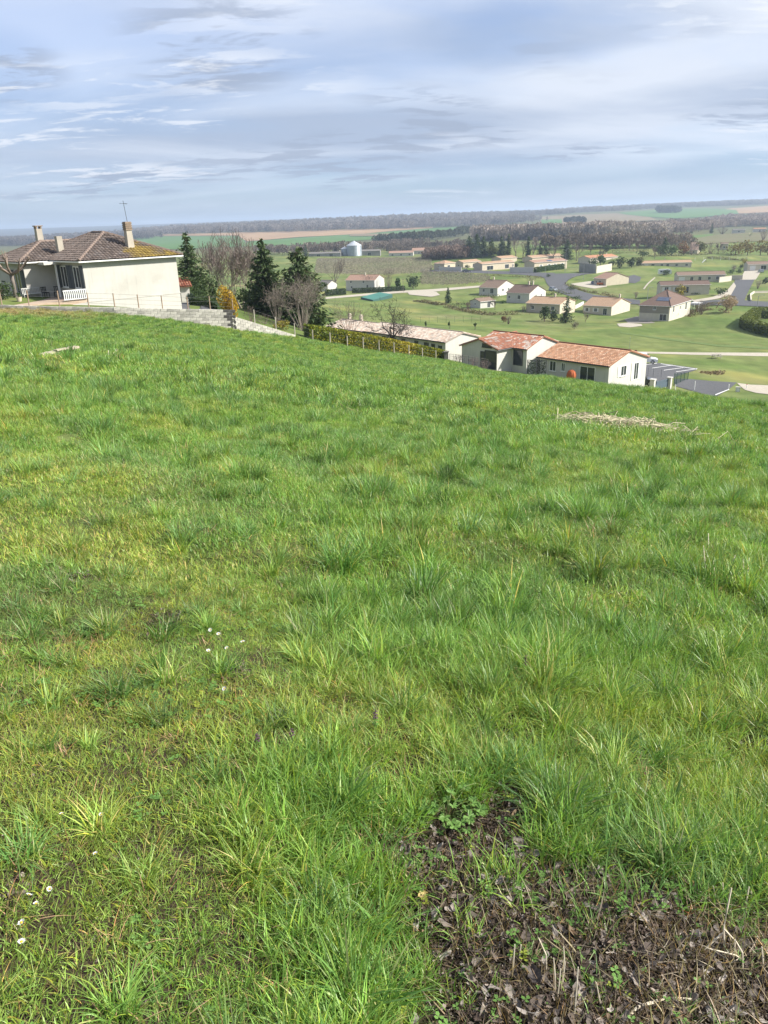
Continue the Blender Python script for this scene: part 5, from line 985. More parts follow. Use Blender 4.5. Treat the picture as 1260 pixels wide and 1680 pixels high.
# ------------------------------------------------------------------ far woods in their winter grey
def wood_proto(seed, n=90, dark=0):
    r = np.random.default_rng(seed); a = r.uniform(0, 6.283, n); q = r.random(n)**.5; z = r.uniform(.28, 1, n); prof = np.sqrt(np.clip(1-((z-.6)/.42)**2, .05, 1))*.34
    C = np.stack([np.cos(a)*q*prof, np.sin(a)*q*prof, z], -1); D = np.stack([np.cos(a)*q*.5, np.sin(a)*q*.5, np.full(n, 1.0)], -1) + r.normal(0, .35, (n, 3))
    V, Fq = sprayquads(C, D, np.full(n, .085)*r.uniform(.7, 1.5, n), seed, .42 if not dark else .6); tr = MB(); tr.tube([(0, 0, -.05), (0, 0, .6)], [.016, .009], 4, cap=False)
    c = r.uniform(.7, 1.3, (n, 1))*np.ones((1, 3)); nv = len(V); V = np.concatenate([V, np.array(tr.v)]); F2 = np.array(tr.f)+nv
    return npmesh('wood_tree', V, np.concatenate([Fq, F2]), leafmat('wood_crown', (.185, .16, .14), (.155, .135, .12), .25, .9, True), np.concatenate([np.repeat(c, 4, 0), np.full((len(tr.v), 3), .8)]))
WP = [wood_proto(900+i) for i in range(4)]; WD = [wood_proto(950+i, 130, 1) for i in range(3)]
def wood(name, front, depth, hm_, n, seed, protos=WP, tint=(1, 1, 1), rmin=300, var=.18):
    r = np.random.default_rng(seed); f = edge(front, 60); Pf = G(f[:, 0], f[:, 1], rmin); u = r.random(n)*59; i = u.astype(int).clip(0, 58); P = Pf[i]*(1-(u-i))[:, None] + Pf[i+1]*(u-i)[:, None]
    d = P[:, :2]/np.linalg.norm(P[:, :2], axis=1)[:, None]; P[:, :2] += d*(depth*r.random(n)**1.3)[:, None] + r.normal(0, depth*.02+2, (n, 2)); P[:, 2] = T(P[:, 0], P[:, 1])
    s = hm_*r.uniform(.72, 1.2, n)*(.85+.3*fbm(P[:, 0]/60, P[:, 1]/60, seed, 2)); sc = np.stack([s*r.uniform(.85, 1.3, n), s*r.uniform(.85, 1.3, n), s], -1)
    tn = np.asarray(tint)*(1+r.normal(0, var, (n, 1))).clip(.5, 1.6)*(.75+.5*fbm(P[:, 0]/120, P[:, 1]/120, seed+5, 2))[:, None]
    return scatter(name, P, quat_rot(n, r), sc, r.integers(0, len(protos), n), tn, protos)
wood('winter_wood', [(782, 396), (820, 396), (860, 393.5), (900, 393.5), (990, 393), (1040, 391.5), (1088, 389)], 130, 13.5, 1300, 1, tint=(1.45, 1.42, 1.42))
wood('ridge_wood', [(215, 388), (300, 384), (500, 380), (700, 374.5), (800, 370), (860, 366.5)], 1100, 17, 5400, 2, tint=(1.15, 1.15, 1.2))
wood('ridge_wood', [(884, 354), (960, 348.5), (1012, 347), (1060, 343), (1130, 340), (1200, 338), (1280, 334)], 800, 13, 3400, 3, tint=(1.1, 1.1, 1.15))
wood('tree_line', [(613, 402), (680, 398), (720, 393), (768, 386)], 25, 11, 130, 4, WD, (.45, .62, .40), 400)
wood('brown_copse', [(703, 426), (735, 425), (772, 422.5)], 22, 6.0, 220, 5, WP, (1.1, .95, .92), 250)
wood('scrub_wood', [(1084, 387), (1130, 380), (1200, 372), (1282, 371)], 420, 11, 1300, 6, WP, (1.45, 1.35, 1.3))
wood('small_wood', [(1080, 350), (1114, 350)], 60, 18, 90, 7, WD, (.5, .6, .5), 800)
wood('tree_line', [(592, 411), (640, 406), (676, 402)], 30, 7, 120, 8, WP, (1, .95, .9), 500)
wood('valley_wood', [(-80, 406), (60, 403), (140, 399), (235, 393), (250, 392)], 900, 16, 2600, 9, WP, (.8, .8, .85), 800)
wood('tree_line', [(925, 367.5), (958, 367)], 25, 12, 60, 10, WD, (.5, .6, .5), 800)
wood('tree_line', [(640, 417), (700, 415.5), (760, 410)], 60, 7, 160, 12, WP, (.9, .85, .8), 600)
wood('tree_line', [(420, 416), (500, 419), (620, 413), (700, 408)], 60, 8, 200, 11, WP, (.95, .9, .85), 600)
wood('hedgerow', [(890, 412), (960, 409), (1060, 409), (1130, 405)], 30, 9, 150, 13, WP, (1, .95, .9), 380)
# ------------------------------------------------------------------ vineyards: stakes and pruned vines in rows
m_vine = pm('vine_wood', (.22, .18, .13), (.16, .125, .09), 1.0, .95)
def vineyard(corners, rowdir, gap, step, seed, rmin=250):
    c = np.array([gp(a, b, rmin) for a, b in corners])[:, :2]; d = np.array([math.sin(R(rowdir)), math.cos(R(rowdir))]); e = np.array([d[1], -d[0]]); o = c.mean(0); q = (c-o)
    ue, ud = q @ e, q @ d; A, B = np.meshgrid(np.arange(ue.min(), ue.max(), gap), np.arange(ud.min(), ud.max(), step), indexing='ij'); p = o + A.ravel()[:, None]*e + B.ravel()[:, None]*d
    ins = np.zeros(len(p), bool); n = len(c)
    for i in range(n):
        (x1, y1), (x2, y2) = c[i], c[(i+1) % n]; cr = (y1 > p[:, 1]) != (y2 > p[:, 1]); ins ^= cr & (p[:, 0] < (x2-x1)*(p[:, 1]-y1)/(y2-y1+1e-9)+x1)
    p = p[ins]; r = np.random.default_rng(seed); p = p + r.normal(0, .08, p.shape); n = len(p); z = T(p[:, 0], p[:, 1]); P = np.stack([p[:, 0], p[:, 1], z], -1); D3 = np.array([d[0], d[1], 0]); E3 = np.array([e[0], e[1], 0])
    h = r.uniform(1.2, 1.7, n)[:, None]; w_ = .09; up = np.array([0, 0, 1.0])
    V1 = np.stack([P-E3*w_, P+E3*w_, P+E3*w_*.6+up*h, P-E3*w_*.6+up*h], 1); V3 = np.stack([P-D3*w_, P+D3*w_, P+D3*w_*.6+up*h, P-D3*w_*.6+up*h], 1)
    V2 = np.stack([P-D3*.55+up*.62, P+D3*.55+up*.60, P+D3*.6+up*(.86+r.random((n, 1))*.3), P-D3*.6+up*(.82+r.random((n, 1))*.3)], 1)
    V = np.concatenate([V1, V3, V2]).reshape(-1, 3); col = np.concatenate([r.uniform(.7, 1.5, (n, 1))*np.ones((1, 3)), r.uniform(.7, 1.5, (n, 1))*np.ones((1, 3)), r.uniform(.5, .9, (n, 1))*np.ones((1, 3))])
    return props(link(bpy.data.objects.new('vineyard', npmesh('vineyard', V, np.arange(len(V)).reshape(-1, 4), pm('vine_stakes', (.40, .36, .27), (.30, .26, .19), 1, .95, attr=True), np.repeat(col, 4, 0)))), kind='stuff')
vineyard([(516, 450), (640, 452), (700, 449), (712, 441), (706, 424), (620, 424), (520, 425)], 76, 4.2, 2.0, 1)
vineyard([(688, 468), (735, 470), (800, 465), (806, 455), (760, 449), (692, 447)], 82, 3.8, 1.8, 2, 200)
# ------------------------------------------------------------------ block wall, fences
rnd_block = pm('concrete_block', (.44, .42, .375), (.32, .305, .27), 1.6, .95, .5, bscale=14, c3=(.20, .185, .16), scale3=.8, coord='Generated')
def add_objrand(m, lo, hi):
    t = NT(m.node_tree); b = t.n['Principled BSDF']; src = b.inputs['Base Color'].links[0].from_socket; rr = t.new('ShaderNodeObjectInfo').outputs['Random']; mr_ = t.new('ShaderNodeMapRange'); t.l.new(rr, mr_.inputs[0]); mr_.inputs[3].default_value = lo; mr_.inputs[4].default_value = hi
    cm = t.new('ShaderNodeCombineColor'); [t.l.new(mr_.outputs[0], cm.inputs[k]) for k in range(3)]; t.l.new(t.mix(1.0, src, cm.outputs[0], 'MULTIPLY'), b.inputs['Base Color'])
add_objrand(rnd_block, .72, 1.25)
blk_dark = pm('concrete_block_stained', (.085, .08, .072), (.05, .048, .045), 2, .95, .4, bscale=14)
def block_me(l, h, w_, mat, name='concrete_block'):
    b = .012; m = MB(); x, y, z = l/2-.008, w_/2, h/2-.008
    m.add([(-x, -y+b, -z), (x, -y+b, -z), (x, -y+b, z), (-x, -y+b, z), (-x+b, -y, -z+b), (x-b, -y, -z+b), (x-b, -y, z-b), (-x+b, -y, z-b), (-x, y, -z), (x, y, -z), (x, y, z), (-x, y, z)],
          [(4, 5, 6, 7), (0, 1, 5, 4), (1, 2, 6, 5), (2, 3, 7, 6), (3, 0, 4, 7), (0, 8, 9, 1), (1, 9, 10, 2), (2, 10, 11, 3), (3, 11, 8, 0), (8, 11, 10, 9)]); return m.mesh(name, mat)
BM, BD = block_me(.5, .22, .2, rnd_block), block_me(.5, .22, .2, blk_dark)
def blockwall(name, label, base_, top_, seed, stain=None, course=.22, bl=.5):
    bx = np.array(base_, float); r = np.random.default_rng(seed); B3 = np.array([PT(*q) for q in bx]); tp = np.array(top_, float)
    T3 = np.array([PT(px, np.interp(px, tp[:, 0], tp[:, 1]), Y)[2] for px, _, Y in bx]); o = B3[0].copy(); t = thing(name, label, 'wall', o)
    seg = np.linalg.norm(np.diff(B3[:, :2], axis=0), axis=1); cum = np.concatenate([[0], np.cumsum(seg)]); nb = 0
    m = MB(); core = pm('mortar', (.25, .24, .22), (.19, .185, .17), 2, .95)
    for k in range(len(seg)):
        a, b = B3[k]-o, B3[k+1]-o; d = (b-a)/np.linalg.norm((b-a)[:2]); nv = np.array([-d[1], d[0], 0]); q0, q1 = nv*(-.088), nv*.09
        za, zb = T3[k]-o[2]-.02, T3[k+1]-o[2]-.02
        f = lambda p, n_, z: (p[0]+n_[0], p[1]+n_[1], z)
        m.add([f(a, q0, a[2]-.8), f(a, q1, a[2]-.8), f(b, q1, b[2]-.8), f(b, q0, b[2]-.8), f(a, q0, za), f(a, q1, za), f(b, q1, zb), f(b, q0, zb)], [(3, 2, 1, 0), (4, 5, 6, 7), (0, 1, 5, 4), (1, 2, 6, 5), (2, 3, 7, 6), (3, 0, 4, 7)])
    m.build('mortar', core, t)
    for row in range(14):
        q_ = (row % 2)*bl/2
        while q_ < cum[-1]:
            bz = np.interp(q_, cum, B3[:, 2])-o[2]; tz = np.interp(q_, cum, T3)-o[2]; z = tz-course*(row+.5)
            if z+course*.3 > bz-.25:
                k = min(np.searchsorted(cum, q_, 'right')-1, len(seg)-1); d = (B3[k+1]-B3[k])[:2]/seg[k]; sl_ = math.atan2(T3[k+1]-T3[k], seg[k]); p = np.array([np.interp(q_, cum, B3[:, 0]), np.interp(q_, cum, B3[:, 1])])-o[:2]
                dark = stain is not None and cum[-1]-q_ < stain and r.random() < .75
                ob = bpy.data.objects.new('concrete_block', BD if dark else BM); link(ob, t); ob.location = (p[0]+r.normal(0, .004), p[1]+r.normal(0, .004), z+r.normal(0, .004)); ob.rotation_euler = (0, -sl_, math.atan2(d[1], d[0])+r.normal(0, .008)); nb += 1
            q_ += bl
    return t, nb
WB = [(-70, 506.5, 59.6), (0, 509, 60), (95, 512.5, 60.4), (190, 517, 61), (290, 529, 63), (384, 542, 65)]
_, nb1 = blockwall('block_wall', 'weathered grey concrete block wall at the top of the meadow', WB, [(-70, 499), (0, 500), (100, 503), (190, 504), (290, 506.5), (384, 508)], 1, .55)
_, nb2 = blockwall('block_wall', 'lower sloping block wall running down from the end of the weathered one', [(386, 541, 65.1), (430, 548.5, 67), (482, 554.5, 69.4)], [(386, 519.5), (430, 533), (482, 549)], 2)
m_post = pm('post_concrete', (.42, .38, .32), (.33, .30, .25), 3, .9); m_wpost = pm('post_wood', (.34, .25, .18), (.26, .19, .14), 4, .95); m_wire = pm('wire', (.20, .20, .19), None, rough=.5, metal=.6); m_iron = pm('iron_dark', (.05, .055, .06), (.035, .04, .045), 5, .6)
def fence(label, posts, mat, rad=.045, wires=(.95, .6, .25), name='wire_fence', mesh_=None, sq=False):
    """posts: (px, foot y, top y, distance)"""
    B = [PT(a, b, Y) for a, b, _, Y in posts]; o = B[0].copy(); t = thing(name, label, 'fence', o); tops = []
    for (a, b, c, Y), p in zip(posts, B):
        h = float(PT(a, c, Y)[2]-p[2]); q = p-o; m = MB()
        if sq: m.box((q[0]-rad, q[1]-rad, q[2]-.3), (q[0]+rad, q[1]+rad, q[2]+h))
        else: m.tube([(q[0], q[1], q[2]-.3), (q[0], q[1], q[2]+h)], rad, 6)
        m.build('post', mat, t); tops.append((q, h))
    for w_ in wires:
        m = MB(); m.tube([q+np.array([0, 0, h*w_]) for q, h in tops], .008, 3); m.build('wire', m_wire, t)
    if mesh_:
        m = MB()
        for (q, h), (q2, h2) in zip(tops[:-1], tops[1:]):
            n = max(2, int(np.linalg.norm(q2-q)/.22))
            for i in range(n): p = q+(q2-q)*i/n; m.tube([p+[0, 0, .02], p+[0, 0, h*.96]], .010, 3, cap=False)
            for k in range(6): m.tube([q+[0, 0, h*(.05+.18*k)], q2+[0, 0, h2*(.05+.18*k)]], .010, 3, cap=False)
        o_ = m.build('wire_mesh', mesh_, t); o_['kind'] = 'stuff'
    return t
Yw = lambda px: float(np.interp(px, [-70, 0, 190, 290, 384, 430, 482], [59.6, 60, 61, 63, 65, 67, 69.4]))+.06
fence('post and wire fence standing on the weathered block wall', [(a, b, c, Yw(a)) for a, b, c in [(3, 499, 473), (48, 500.5, 476), (98, 502, 477), (146, 503, 480), (188.6, 504, 481), (228, 505, 483), (267, 506, 485), (308.5, 506.5, 487), (345, 507.5, 486), (382, 508, 490)]], m_wpost, .045)
fence('post and wire fence above the lower sloping wall', [(418, 529.5, 508, Yw(418)), (453, 541, 520, Yw(453)), (484, 551, 530, 69.6), (513.6, 560, 541, 71)], m_post, .05)
fence('pale concrete post fence in front of the clipped laurel hedge', [(a, b, c, float(np.interp(a, [503, 728], [71.2, 83.2]))) for a, b, c in [(542, 565, 545.5), (570, 570, 551), (596, 573.5, 553.5), (622, 577, 558), (646.5, 580.5, 562), (671, 584, 566.5), (693, 588, 571), (715, 591.5, 575)]], m_post, .06)
p = PT(732, 594.5, 83.6); t = thing('gate_pillar', 'dark weathered pillar at the lower end of the laurel hedge', 'pillar', p); MB().box((-.22, -.22, -.4), (.22, .22, 1.12)).build('shaft', pm('pillar_grey', (.20, .185, .165), (.14, .13, .115), 3, .95), t); MB().box((-.29, -.29, 1.122), (.29, .29, 1.2)).build('cap', pm('pillar_grey', (.2, .18, .16)), t)
fence('dark iron mesh fence below the laurel hedge, before the white red-roofed house', [(738, 598, 580, 83.8), (748, 599.5, 581, 84), (759, 601, 582, 84.3), (769, 602.5, 583.5, 84.6), (779, 604, 585, 84.9), (789, 605, 587, 85.2), (801, 606.5, 589, 85.5)], m_iron, .03, (.97,), 'mesh_fence', pm('wire_mesh_rust', (.16, .13, .11)))
for i, (px, yt, wd) in enumerate([(752, 583, 1.1), (776, 588, 1.0), (795, 592, .9)]):
    p, h = standing(px, yt, 86.3); twig_bush(p, wd, max(.5, h), ['purplish leafless shrub at the upper end of the iron mesh fence', 'purplish leafless shrub in the middle of the iron mesh fence', 'purplish leafless shrub at the lower end of the iron mesh fence'][i], 330+i, pm('twigs_purple', (.20, .155, .15), (.15, .12, .115)), 26, 2, group='shrubs behind the iron mesh fence', thick=.014)
m_scr = leafmat('screen_leaves', (.06, .085, .055), (.10, .115, .09), .1)
for i, (a, b, c0, c1) in enumerate([(864.5, 879.5, .9, 1.1), (880.5, 896, .45, .6)]):
    p0, p1 = PT(a, 612, 89.3), PT(b, 614, 88.6); d = p1-p0; L = float(np.hypot(d[0], d[1])); h = float(PT(a, 590, 89.3)[2]-p0[2]); t = thing('privacy_screen', ['grey-green leafy privacy screen panel between the two red-roofed houses', 'darker leafy privacy screen panel touching the long orange-tiled house'][i], 'screen', p0, math.atan2(d[1], d[0]))
    m = MB(); m.box((0, -.03, -.4), (.05, .03, h)); m.box((L-.05, -.03, -.4), (L, .03, h)); m.box((.05, -.02, h-.05), (L-.05, .02, h)); m.build('frame', m_iron, t); r = np.random.default_rng(i)
    leafobj('leaves', np.stack([r.uniform(.05, L-.05, 420), r.normal(0, .05, 420), r.uniform(-.2, h-.05, 420)], -1), .08, m_scr, t, i, .6, (c0,)*3, (c1*1.3,)*3)
# walls of the village gardens
def gwall(label, P, hp, wd, mat, rmin=120, name='garden_wall'):
    pts = [gp(a, b, rmin) for a, b in P]; o = pts[0].copy(); t = thing(name, label, 'wall', o); m = MB(); c = MB()
    for a, b in zip(pts[:-1], pts[1:]):
        ha, hb = hp*dist(a)/F, hp*dist(b)/F; d = (b-a)/np.linalg.norm((b-a)[:2]); nv = np.array([-d[1], d[0], 0])*wd/2; a_, b_ = a-o, b-o
        for mm, z0, z1, k in ((m, -.8, 0, 1), (c, .003, .07, 1.3)):
            u = np.array([0, 0, ha]); v = np.array([0, 0, hb]); n_ = nv*k
            lo_a, lo_b = (np.array([0, 0, z0]), np.array([0, 0, z0])) if z0 < 0 else (u+[0, 0, z0], v+[0, 0, z0])
            mm.add([a_-n_+lo_a, a_+n_+lo_a, b_+n_+lo_b, b_-n_+lo_b, a_-n_+u+[0, 0, z1], a_+n_+u+[0, 0, z1], b_+n_+v+[0, 0, z1], b_-n_+v+[0, 0, z1]], [(3, 2, 1, 0), (4, 5, 6, 7), (0, 1, 5, 4), (1, 2, 6, 5), (2, 3, 7, 6), (3, 0, 4, 7)])
    m.build('wall', mat, t); c.build('coping', mat, t)
gwall('high white garden wall beside the house with one solar panel', [(836, 447.5), (875, 447.5)], 8.5, .25, WALLS['white'])
gwall('low white wall before the small sand-coloured corner bungalow', [(721, 444.5), (757, 444.5)], 6, .25, WALLS['white'])
gwall('high bare grey garden wall below the bright orange roof', [(950, 446), (977, 448.5)], 14, .25, WALLS['greywall'])
gwall('white garden wall continuing the bare grey one', [(978, 448.5), (1003, 444)], 11, .25, WALLS['cream'])
gwall('pale retaining wall at the right end of the middle bungalow', [(1179, 463.5), (1199, 461)], 8, .4, WALLS['cream'])
gwall('cream wall flanking the drive of the lane-end house', [(1199, 459), (1218, 459)], 7, .4, WALLS['cream'])
gwall('low pale kerb wall curving along the lane', [(1232, 495), (1231, 485), (1237, 481), (1280, 480)], 3, .3, WALLS['cream'])
gwall('white terrace wall between the long beige bungalow and the lone cream one', [(943, 507), (957, 500)], 5, .3, WALLS['white'])
fence('thin green mesh fence across the lawn by the young trees', [(690+14*i, 528-.2*i+(.8 if i > 5 else 0), 519.5-.2*i, float(dist(gp(690+14*i, 528, 120)))) for i in range(8)], pm('post_green', (.06, .12, .07)), .03, (.95, .5, .1), 'mesh_fence')
fence('thin mesh fence around the grass by the green pool cover', [(a, b, c, float(np.hypot(*gp(a, b, 120)[:2]))) for a, b, c in [(550, 496, 488), (563, 500, 492), (577, 503, 495), (590, 505, 497)]], pm('post_green', (.06, .12, .07)), .03, (.95, .5, .1), 'mesh_fence')
# ------------------------------------------------------------------ silos, pool cover, lamps
m_zinc = pm('silo_zinc', (.36, .40, .44), (.30, .34, .38), .6, .45, metal=.5); m_zroof = pm('silo_roof', (.56, .58, .60), (.48, .50, .52), 1, .45, metal=.4)
def silo(px, py, d, h, cone, label):
    p = gp(px, py, 400); t = thing('silo', label, 'silo', p, 0, 'grain silos beyond the vineyard'); prof = [(d/2, -.5)]
    for i in range(int(h/.45)): z = i*.45; prof += [(d/2, z), (d/2+.07, z+.22)]
    MB().lathe(prof+[(d/2, h)], n=28).build('drum', m_zinc, t); MB().lathe([(d/2+.25, h+.01), (d/2+.2, h+.12), (d*.06, h+cone), (d*.06, h+cone+.4), (.05, h+cone+.5)], n=28).build('roof', m_zroof, t)
    MB().box((-.35, -d/2-.22, 0), (.35, -d/2-.10, h)).build('ladder', m_zinc, t)
silo(581.5, 419.5, 12.8, 8.4, 3.4, 'large grey grain silo with a conical roof beyond the vineyard'); silo(566, 419, 6.9, 5.4, 1.6, 'squat grey silo leaning close to the large one'); silo(532.5, 411, 4.9, 4.4, 1.2, 'small bluish silo behind the long grey barn')
q = [gp(*v, 150) for v in [(592, 491), (612, 494.5), (644, 488.5), (623, 485)]]; o = q[0]; t = thing('pool_cover', 'dark green tarpaulin stretched over a raised pool on the lawn', 'pool cover', o); hz_ = max(v[2] for v in q)-o[2]+.5
ml = MB(); ml.add([v-o-[0, 0, .6] for v in q]+[(v-o)*[1, 1, 0]+[0, 0, hz_] for v in q], [(3, 2, 1, 0), (0, 1, 5, 4), (1, 2, 6, 5), (2, 3, 7, 6), (3, 0, 4, 7)]); ml.build('pool_wall', pm('pool_side', (.04, .10, .085), (.03, .08, .07), 1), t)
ml = MB(); ml.add([(v-o)*[1, 1, 0]+[0, 0, hz_+.01] for v in q]+[np.mean(q, 0)-o+[0, 0, hz_-np.mean(q, 0)[2]+o[2]-.12]], [(0, 1, 4), (1, 2, 4), (2, 3, 4), (3, 0, 4)]); ml.build('tarpaulin', pm('tarpaulin', (.035, .155, .115), (.045, .18, .13), .4, .5), t)
def lamp(px, py, top, label, rmin=120, arm=1.2, name='street_lamp', grp_='street lamps of the village'):
    p = gp(px, py, rmin); h = (py-top)*dist(p)/F; t = thing(name, label, 'lamp' if name == 'street_lamp' else 'pole', p, 0, grp_); MB().tube([(0, 0, -.3), (0, 0, h)], [.10, .06], 6).build('pole', m_barkg if name != 'street_lamp' else pm('lamp_grey', (.22, .23, .24), None, rough=.5), t)
    if name == 'street_lamp': MB().tube([(0, 0, h), (arm*.6, 0, h+.2), (arm, 0, h+.22)], .05, 5).build('arm', MATS['lamp_grey'], t); MB().box((arm, -.14, h+.14), (arm+.6, .14, h+.27)).build('lamp_head', MATS['lamp_grey'], t)
    else: MB().box((-.6, -.05, h-.4), (.6, .05, h-.3)).build('crossarm', m_barkg, t)
lamp(927, 447, 411, 'tall street lamp by the lone fir at the end of the upper row'); lamp(957, 459, 433, 'street lamp on the grass by the drive of the red-brown roofed bungalow'); lamp(894, 455, 437, 'street lamp at the bend of the upper road'); lamp(1062, 492, 473, 'street lamp on the grass behind the solar-panelled house'); lamp(1242, 505, 486, 'street lamp on the verge at the right edge'); lamp(721, 449, 430, 'street lamp by the low white wall of the corner bungalow')
lamp(661.5, 479, 458, 'wooden utility pole by the gravel road and farmhouse hedge', name='utility_pole', grp_=None); lamp(760, 420, 397, 'utility pole behind the brown copse', 300, name='utility_pole', grp_=None); lamp(884, 424, 399, 'utility pole among the bare poplars', 250, name='utility_pole', grp_=None)
# ------------------------------------------------------------------ cars
def rounded(prof, w0, w1, inset):
    """a side profile (x, z) given width: w(z) narrows towards the roof"""
    zs = [z for _, z in prof]; zl, zh = min(zs), max(zs); n = len(prof); V = []
    for s in (-1, 1):
        for x, z in prof: f = (z-zl)/(zh-zl); V.append((x, s*(w0*(1-f)+w1*f)/2, z))
    return V, [tuple(range(n))[::-1], tuple(range(n, 2*n))] + [(i, (i+1) % n, n+(i+1) % n, n+i) for i in range(n)]
m_tyre = pm('tyre', (.018, .018, .019), None, rough=.9); m_rim = pm('rim', (.38, .39, .40), None, rough=.35, metal=.8); m_hl = pm('headlight', (.55, .57, .60), None, rough=.1, spec=.8); m_tl = pm('tail_light', (.35, .02, .02), None, rough=.2, spec=.6)
def car(at, rz, label, paint, L=4.3, H=1.5, name='parked_car', suv=False, group='cars of the village', cat='car'):
    t = thing(name, label, cat, at, rz, group); h = L/2; g = .20 if not suv else .28
    prof = [(-h, g+.25), (-h+.05, g), (h-.05, g), (h, g+.22), (h-.03, .68), (h-.35, .80), (h-1.05, .90), (-h+.25, .96), (-h+.02, .85)]
    V, fs = rounded(prof, 1.76, 1.66, 0); b = MB().add(V, fs).build('body', paint, t)
    cab = [(h-1.10, .895), (h-1.75, H-.06), (h-2.2, H), (-h+.95, H-.01), (-h+.55, H-.10), (-h+.20, .955)]; V, fs = rounded(cab, 1.62, 1.22, 0); MB().add(V, fs).build('roof', paint, t)
    for s in (-1, 1):
        for (x0, x1, k0, k1) in ((h-1.30, h-2.18, h-1.80, h-2.18), (h-2.26, -h+1.15, h-2.26, -h+1.18), (-h+1.07, -h+.50, -h+1.10, -h+.72)):
            yb, yt = s*(.81-.02), s*(.64); MB().add([(x0, yb+s*.012, .96), (x1, yb+s*.012, .97), (k1, yt+s*.018, H-.12), (k0, yt+s*.018, H-.12)], [(0, 1, 2, 3) if s < 0 else (3, 2, 1, 0)]).build('window', m_glass, t)
        MB().box((h-.30, s*.62-.16, .60), (h-.015, s*.62+.16, .72)).build('headlight', m_hl, t); MB().box((-h-.01, s*.66-.13, .68), (-h+.1, s*.66+.13, .84)).build('tail_light', m_tl, t); MB().box((h-1.5, s*.84, .92), (h-1.36, s*.98, 1.03)).build('mirror', paint, t)
        for x in (h-.82, -h+.80):
            w_ = MB(); ring = lambda r_, y: [(x+r_*math.cos(6.283*k/16), y, .32+r_*math.sin(6.283*k/16)) for k in range(16)]
            y0, y1 = s*.66, s*.885; w_.add(ring(.32, y0)+ring(.32, y1), [tuple(range(16)), tuple(range(16, 32))[::-1]]+[(k, (k+1) % 16, 16+(k+1) % 16, 16+k) for k in range(16)]); wo_ = w_.build('wheel', m_tyre, t)
            w_ = MB(); w_.add(ring(.21, y1)+ring(.18, y1+s*.012), [tuple(range(16, 32)) if s < 0 else tuple(range(16, 32))[::-1]]+[(k, (k+1) % 16, 16+(k+1) % 16, 16+k) for k in range(16)]); w_.build('rim', m_rim, wo_)
    MB().add([(h-1.13, -.70, .93), (h-1.13, .70, .93), (h-1.74, .56, H-.10), (h-1.74, -.56, H-.10)], [(0, 1, 2, 3)]).build('windscreen', m_glass, t).location = (.025, 0, .025)
    MB().add([(-h+.24, -.68, .98), (-h+.24, .68, .98), (-h+.56, .55, H-.13), (-h+.56, -.55, H-.13)], [(3, 2, 1, 0)]).build('rear_window', m_glass, t).location = (-.025, 0, .02)
    return t
pw = pm('paint_white', (.72, .72, .71), None, rough=.2, spec=.5); pd = pm('paint_dark', (.045, .05, .058), None, rough=.2, spec=.6, metal=.3); psv = pm('paint_silver', (.42, .44, .46), None, rough=.25, metal=.5); pb = pm('paint_blue', (.04, .06, .14), None, rough=.25); po = pm('paint_orange', (.42, .13, .035), None, rough=.4)
p = gp(1055, 595.5, 110); car(p, R(-16), 'white car parked nose outwards on the marked parking place', pw, 4.5, 1.62, suv=True)
p = PT(1046, 631.5, 99.5); p[2] = min(p[2], float(T(p[0], p[1]))+.5); car(p, R(-14), 'dark grey car half hidden by the meadow beside the orange-tiled house', pd, 4.5, 1.5)
p = gp(907.5, 477, 150); car(p, R(-70), 'silver car standing on the village road bend', psv)
p = gp(976, 466.5, 150); car(p, R(-75), 'dark blue car on the drive of the red-brown roofed bungalow', pb)
p = gp(984, 468.5, 150); t = thing('trailer', 'small orange trailer on the drive beside the dark blue car', 'trailer', p, R(-20)); MB().box((-1.3, -.8, .45), (1.3, .8, 1.2)).build('tub', po, t); MB().box((-1.35, -.85, 1.202), (1.35, .85, 1.27)).build('rim', po, t); MB().tube([(1.3, 0, .5), (2.3, 0, .45)], .05, 5).build('drawbar', m_iron, t)
for s in (-1, 1): MB().tube([(0, s*.82, .3), (0, s*.98, .3)], .3, 12).build('wheel', m_tyre, t)
p = gp(1090, 451, 150); t = thing('caravan', 'white caravan parked on the grass above the arched-porch house', 'caravan', p, R(-8)); V, fs = rounded([(-3, .5), (3, .5), (3.1, 1.4), (2.8, 2.5), (2.2, 2.7), (-2.6, 2.7), (-3, 2.4)], 2.2, 2.1, 0); MB().add(V, fs).build('body', pw, t)
for x in (-1.8, .2, 1.7): MB().box((x-.45, -1.13, 1.4), (x+.45, -1.08, 2.0)).build('window', m_glass, t)
for s in (-1, 1): MB().tube([(-.2, s*.9, .35), (-.2, s*1.1, .35)], .35, 12).build('wheel', m_tyre, t)
car(gp(803, 441, 150), R(-60), 'white car under the dark carport opening of the upper row', pw); car(gp(1248, 447, 150), R(80), 'silver car on the pale drive of the lane-end house', psv); car(gp(765, 446.5, 200), R(10), 'dark car on the upper road below the second bungalow', pd)
fence('white rail fence along the top of the lawn by the lane-end house', [(1140+14*i, 428-.3*i, 422-.3*i, float(gp(1140+14*i, 428-.3*i, 200)[1])) for i in range(7)], m_pvc, .06, (.95, .5), 'rail_fence')
fence('dark post and rail fence along the road bend beside the brown hedge', [(932+9.5*i, 471+2.2*i, 466.5+2.2*i, float(gp(932+9.5*i, 471+2.2*i, 150)[1])) for i in range(8)], m_wpost, .06, (.9, .5), 'rail_fence')
fence('thin post fence at the vineyard corner by the upper road', [(690+16*i, 456-.5*i, 450-.5*i, float(gp(690+16*i, 456-.5*i, 200)[1])) for i in range(8)], m_post, .05, (.9, .5))
p = gp(1134, 509, 120); s_ = dist(p)/F; t = thing('pergola', 'white pergola at the terrace of the two-tone house', 'pergola', p, R(-38))
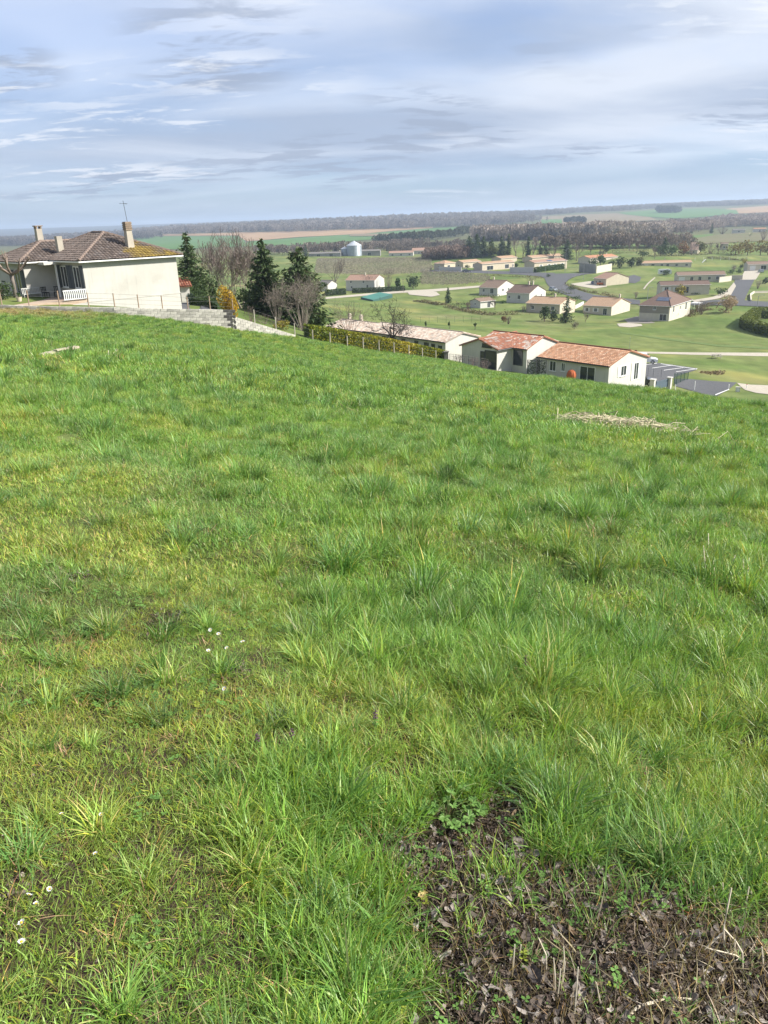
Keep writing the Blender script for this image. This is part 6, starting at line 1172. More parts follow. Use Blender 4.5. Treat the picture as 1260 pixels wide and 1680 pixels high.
for x in (0, 2.0):
    for y in (0, 2.2): MB().box((x, y, -.6), (x+.12, y+.12, 2.0)).build('post', m_pvc, t)
MB().box((-.3, -.3, 2.003), (2.4, 2.6, 2.13)).build('canopy', m_pvc, t)
p = gp(1152, 431, 200); t = thing('garden_slide', 'pale garden slide on the lawn left of the lane-end house', 'slide', p, R(30)); MB().add([(0, -.3, 0), (0, .3, 0), (2.6, .3, 1.7), (2.6, -.3, 1.7), (0, -.3, .08), (0, .3, .08), (2.6, .3, 1.78), (2.6, -.3, 1.78)], [(3, 2, 1, 0), (4, 5, 6, 7), (0, 1, 5, 4), (1, 2, 6, 5), (2, 3, 7, 6), (3, 0, 4, 7)]).build('chute', m_pvc, t)
for y in (-.25, .25): MB().tube([(2.65, y, 1.75), (3.3, y, 0)], .05, 5).build('ladder_rail', m_iron, t)
# ------------------------------------------------------------------ around the parking place
def pillar(px, py, Y, h, w_, label, mat, capw=.08):
    p = PT(px, py, Y); t = thing('gate_pillar', label, 'pillar', p, R(-40)); MB().box((-w_/2, -w_/2, -.6), (w_/2, w_/2, h)).build('shaft', mat, t); MB().box((-w_/2-capw, -w_/2-capw, h+.002), (w_/2+capw, w_/2+capw, h+.1)).build('cap', mat, t); return p
pa = pillar(1070, 637, 98, 1.1, .55, 'short white gate pillar nearest the dark grey car', WALLS['white']); pb_ = pillar(1097, 639, 100, 1.55, .50, 'taller white gate pillar at the far side of the grey gate', WALLS['white'])
d = pb_-pa; L = float(np.hypot(d[0], d[1])); t = thing('drive_gate', 'blue-grey sheet gate between the two white pillars', 'gate', pa, math.atan2(d[1], d[0])); mg = pm('gate_slate', (.10, .135, .17), (.085, .115, .145), 3, .5); nn_ = 7; zb = float(d[2])
MB().box((.30, -.03, .08+zb*.5), (L-.28, .03, .16+zb*.5)).build('bottom_rail', mg, t); MB().box((.30, -.03, 1.02+zb*.5), (L-.28, .03, 1.10+zb*.5)).build('top_rail', mg, t)
bdm = MB().box((0, -.02, .162), ((L-.58)/nn_-.015, .02, 1.018)).mesh('gate_board', mg)
for i in range(nn_): o = bpy.data.objects.new('gate_board', bdm); link(o, t); o.location = (.30+i*(L-.58)/nn_, 0, zb*.5)
gm = pm('mesh_green', (.03, .085, .06), None, rough=.5)
fence('dark green welded mesh fence panels beside the entrance road', [(1105.5, 630, 612, 103), (1109.5, 631, 612, 105), (1116, 629, 611.5, 107.5), (1122, 627, 611, 110), (1128, 625.5, 610, 112)], gm, .04, (), 'mesh_fence', gm)
fence('dark mesh fence along the near side of the parking place', [(1063, 615, 603, 109), (1071.5, 616, 604, 110), (1084.5, 618, 606, 110)], m_iron, .02, (.97, .65, .35), 'mesh_fence')
p = gp(1042, 585, 118); h = float(PT(1042, 577, dist(p)*math.cos(.3))[2]); t = thing('road_sign', 'round blue no-parking sign with a red rim on a thin post', 'road sign', p, R(-12)); hs_ = (585-576.5)*dist(p)/F
MB().tube([(0, 0, -.2), (0, 0, hs_+.2)], .03, 6).build('post', m_zinc, t)
def disc(m, r0, r1, y0, z, n=24):
    V = [(r0*math.cos(6.283*k/n), y0, z+r0*math.sin(6.283*k/n)) for k in range(n)]+[(r1*math.cos(6.283*k/n), y0, z+r1*math.sin(6.283*k/n)) for k in range(n)]+[(r1*math.cos(6.283*k/n), y0+.015, z+r1*math.sin(6.283*k/n)) for k in range(n)]
    return m.add(V, [(k, (k+1) % n, n+(k+1) % n, n+k) for k in range(n)]+[(n+k, n+(k+1) % n, 2*n+(k+1) % n, 2*n+k) for k in range(n)])
mblue, mred = pm('sign_blue', (.03, .07, .30), None, rough=.4), pm('sign_red', (.50, .03, .03), None, rough=.4)
dm = MB(); disc(dm, .001, .25, -.06, hs_); dm.build('sign_face', mblue, t); dm = MB(); disc(dm, .20, .27, -.07, hs_); c45 = .15; dm.add([(-c45-.03, -.068, hs_+c45-.03), (-c45+.03, -.068, hs_+c45+.03), (c45+.03, -.068, hs_-c45+.03), (c45-.03, -.068, hs_-c45-.03)], [(0, 3, 2, 1)]); dm.build('red_rim', mred, t)
p = gp(1032, 580, 118); t = thing('mast', 'very thin tall pole standing behind the orange roof', 'pole', p); MB().tube([(0, 0, -.2), (0, 0, 26*dist(p)/F)], [.035, .02], 5).build('pole', m_zinc, t); MB().lathe([(.06, 0), (.06, .05), (.02, .09)], (0, 0, 26*dist(p)/F), 8).build('pole_cap', m_zinc, t)
p = gp(1175, 588, 118); t = thing('picnic_table', 'grey picnic table with two benches on the grass below the pale path', 'picnic table', p, R(8)); mw = pm('wood_grey', (.34, .31, .27), (.27, .25, .22), 5, .9)
pl = MB().box((-.8, -.065, -.02), (.8, .065, .02)).mesh('plank', mw)
for y, z in [(-.29, .74), (-.145, .74), (0, .74), (.145, .74), (.29, .74), (-.72, .45), (-.60, .45), (.72, .45), (.60, .45)]: o = bpy.data.objects.new('plank', pl); link(o, t); o.location = (0, y, z)
for x in (-.55, .55): m = MB(); m.tube([(x, -.2, .71), (x, -.62, 0)], .045, 5); m.tube([(x, .2, .71), (x, .62, 0)], .045, 5); m.box((x-.03, -.78, .37), (x+.03, .78, .425)); m.build('trestle', mw, t)
p = gp(1210, 643, 85); t = thing('utility_box', 'small white utility box on the bank by the road end', 'utility box', p, R(-20)); MB().box((-.26, -.15, -.1), (.26, .15, .62)).build('cabinet', WALLS['white'], t); MB().box((-.30, -.19, .622), (.30, .19, .68)).build('lid', WALLS['white'], t); MB().box((-.20, -.165, .08), (.20, -.152, .54)).build('door', m_pvc, t)
for (px, py, hp_, lab) in [(1139, 640, 15, 'white marker post at the near side of the entrance road'), (1195, 639, 9, 'short white marker post at the end of the road line'), (1224.5, 638, 8, 'short marker post on the sandy path'), (1107.5, 640, 9, 'thin pale post beside the taller white pillar')]:
    p = gp(px, py, 84); h = hp_*dist(p)/F; t = thing('marker_post', lab, 'post', p); MB().tube([(0, 0, -.2), (0, 0, h-.1)], .05, 6).build('post', m_pvc, t); MB().lathe([(.065, h-.1), (.065, h-.02), (.02, h)], n=8).build('cap', mred if px > 1220 else m_pvc, t)
p = PT(937, 621, 88.6); t = thing('garden_dome', 'rounded orange garden cover at the wall of the orange-tiled house', 'garden cover', p); MB().lathe([(.52, 0), (.55, .35), (.50, .62), (.38, .84), (.18, .97), (.03, 1.0)], n=20).build('cover', pm('orange_cloth', (.42, .11, .035), (.34, .085, .03), 6, .8), t, True)
m = MB()
for k in range(10): a = k*.628; m.tube([(math.cos(a)*q_, math.sin(a)*q_, z_) for q_, z_ in ((.56, .05), (.57, .35), (.515, .63), (.39, .86), (.19, .985))], .012, 4)
m.build('seam', pm('orange_seam', (.28, .07, .02)), t)
# small shed with a red roof behind the villa
pc = PT(312, 485, 83); t = thing('tool_shed', 'low shed with a rust-red tile roof between villa and clipped cypress hedge', 'shed', pc*[1, 1, 0]+[0, 0, float(T(pc[0], pc[1]))], R(20)); hsd = float(PT(312, 470.5, 83)[2]-T(pc[0], pc[1]))
MB().box((-.9, 0, -.6), (0, 1.8, hsd)).build('wall', WALLS['white'], t); m = MB(); m.box((-2.6, .2, -.6), (-2.5, .3, hsd)); m.build('post', m_wpost, t); ro = MB().add([(-2.8, -.35, hsd+.02), (.25, -.35, hsd+.02), (.25, 2.1, hsd+.75), (-2.8, 2.1, hsd+.75), (-2.8, -.35, hsd+.10), (.25, -.35, hsd+.10), (.25, 2.1, hsd+.83), (-2.8, 2.1, hsd+.83)], [(3, 2, 1, 0), (4, 5, 6, 7), (0, 1, 5, 4), (1, 2, 6, 5), (2, 3, 7, 6), (3, 0, 4, 7)]).build('roof', roofmat('redmix'), t)
sl = math.hypot(2.45, .73); tiles('roof_tiles', ro, (-2.8, -.35, hsd+.10), (1, 0, 0), (0, 2.45/sl, .73/sl), lambda q: 0, lambda q: 3.05, sl, .25, .34, [(.34, .12, .07, 3), (.28, .10, .06, 2), (.40, .2, .13, 1)], 5)
MB().box((-2.5, .35, -.6), (-.95, 1.7, hsd-.2)).build('doorway', m_dframe, t)
# ------------------------------------------------------------------ the meadow
def inpoly(p, poly):
    ins = np.zeros(len(p), bool); n = len(poly)
    for i in range(n):
        (x1, y1), (x2, y2) = poly[i], poly[(i+1) % n]; cr = (y1 > p[:, 1]) != (y2 > p[:, 1]); ins ^= cr & (p[:, 0] < (x2-x1)*(p[:, 1]-y1)/(y2-y1+1e-12)+x1)
    return ins
def ss(a, b, v): k = np.clip((v-a)/(b-a), 0, 1); return k*k*(3-2*k)
def blades(n, Rad, L, wd, seed, lean=.35, droop=.5, segs=4, square=False, straw=.08, soft=1.0):
    """n grass blades; straw: share that is dry"""
    r = np.random.default_rng(seed)
    if square: bx, by = r.uniform(-Rad, Rad, n), r.uniform(-Rad, Rad, n)
    else: a0, q = r.uniform(0, 6.283, n), np.sqrt(r.random(n))*Rad; bx, by = np.cos(a0)*q, np.sin(a0)*q
    out = np.arctan2(by, bx); a = np.where(r.random(n) < (.60 if not square else .1), out+r.normal(0, .6, n), r.uniform(0, 6.283, n)); l = r.uniform(*L, n); w_ = r.uniform(*wd, n); th0 = np.abs(r.normal(lean*.5, lean*.5, n)); dr = np.abs(r.normal(droop, droop*.5, n))
    tw = r.normal(0, .7, n); V = np.zeros((n, segs*2+1, 3)); p = np.stack([bx, by, np.full(n, -.015)], -1); dirh = np.stack([np.cos(a), np.sin(a)], -1); perp = np.stack([-np.sin(a+tw), np.cos(a+tw), 0*a], -1)
    for s in range(segs+1):
        f = s/segs; wdt = (w_*(1-f**1.8)*(.75+.5*np.sin(3.1*min(f+.12, 1))))[:, None]
        if s < segs: V[:, 2*s] = p-perp*wdt*.5; V[:, 2*s+1] = p+perp*wdt*.5
        else: V[:, 2*s] = p
        th = th0+dr*f*1.5; st = (l/segs)[:, None]; p = p + st*np.concatenate([dirh*np.sin(th)[:, None], np.cos(th)[:, None]], 1)
    nv = segs*2+1; b0 = (np.arange(n)*nv)[:, None, None]; Q = np.array([[2*s, 2*s+1, 2*s+3, 2*s+2] for s in range(segs-1)]); Tt = np.array([[2*segs-2, 2*segs-1, 2*segs]])
    c = 1+r.normal(0, .13, (n, 1))*np.array([[1.0, .9, .8]])+r.normal(0, .05, (n, 3)); dry = r.random(n) < straw; c[dry] = np.array([1.95, 1.15, 2.0])*r.uniform(.6, 1.15, (dry.sum(), 1))
    yel = r.random(n) < .14; c[yel] *= np.array([1.45, 1.12, .8]); return V.reshape(-1, 3), [(b0+Q).reshape(-1, 4), (b0+Tt).reshape(-1, 3)], np.repeat(c, nv, 0)
def gmat():
    m = bpy.data.materials.new('grass_blade'); m.use_nodes = True; t = NT(m.node_tree); t.n.clear(); out = t.new('ShaderNodeOutputMaterial')
    c = t.mix(1.0, t.new('ShaderNodeAttribute', attribute_name='Col').outputs[0], t.new('ShaderNodeAttribute', attribute_name='tint', attribute_type='INSTANCER').outputs[0], 'MULTIPLY')
    p = t.new('ShaderNodeBsdfPrincipled'); p.inputs['Roughness'].default_value = .42; p.inputs['Specular IOR Level'].default_value = .35; t.l.new(c, p.inputs['Base Color'])
    tr = t.new('ShaderNodeBsdfTranslucent'); t.l.new(t.mix(1.0, c, (1.02, 1.10, .62), 'MULTIPLY'), tr.inputs[0]); mx = t.new('ShaderNodeMixShader'); mx.inputs[0].default_value = .34
    t.l.new(p.outputs[0], mx.inputs[1]); t.l.new(tr.outputs[0], mx.inputs[2]); t.l.new(mx.outputs[0], out.inputs[0]); return m
m_grass = gmat()
def gp_mesh(*a, **k): V, Fq, c = blades(*a, **k); return npmesh('tuft', V, Fq, m_grass, c, True)
NEAR = [gp_mesh(22, .06, (.06, .13), (.0030, .0050), 1, .8, .6), gp_mesh(22, .06, (.07, .15), (.0032, .0054), 2, .7, .7), gp_mesh(20, .06, (.08, .17), (.0034, .0060), 3, .6, .6),
        gp_mesh(30, .07, (.03, .075), (.0024, .0040), 4, 1.1, .6, straw=.16), gp_mesh(28, .07, (.025, .07), (.0024, .0040), 5, 1.2, .7, straw=.22),
        gp_mesh(90, .055, (.12, .26), (.0032, .0054), 6, .75, .75), gp_mesh(76, .05, (.14, .28), (.0036, .0062), 7, .65, .65, straw=.10), gp_mesh(64, .06, (.10, .22), (.0028, .0045), 9, .95, .7, straw=.18), gp_mesh(50, .04, (.12, .24), (.0045, .0080), 10, .6, .6, straw=.05),
        gp_mesh(22, .06, (.05, .14), (.002, .0036), 8, 1.2, .6, straw=.75),
        gp_mesh(70, .05, (.20, .36), (.0045, .0085), 41, .65, .7, 5), gp_mesh(60, .045, (.18, .33), (.005, .0095), 42, .8, .8, 5, straw=.10)]
MID = [gp_mesh(90, .20, (.04, .11), (.0045, .0070), 11, .9, .6, 3, True), gp_mesh(90, .20, (.05, .12), (.0045, .0070), 12, .9, .7, 3, True), gp_mesh(170, .20, (.04, .10), (.004, .0062), 13, .9, .6, 3, True, .10),
       gp_mesh(120, .09, (.15, .30), (.0045, .0075), 14, .75, .75, 3), gp_mesh(110, .11, (.13, .26), (.0045, .0070), 16, .9, .7, 3, False, .12), gp_mesh(90, .08, (.16, .30), (.005, .0085), 17, .6, .6, 3), gp_mesh(60, .17, (.07, .16), (.0035, .0055), 15, 1.1, .6, 3, True, .4)]
FAR = [gp_mesh(150, .48, (.05, .13), (.011, .018), 21, .8, .6, 2, True), gp_mesh(150, .48, (.06, .14), (.011, .018), 22, .7, .7, 2, True), gp_mesh(230, .48, (.06, .13), (.010, .016), 23, .9, .6, 2, True, .08), gp_mesh(110, .17, (.17, .33), (.010, .017), 24, .75, .75, 2), gp_mesh(100, .20, (.15, .30), (.010, .016), 26, .9, .7, 2, False, .1), gp_mesh(90, .42, (.08, .18), (.008, .013), 25, .9, .6, 2, True, .35)]
LIT_PX = [(628, 1400), (690, 1366), (784, 1346), (812, 1280), (885, 1310), (866, 1395), (925, 1432), (1000, 1424), (1100, 1450), (1190, 1490), (1275, 1540), (1420, 1600), (1420, 2050), (800, 2050), (730, 1760), (705, 1570), (655, 1480)]
LIT = G(*np.array(LIT_PX, float).T)[:, :2]
BARE = [(G1(125, 945), .16, .22), (G1(1240, 1222), .16, .10), (G1(675, 1002), .10, .16), (G1(1200, 935), .12, .2), (G1(380, 1105), .09, .13), (G1(1060, 1280), .14, .12), (G1(940, 1235), .10, .10), (G1(265, 1020), .12, .2), (G1(30, 1460), .03, .05)]
LITF = G(*np.array([(600, 1560), (640, 1400), (800, 1300), (1000, 1380), (1280, 1500), (1420, 1600), (1420, 2050), (640, 2050)], float).T)[:, :2]
WEED_C = G1(735, 1342)
STRAW_C = G1(1005, 702)[:2]
def field_points(n_m2, r0, r1, seed, half=None):
    half = half or (R(86) if r1 < 6 else R(42)); r = np.random.default_rng(seed); n = int(n_m2*half*(r1*r1-r0*r0)); rr = np.sqrt(r.uniform(r0*r0, r1*r1, n)); a = r.uniform(-half, half, n); p = np.stack([rr*np.sin(a), rr*np.cos(a)], -1)
    qx, qy = PROJ(np.column_stack([p, -(GX*p[:, 0]+GY*p[:, 1])])); mg = 1100 if r1 < 6 else 400 if r1 < 20 else 240; dep = (np.column_stack([p, -(GX*p[:, 0]+GY*p[:, 1])])-EYE) @ _fw; ok = (dep > .12) & (qx > -mg) & (qx < 1260+mg) & (qy < 3200); return p[ok], r
def meadow(name, protos, roles, n_m2, n_tuft, r0, r1, seed, zscale=1.0, ts=1.0):
    pa_, r = field_points(n_m2, r0, r1, seed); pb__, _ = field_points(n_tuft*(1.5 if r1 < 6 else 1), r0, r1, seed+50); pb__ = pb__[(np.hypot(*pb__.T) > (2.6 if r1 < 6 else 0)) | (np.abs(np.arctan2(*pb__.T)+.03) < .2) | (_.random(len(pb__)) < .67)]; tf = np.concatenate([np.zeros(len(pa_), bool), np.ones(len(pb__), bool)]); p = np.concatenate([pa_, pb__])
    x, y = p.T; z = T(x, y); P = np.stack([x, y, z], -1); px, py = PROJ(P); keep = (py > np.interp(px, MEADOW_EDGE[:, 0], MEADOW_EDGE[:, 1])-(1 if r1 > 30 else -99)) & (np.hypot(x, y) < np.interp(px, [760, 900, 1000, 1300], [95, 62, 54, 52]))
    N = len(p); big = fbm(x/.9+3, y/.9, 61, 3); rr = np.hypot(x, y); a = np.arctan2(x, y); wob = (fbm(x/.7, y/.7, 71, 2)-.5); wide = fbm(x/4.0+3, y/4.0, 63, 3)
    short = np.clip(ss(.06, -.34, a+wob*.5)*ss(11, 3.5, rr) + ss(.56, .42, big)*.35 + .25*ss(.5, .35, wide), 0, 1)
    lit = inpoly(p+np.stack([fbm(x/.10, y/.10, 73, 3)-.5, fbm(x/.10+9, y/.10, 79, 3)-.5], -1)*.26, LIT); bare = np.zeros(N)
    for q, rad, rad2 in BARE: bare = np.maximum(bare, 1-np.hypot((x-q[0])/max(rad, .05), (y-q[1])/max(rad2, .05))+wob*.5)
    ds = np.hypot((x-STRAW_C[0])/1.6, (y-STRAW_C[1])/.9); hol = fbm(x/.22+40, y/.22, 83, 2); u = r.random(N)
    keep &= ~(lit & (u > np.where(tf, .10, .05))) & ~((bare > .3) & (u > .15)) & ~((ds < 1) & (u > .35)) & ~((hol < .33) & (u < .75*ss(7, 3, rr)) & ~tf & (a > -.25)) & (np.hypot(x-WEED_C[0], y-WEED_C[1]) > .10) & ~(tf & (u > 1-.55*short))
    far_dry = ss(.62, .74, fbm(x/1.6, y/1.6, 97, 3)); edge_dry = ss(14, 3, py-np.interp(px, MEADOW_EDGE[:, 0], MEADOW_EDGE[:, 1]))*ss(230, 60, px)
    dry = (r.random(N) < .03+.16*far_dry+.75*edge_dry) & ~tf; isS = r.random(N) < short
    pick = lambda opts: np.array(opts)[r.integers(0, len(opts), N)]
    idx = np.where(tf, pick(roles['tussock']), np.where(dry, pick(roles['dry']), np.where(isS, pick(roles['short']), pick(roles['tall']))))
    longz = ss(.16, .02, np.abs(a+.03)+wob*.15)*ss(2.6, 1.9, rr); isL = tf & (r.random(N) < longz*.9) & (len(protos) > 10); idx = np.where(isL, r.integers(10, 12, N), idx)
    infront = inpoly(p, LITF); hs_ = (.70+.45*big)*r.uniform(.75, 1.25, N)*np.where(tf, ts*(1-.35*short)*(.80+.20*ss(1.4, 3.5, rr)), 1-.30*short)*(1+.12*ss(.0, .25, a)); hs_ = hs_*np.where(infront & (py > 1500), .5, 1)*zscale
    sc = np.stack([hs_**.6, hs_**.6, hs_], -1)
    lush = np.array([.195, .340, .068]); blue = np.array([.152, .280, .095]); yel = np.array([.295, .385, .080]); strw = np.array([.40, .33, .165]); dark = np.array([.105, .215, .052])
    ky = np.clip(ss(.46, .66, fbm(x/1.5+5, y/1.5, 101, 3))*.6 + short*.55*ss(.38, .60, fbm(x/.45+5, y/.45, 107, 2)) + .40*ss(-.15, -.40, a)*ss(9, 4, rr)*ss(1.6, 2.6, rr), 0, 1)[:, None]; kb = ss(.52, .66, fbm(x/.9+15, y/.9, 103, 3))*.6; kb = np.where(tf, r.random(N)**1.6, kb)[:, None]
    tn = lush*(1-ky)+yel*ky; tn = tn*(1-kb)+blue*kb; kd = np.where(tf, (r.random(N) < .35)*.8, 0)[:, None]; tn = tn*(1-kd)+dark*kd
    tn = np.where((dry & (r.random(N) < .6))[:, None], tn*.5+strw*.5, tn); ed = (edge_dry*.7)[:, None]; tn = tn*(1-ed)+strw*ed; tn = tn*(1+r.normal(0, .16, (N, 1))).clip(.6, 1.5)
    kl = (isL*.75)[:, None]; tn = tn*(1-kl)+np.array([.120, .250, .055])*(1+r.normal(0, .15, (N, 1)))*kl
    K = keep; return scatter(name, P[K], quat_rot(N, r, .10)[K], sc[K], idx[K], tn[K], protos)
meadow('grass', NEAR, dict(tall=[0, 1, 2], short=[3, 3, 4], tussock=[5, 6, 7, 8], dry=[9]), 1300, 27, .7, 4.6, 201, 1.0, 1.08)
meadow('meadow_grass', MID, dict(tall=[0, 1], short=[2], tussock=[3, 4, 5], dry=[6]), 105, 9, 4.3, 16, 202, 1.0, 1.15)
meadow('distant_meadow_grass', FAR, dict(tall=[0, 1], short=[2], tussock=[3, 4], dry=[5]), 9.0, 3.6, 15, 96, 203, .95, 1.25)
# ------------------------------------------------------------------ leaf litter, herbs, stalks and flowers close to the camera
def crumple(seed, n=4):
    r = np.random.default_rng(seed); g = np.stack(np.meshgrid(np.linspace(-.5, .5, n), np.linspace(-.35, .35, n), indexing='ij'), -1).reshape(-1, 2); env = np.sqrt(np.clip(1-(2*g[:, 0])**2*.8, .12, 1)); y = g[:, 1]*env*r.uniform(.5, 1.1) + r.normal(0, .08, len(g)); x = g[:, 0]*r.uniform(.7, 1.3)+r.normal(0, .09, len(g))
    z = .30*np.abs(y)*r.uniform(.2, 1.6)+.5*x*x*r.uniform(-.6, 1)+r.normal(0, .06, len(g)); V = np.stack([x, y, z+.05], -1); i, j = np.meshgrid(np.arange(n-1), np.arange(n-1), indexing='ij'); q = (i*n+j).ravel()
    return npmesh('leaf_scrap', V, np.stack([q, q+1, q+n+1, q+n], -1), leafmat('litter', (.95, .95, .95), (1.1, 1.05, 1), .1, .75, True, 8, .2), np.ones((n*n, 3))*r.uniform(.8, 1.2))
CR = [crumple(700+i) for i in range(7)]
r = np.random.default_rng(33); lo_, hi_ = LIT.min(0)-.1, LIT.max(0)+.1
def litter_pts(n, grow_=.05):
    p = r.uniform(lo_, hi_, (n, 2)); return p[inpoly(p+r.normal(0, grow_, p.shape), LIT)]
p = litter_pts(36000); n = len(p); zz = T(p[:, 0], p[:, 1])+r.random(n)*.022
pal = np.array([[.120, .098, .082], [.070, .052, .042], [.20, .172, .150], [.040, .029, .023], [.15, .108, .070], [.30, .27, .24]]); tn = pal[r.choice(6, n, p=[.27, .28, .12, .22, .08, .03])]*r.uniform(.7, 1.25, (n, 1)); s = np.exp(r.normal(math.log(.0105), .55, n)).clip(.004, .042)
scatter('leaf_litter', np.column_stack([p, zz]), np.stack([r.normal(0, .45, n), r.normal(0, .45, n), r.uniform(0, 6.28, n)], -1), np.stack([s]*3, -1), r.integers(0, 7, n), tn, CR)
# scraps of litter on the smaller bare spots
pp = np.concatenate([np.stack([q[0]+r.normal(0, a*.5, 160), q[1]+r.normal(0, b*.5, 160)], -1) for q, a, b in BARE]); n = len(pp); tn = pal[r.choice(6, n, p=[.25, .3, .1, .25, .08, .02])]*r.uniform(.7, 1.2, (n, 1)); s = np.exp(r.normal(math.log(.018), .4, n)).clip(.008, .04)
scatter('soil_scraps', np.column_stack([pp, T(pp[:, 0], pp[:, 1])+.006]), np.stack([r.normal(0, .4, n), r.normal(0, .4, n), r.uniform(0, 6.28, n)], -1), np.stack([s]*3, -1), r.integers(0, 7, n), tn, CR)
p = litter_pts(560, .02); n = len(p); tn = np.array([[.24, .215, .195], [.165, .142, .124], [.105, .086, .074], [.28, .255, .23]])[r.integers(0, 4, n)]*r.uniform(.7, 1.15, (n, 1)); s = r.uniform(.022, .046, n)
scatter('leaf_litter', np.column_stack([p, T(p[:, 0], p[:, 1])+.020]), np.stack([r.normal(0, .35, n), r.normal(0, .35, n), r.uniform(0, 6.28, n)], -1), np.stack([s]*3, -1), r.integers(0, 7, n), tn, CR)
# fine rootlets and straw over the litter
p = litter_pts(4500, .08); n = len(p); STW = [gp_mesh(6, .03, (.03, .09), (.0012, .0024), 31+i, 2.6, .3, 3, straw=0) for i in range(3)]; tn = np.array([.30, .235, .15])*r.uniform(.35, 1.2, (n, 1))
scatter('straw_bits', np.column_stack([p, T(p[:, 0], p[:, 1])+.012]), quat_rot(n, r, .5), np.stack([r.uniform(.6, 1.3, n)]*3, -1), r.integers(0, 3, n), tn, STW)
p = litter_pts(1500, .1); qx, qy = PROJ(np.column_stack([p, T(p[:, 0], p[:, 1])])); p = p[(r.random(len(p)) < np.clip((qx-950)/250, .06, 1)*np.clip((qy-1440)/120, .05, 1))]; n = len(p); tn = np.array([.46, .38, .26])*r.uniform(.45, 1.2, (n, 1))
scatter('straw_bits', np.column_stack([p, T(p[:, 0], p[:, 1])+.022]), quat_rot(n, r, .35), np.stack([r.uniform(1.0, 2.0, n)]*3, -1), r.integers(0, 3, n), tn, STW)
# dead thatch between the tufts
p, r = field_points(420, .7, 5.5, 91); n = len(p); tn = np.array([.22, .175, .095])*r.uniform(.5, 1.4, (n, 1))
scatter('thatch', np.column_stack([p, T(p[:, 0], p[:, 1])+.004]), quat_rot(n, r, .25), np.stack([r.uniform(.7, 1.4, n)]*3, -1), r.integers(0, 3, n), tn, STW)
p, r = field_points(500, .7, 4.0, 92); n = len(p); tn = pal[r.choice(6, n, p=[.25, .30, .1, .25, .09, .01])]*r.uniform(.7, 1.3, (n, 1)); s = np.exp(r.normal(math.log(.010), .5, n)).clip(.004, .03)
scatter('soil_crumbs', np.column_stack([p, T(p[:, 0], p[:, 1])+.002]), quat_rot(n, r, .4), np.stack([s]*3, -1), r.integers(0, 7, n), tn, CR)
# clover and small round-leaved herbs
def trefoil(seed):
    r_ = np.random.default_rng(seed); V, Fq = [], []
    for s in range(3):
        c = np.append(r_.normal(0, .022, 2), r_.uniform(.02, .045))
        for k in range(3):
            a = 2.09*k+r_.uniform(-.2, .2)+s; o = len(V); d = np.array([math.cos(a), math.sin(a), .15]); e = np.array([-math.sin(a), math.cos(a), 0]); L = .011
            V += [c, c+d*L*.7+e*L*.55, c+d*L*1.35+e*L*.35+[0, 0, .001], c+d*L*1.25, c+d*L*1.35-e*L*.35+[0, 0, .001], c+d*L*.7-e*L*.55]; Fq.append([o, o+1, o+2, o+3]); Fq.append([o, o+3, o+4, o+5])
        o = len(V); V += [c, c+[.0012, 0, 0], c*[.5, .5, 0]+[.0012, 0, -.01], c*[.5, .5, 0]+[0, 0, -.01]]; Fq.append([o, o+1, o+2, o+3])
    return npmesh('trefoil', np.array(V), np.array(Fq), m_grass, np.ones((len(V), 3)))
TF = [trefoil(i) for i in range(5)]
pc_, r = field_points(260, .8, 4.2, 77); x, y = pc_.T; msk = ss(.52, .66, fbm(x/.4+2, y/.4, 131, 2)); kp = r.random(len(pc_)) < msk; litm = inpoly(pc_, LIT); kp |= litm & (r.random(len(pc_)) < .22); pc_ = pc_[kp]; n = len(pc_)
tn = np.array([.13, .25, .055])*r.uniform(.7, 1.35, (n, 1)); tn[r.random(n) < .10] = [.30, .36, .05]
scatter('clover', np.column_stack([pc_, T(pc_[:, 0], pc_[:, 1])]), quat_rot(n, r, .15), np.stack([r.uniform(.4, .95, n)]*3, -1), r.integers(0, 5, n), tn, TF)
m_herb = leafmat('herb_leaf', (.13, .25, .055), (.16, .28, .07), .35, .5, False, 30); m_stalk = leafmat('herb_stalk', (.13, .20, .06), (.16, .2, .07), .2, attr=False)
def lobed(R_, seed, lobes=5):
    r_ = np.random.default_rng(seed); n = lobes*6; V = [(0, 0, 0)]; 
    for k in range(n+1):
        a = -2.5+5.0*k/n; ph = (k % 6)/6; rad = R_*(.62+.38*abs(math.sin(math.pi*(k/6))))*(1+(.10 if k % 2 else -.05))*r_.uniform(.93, 1.05); V.append((rad*math.cos(a), rad*math.sin(a), .10*R_*math.sin(k*1.05)+.25*rad*rad/R_))
    return MB().add(V, [(0, k, k+1) for k in range(1, n+1)])
def weed(px, py, n, size, spread, label, seed, name='weed_plant', tilt=.6, hgt=.06):
    c = gp(px, py); t = thing(name, label, 'weed', c); r_ = np.random.default_rng(seed); shapes = [lobed(size, seed*10+i).mesh('leaf', m_herb) for i in range(4)]; st = MB()
    for i in range(n):
        a = r_.uniform(0, 6.283); q = spread*math.sqrt(r_.random()); e = np.array([math.cos(a)*q, math.sin(a)*q, hgt*r_.uniform(.5, 1.6)*(1-.4*q/spread)]); o = bpy.data.objects.new('leaf', shapes[i % 4]); link(o, t); o.location = e; o.rotation_euler = (r_.normal(0, .4), .25+r_.normal(0, .35), a); s_ = r_.uniform(.55, 1.2); o.scale = (s_, s_, s_)
        st.tube([(0, 0, -.01), e*[.4, .4, .8], e], .0013, 3, cap=False)
    st.build('stem', m_stalk, t); return t
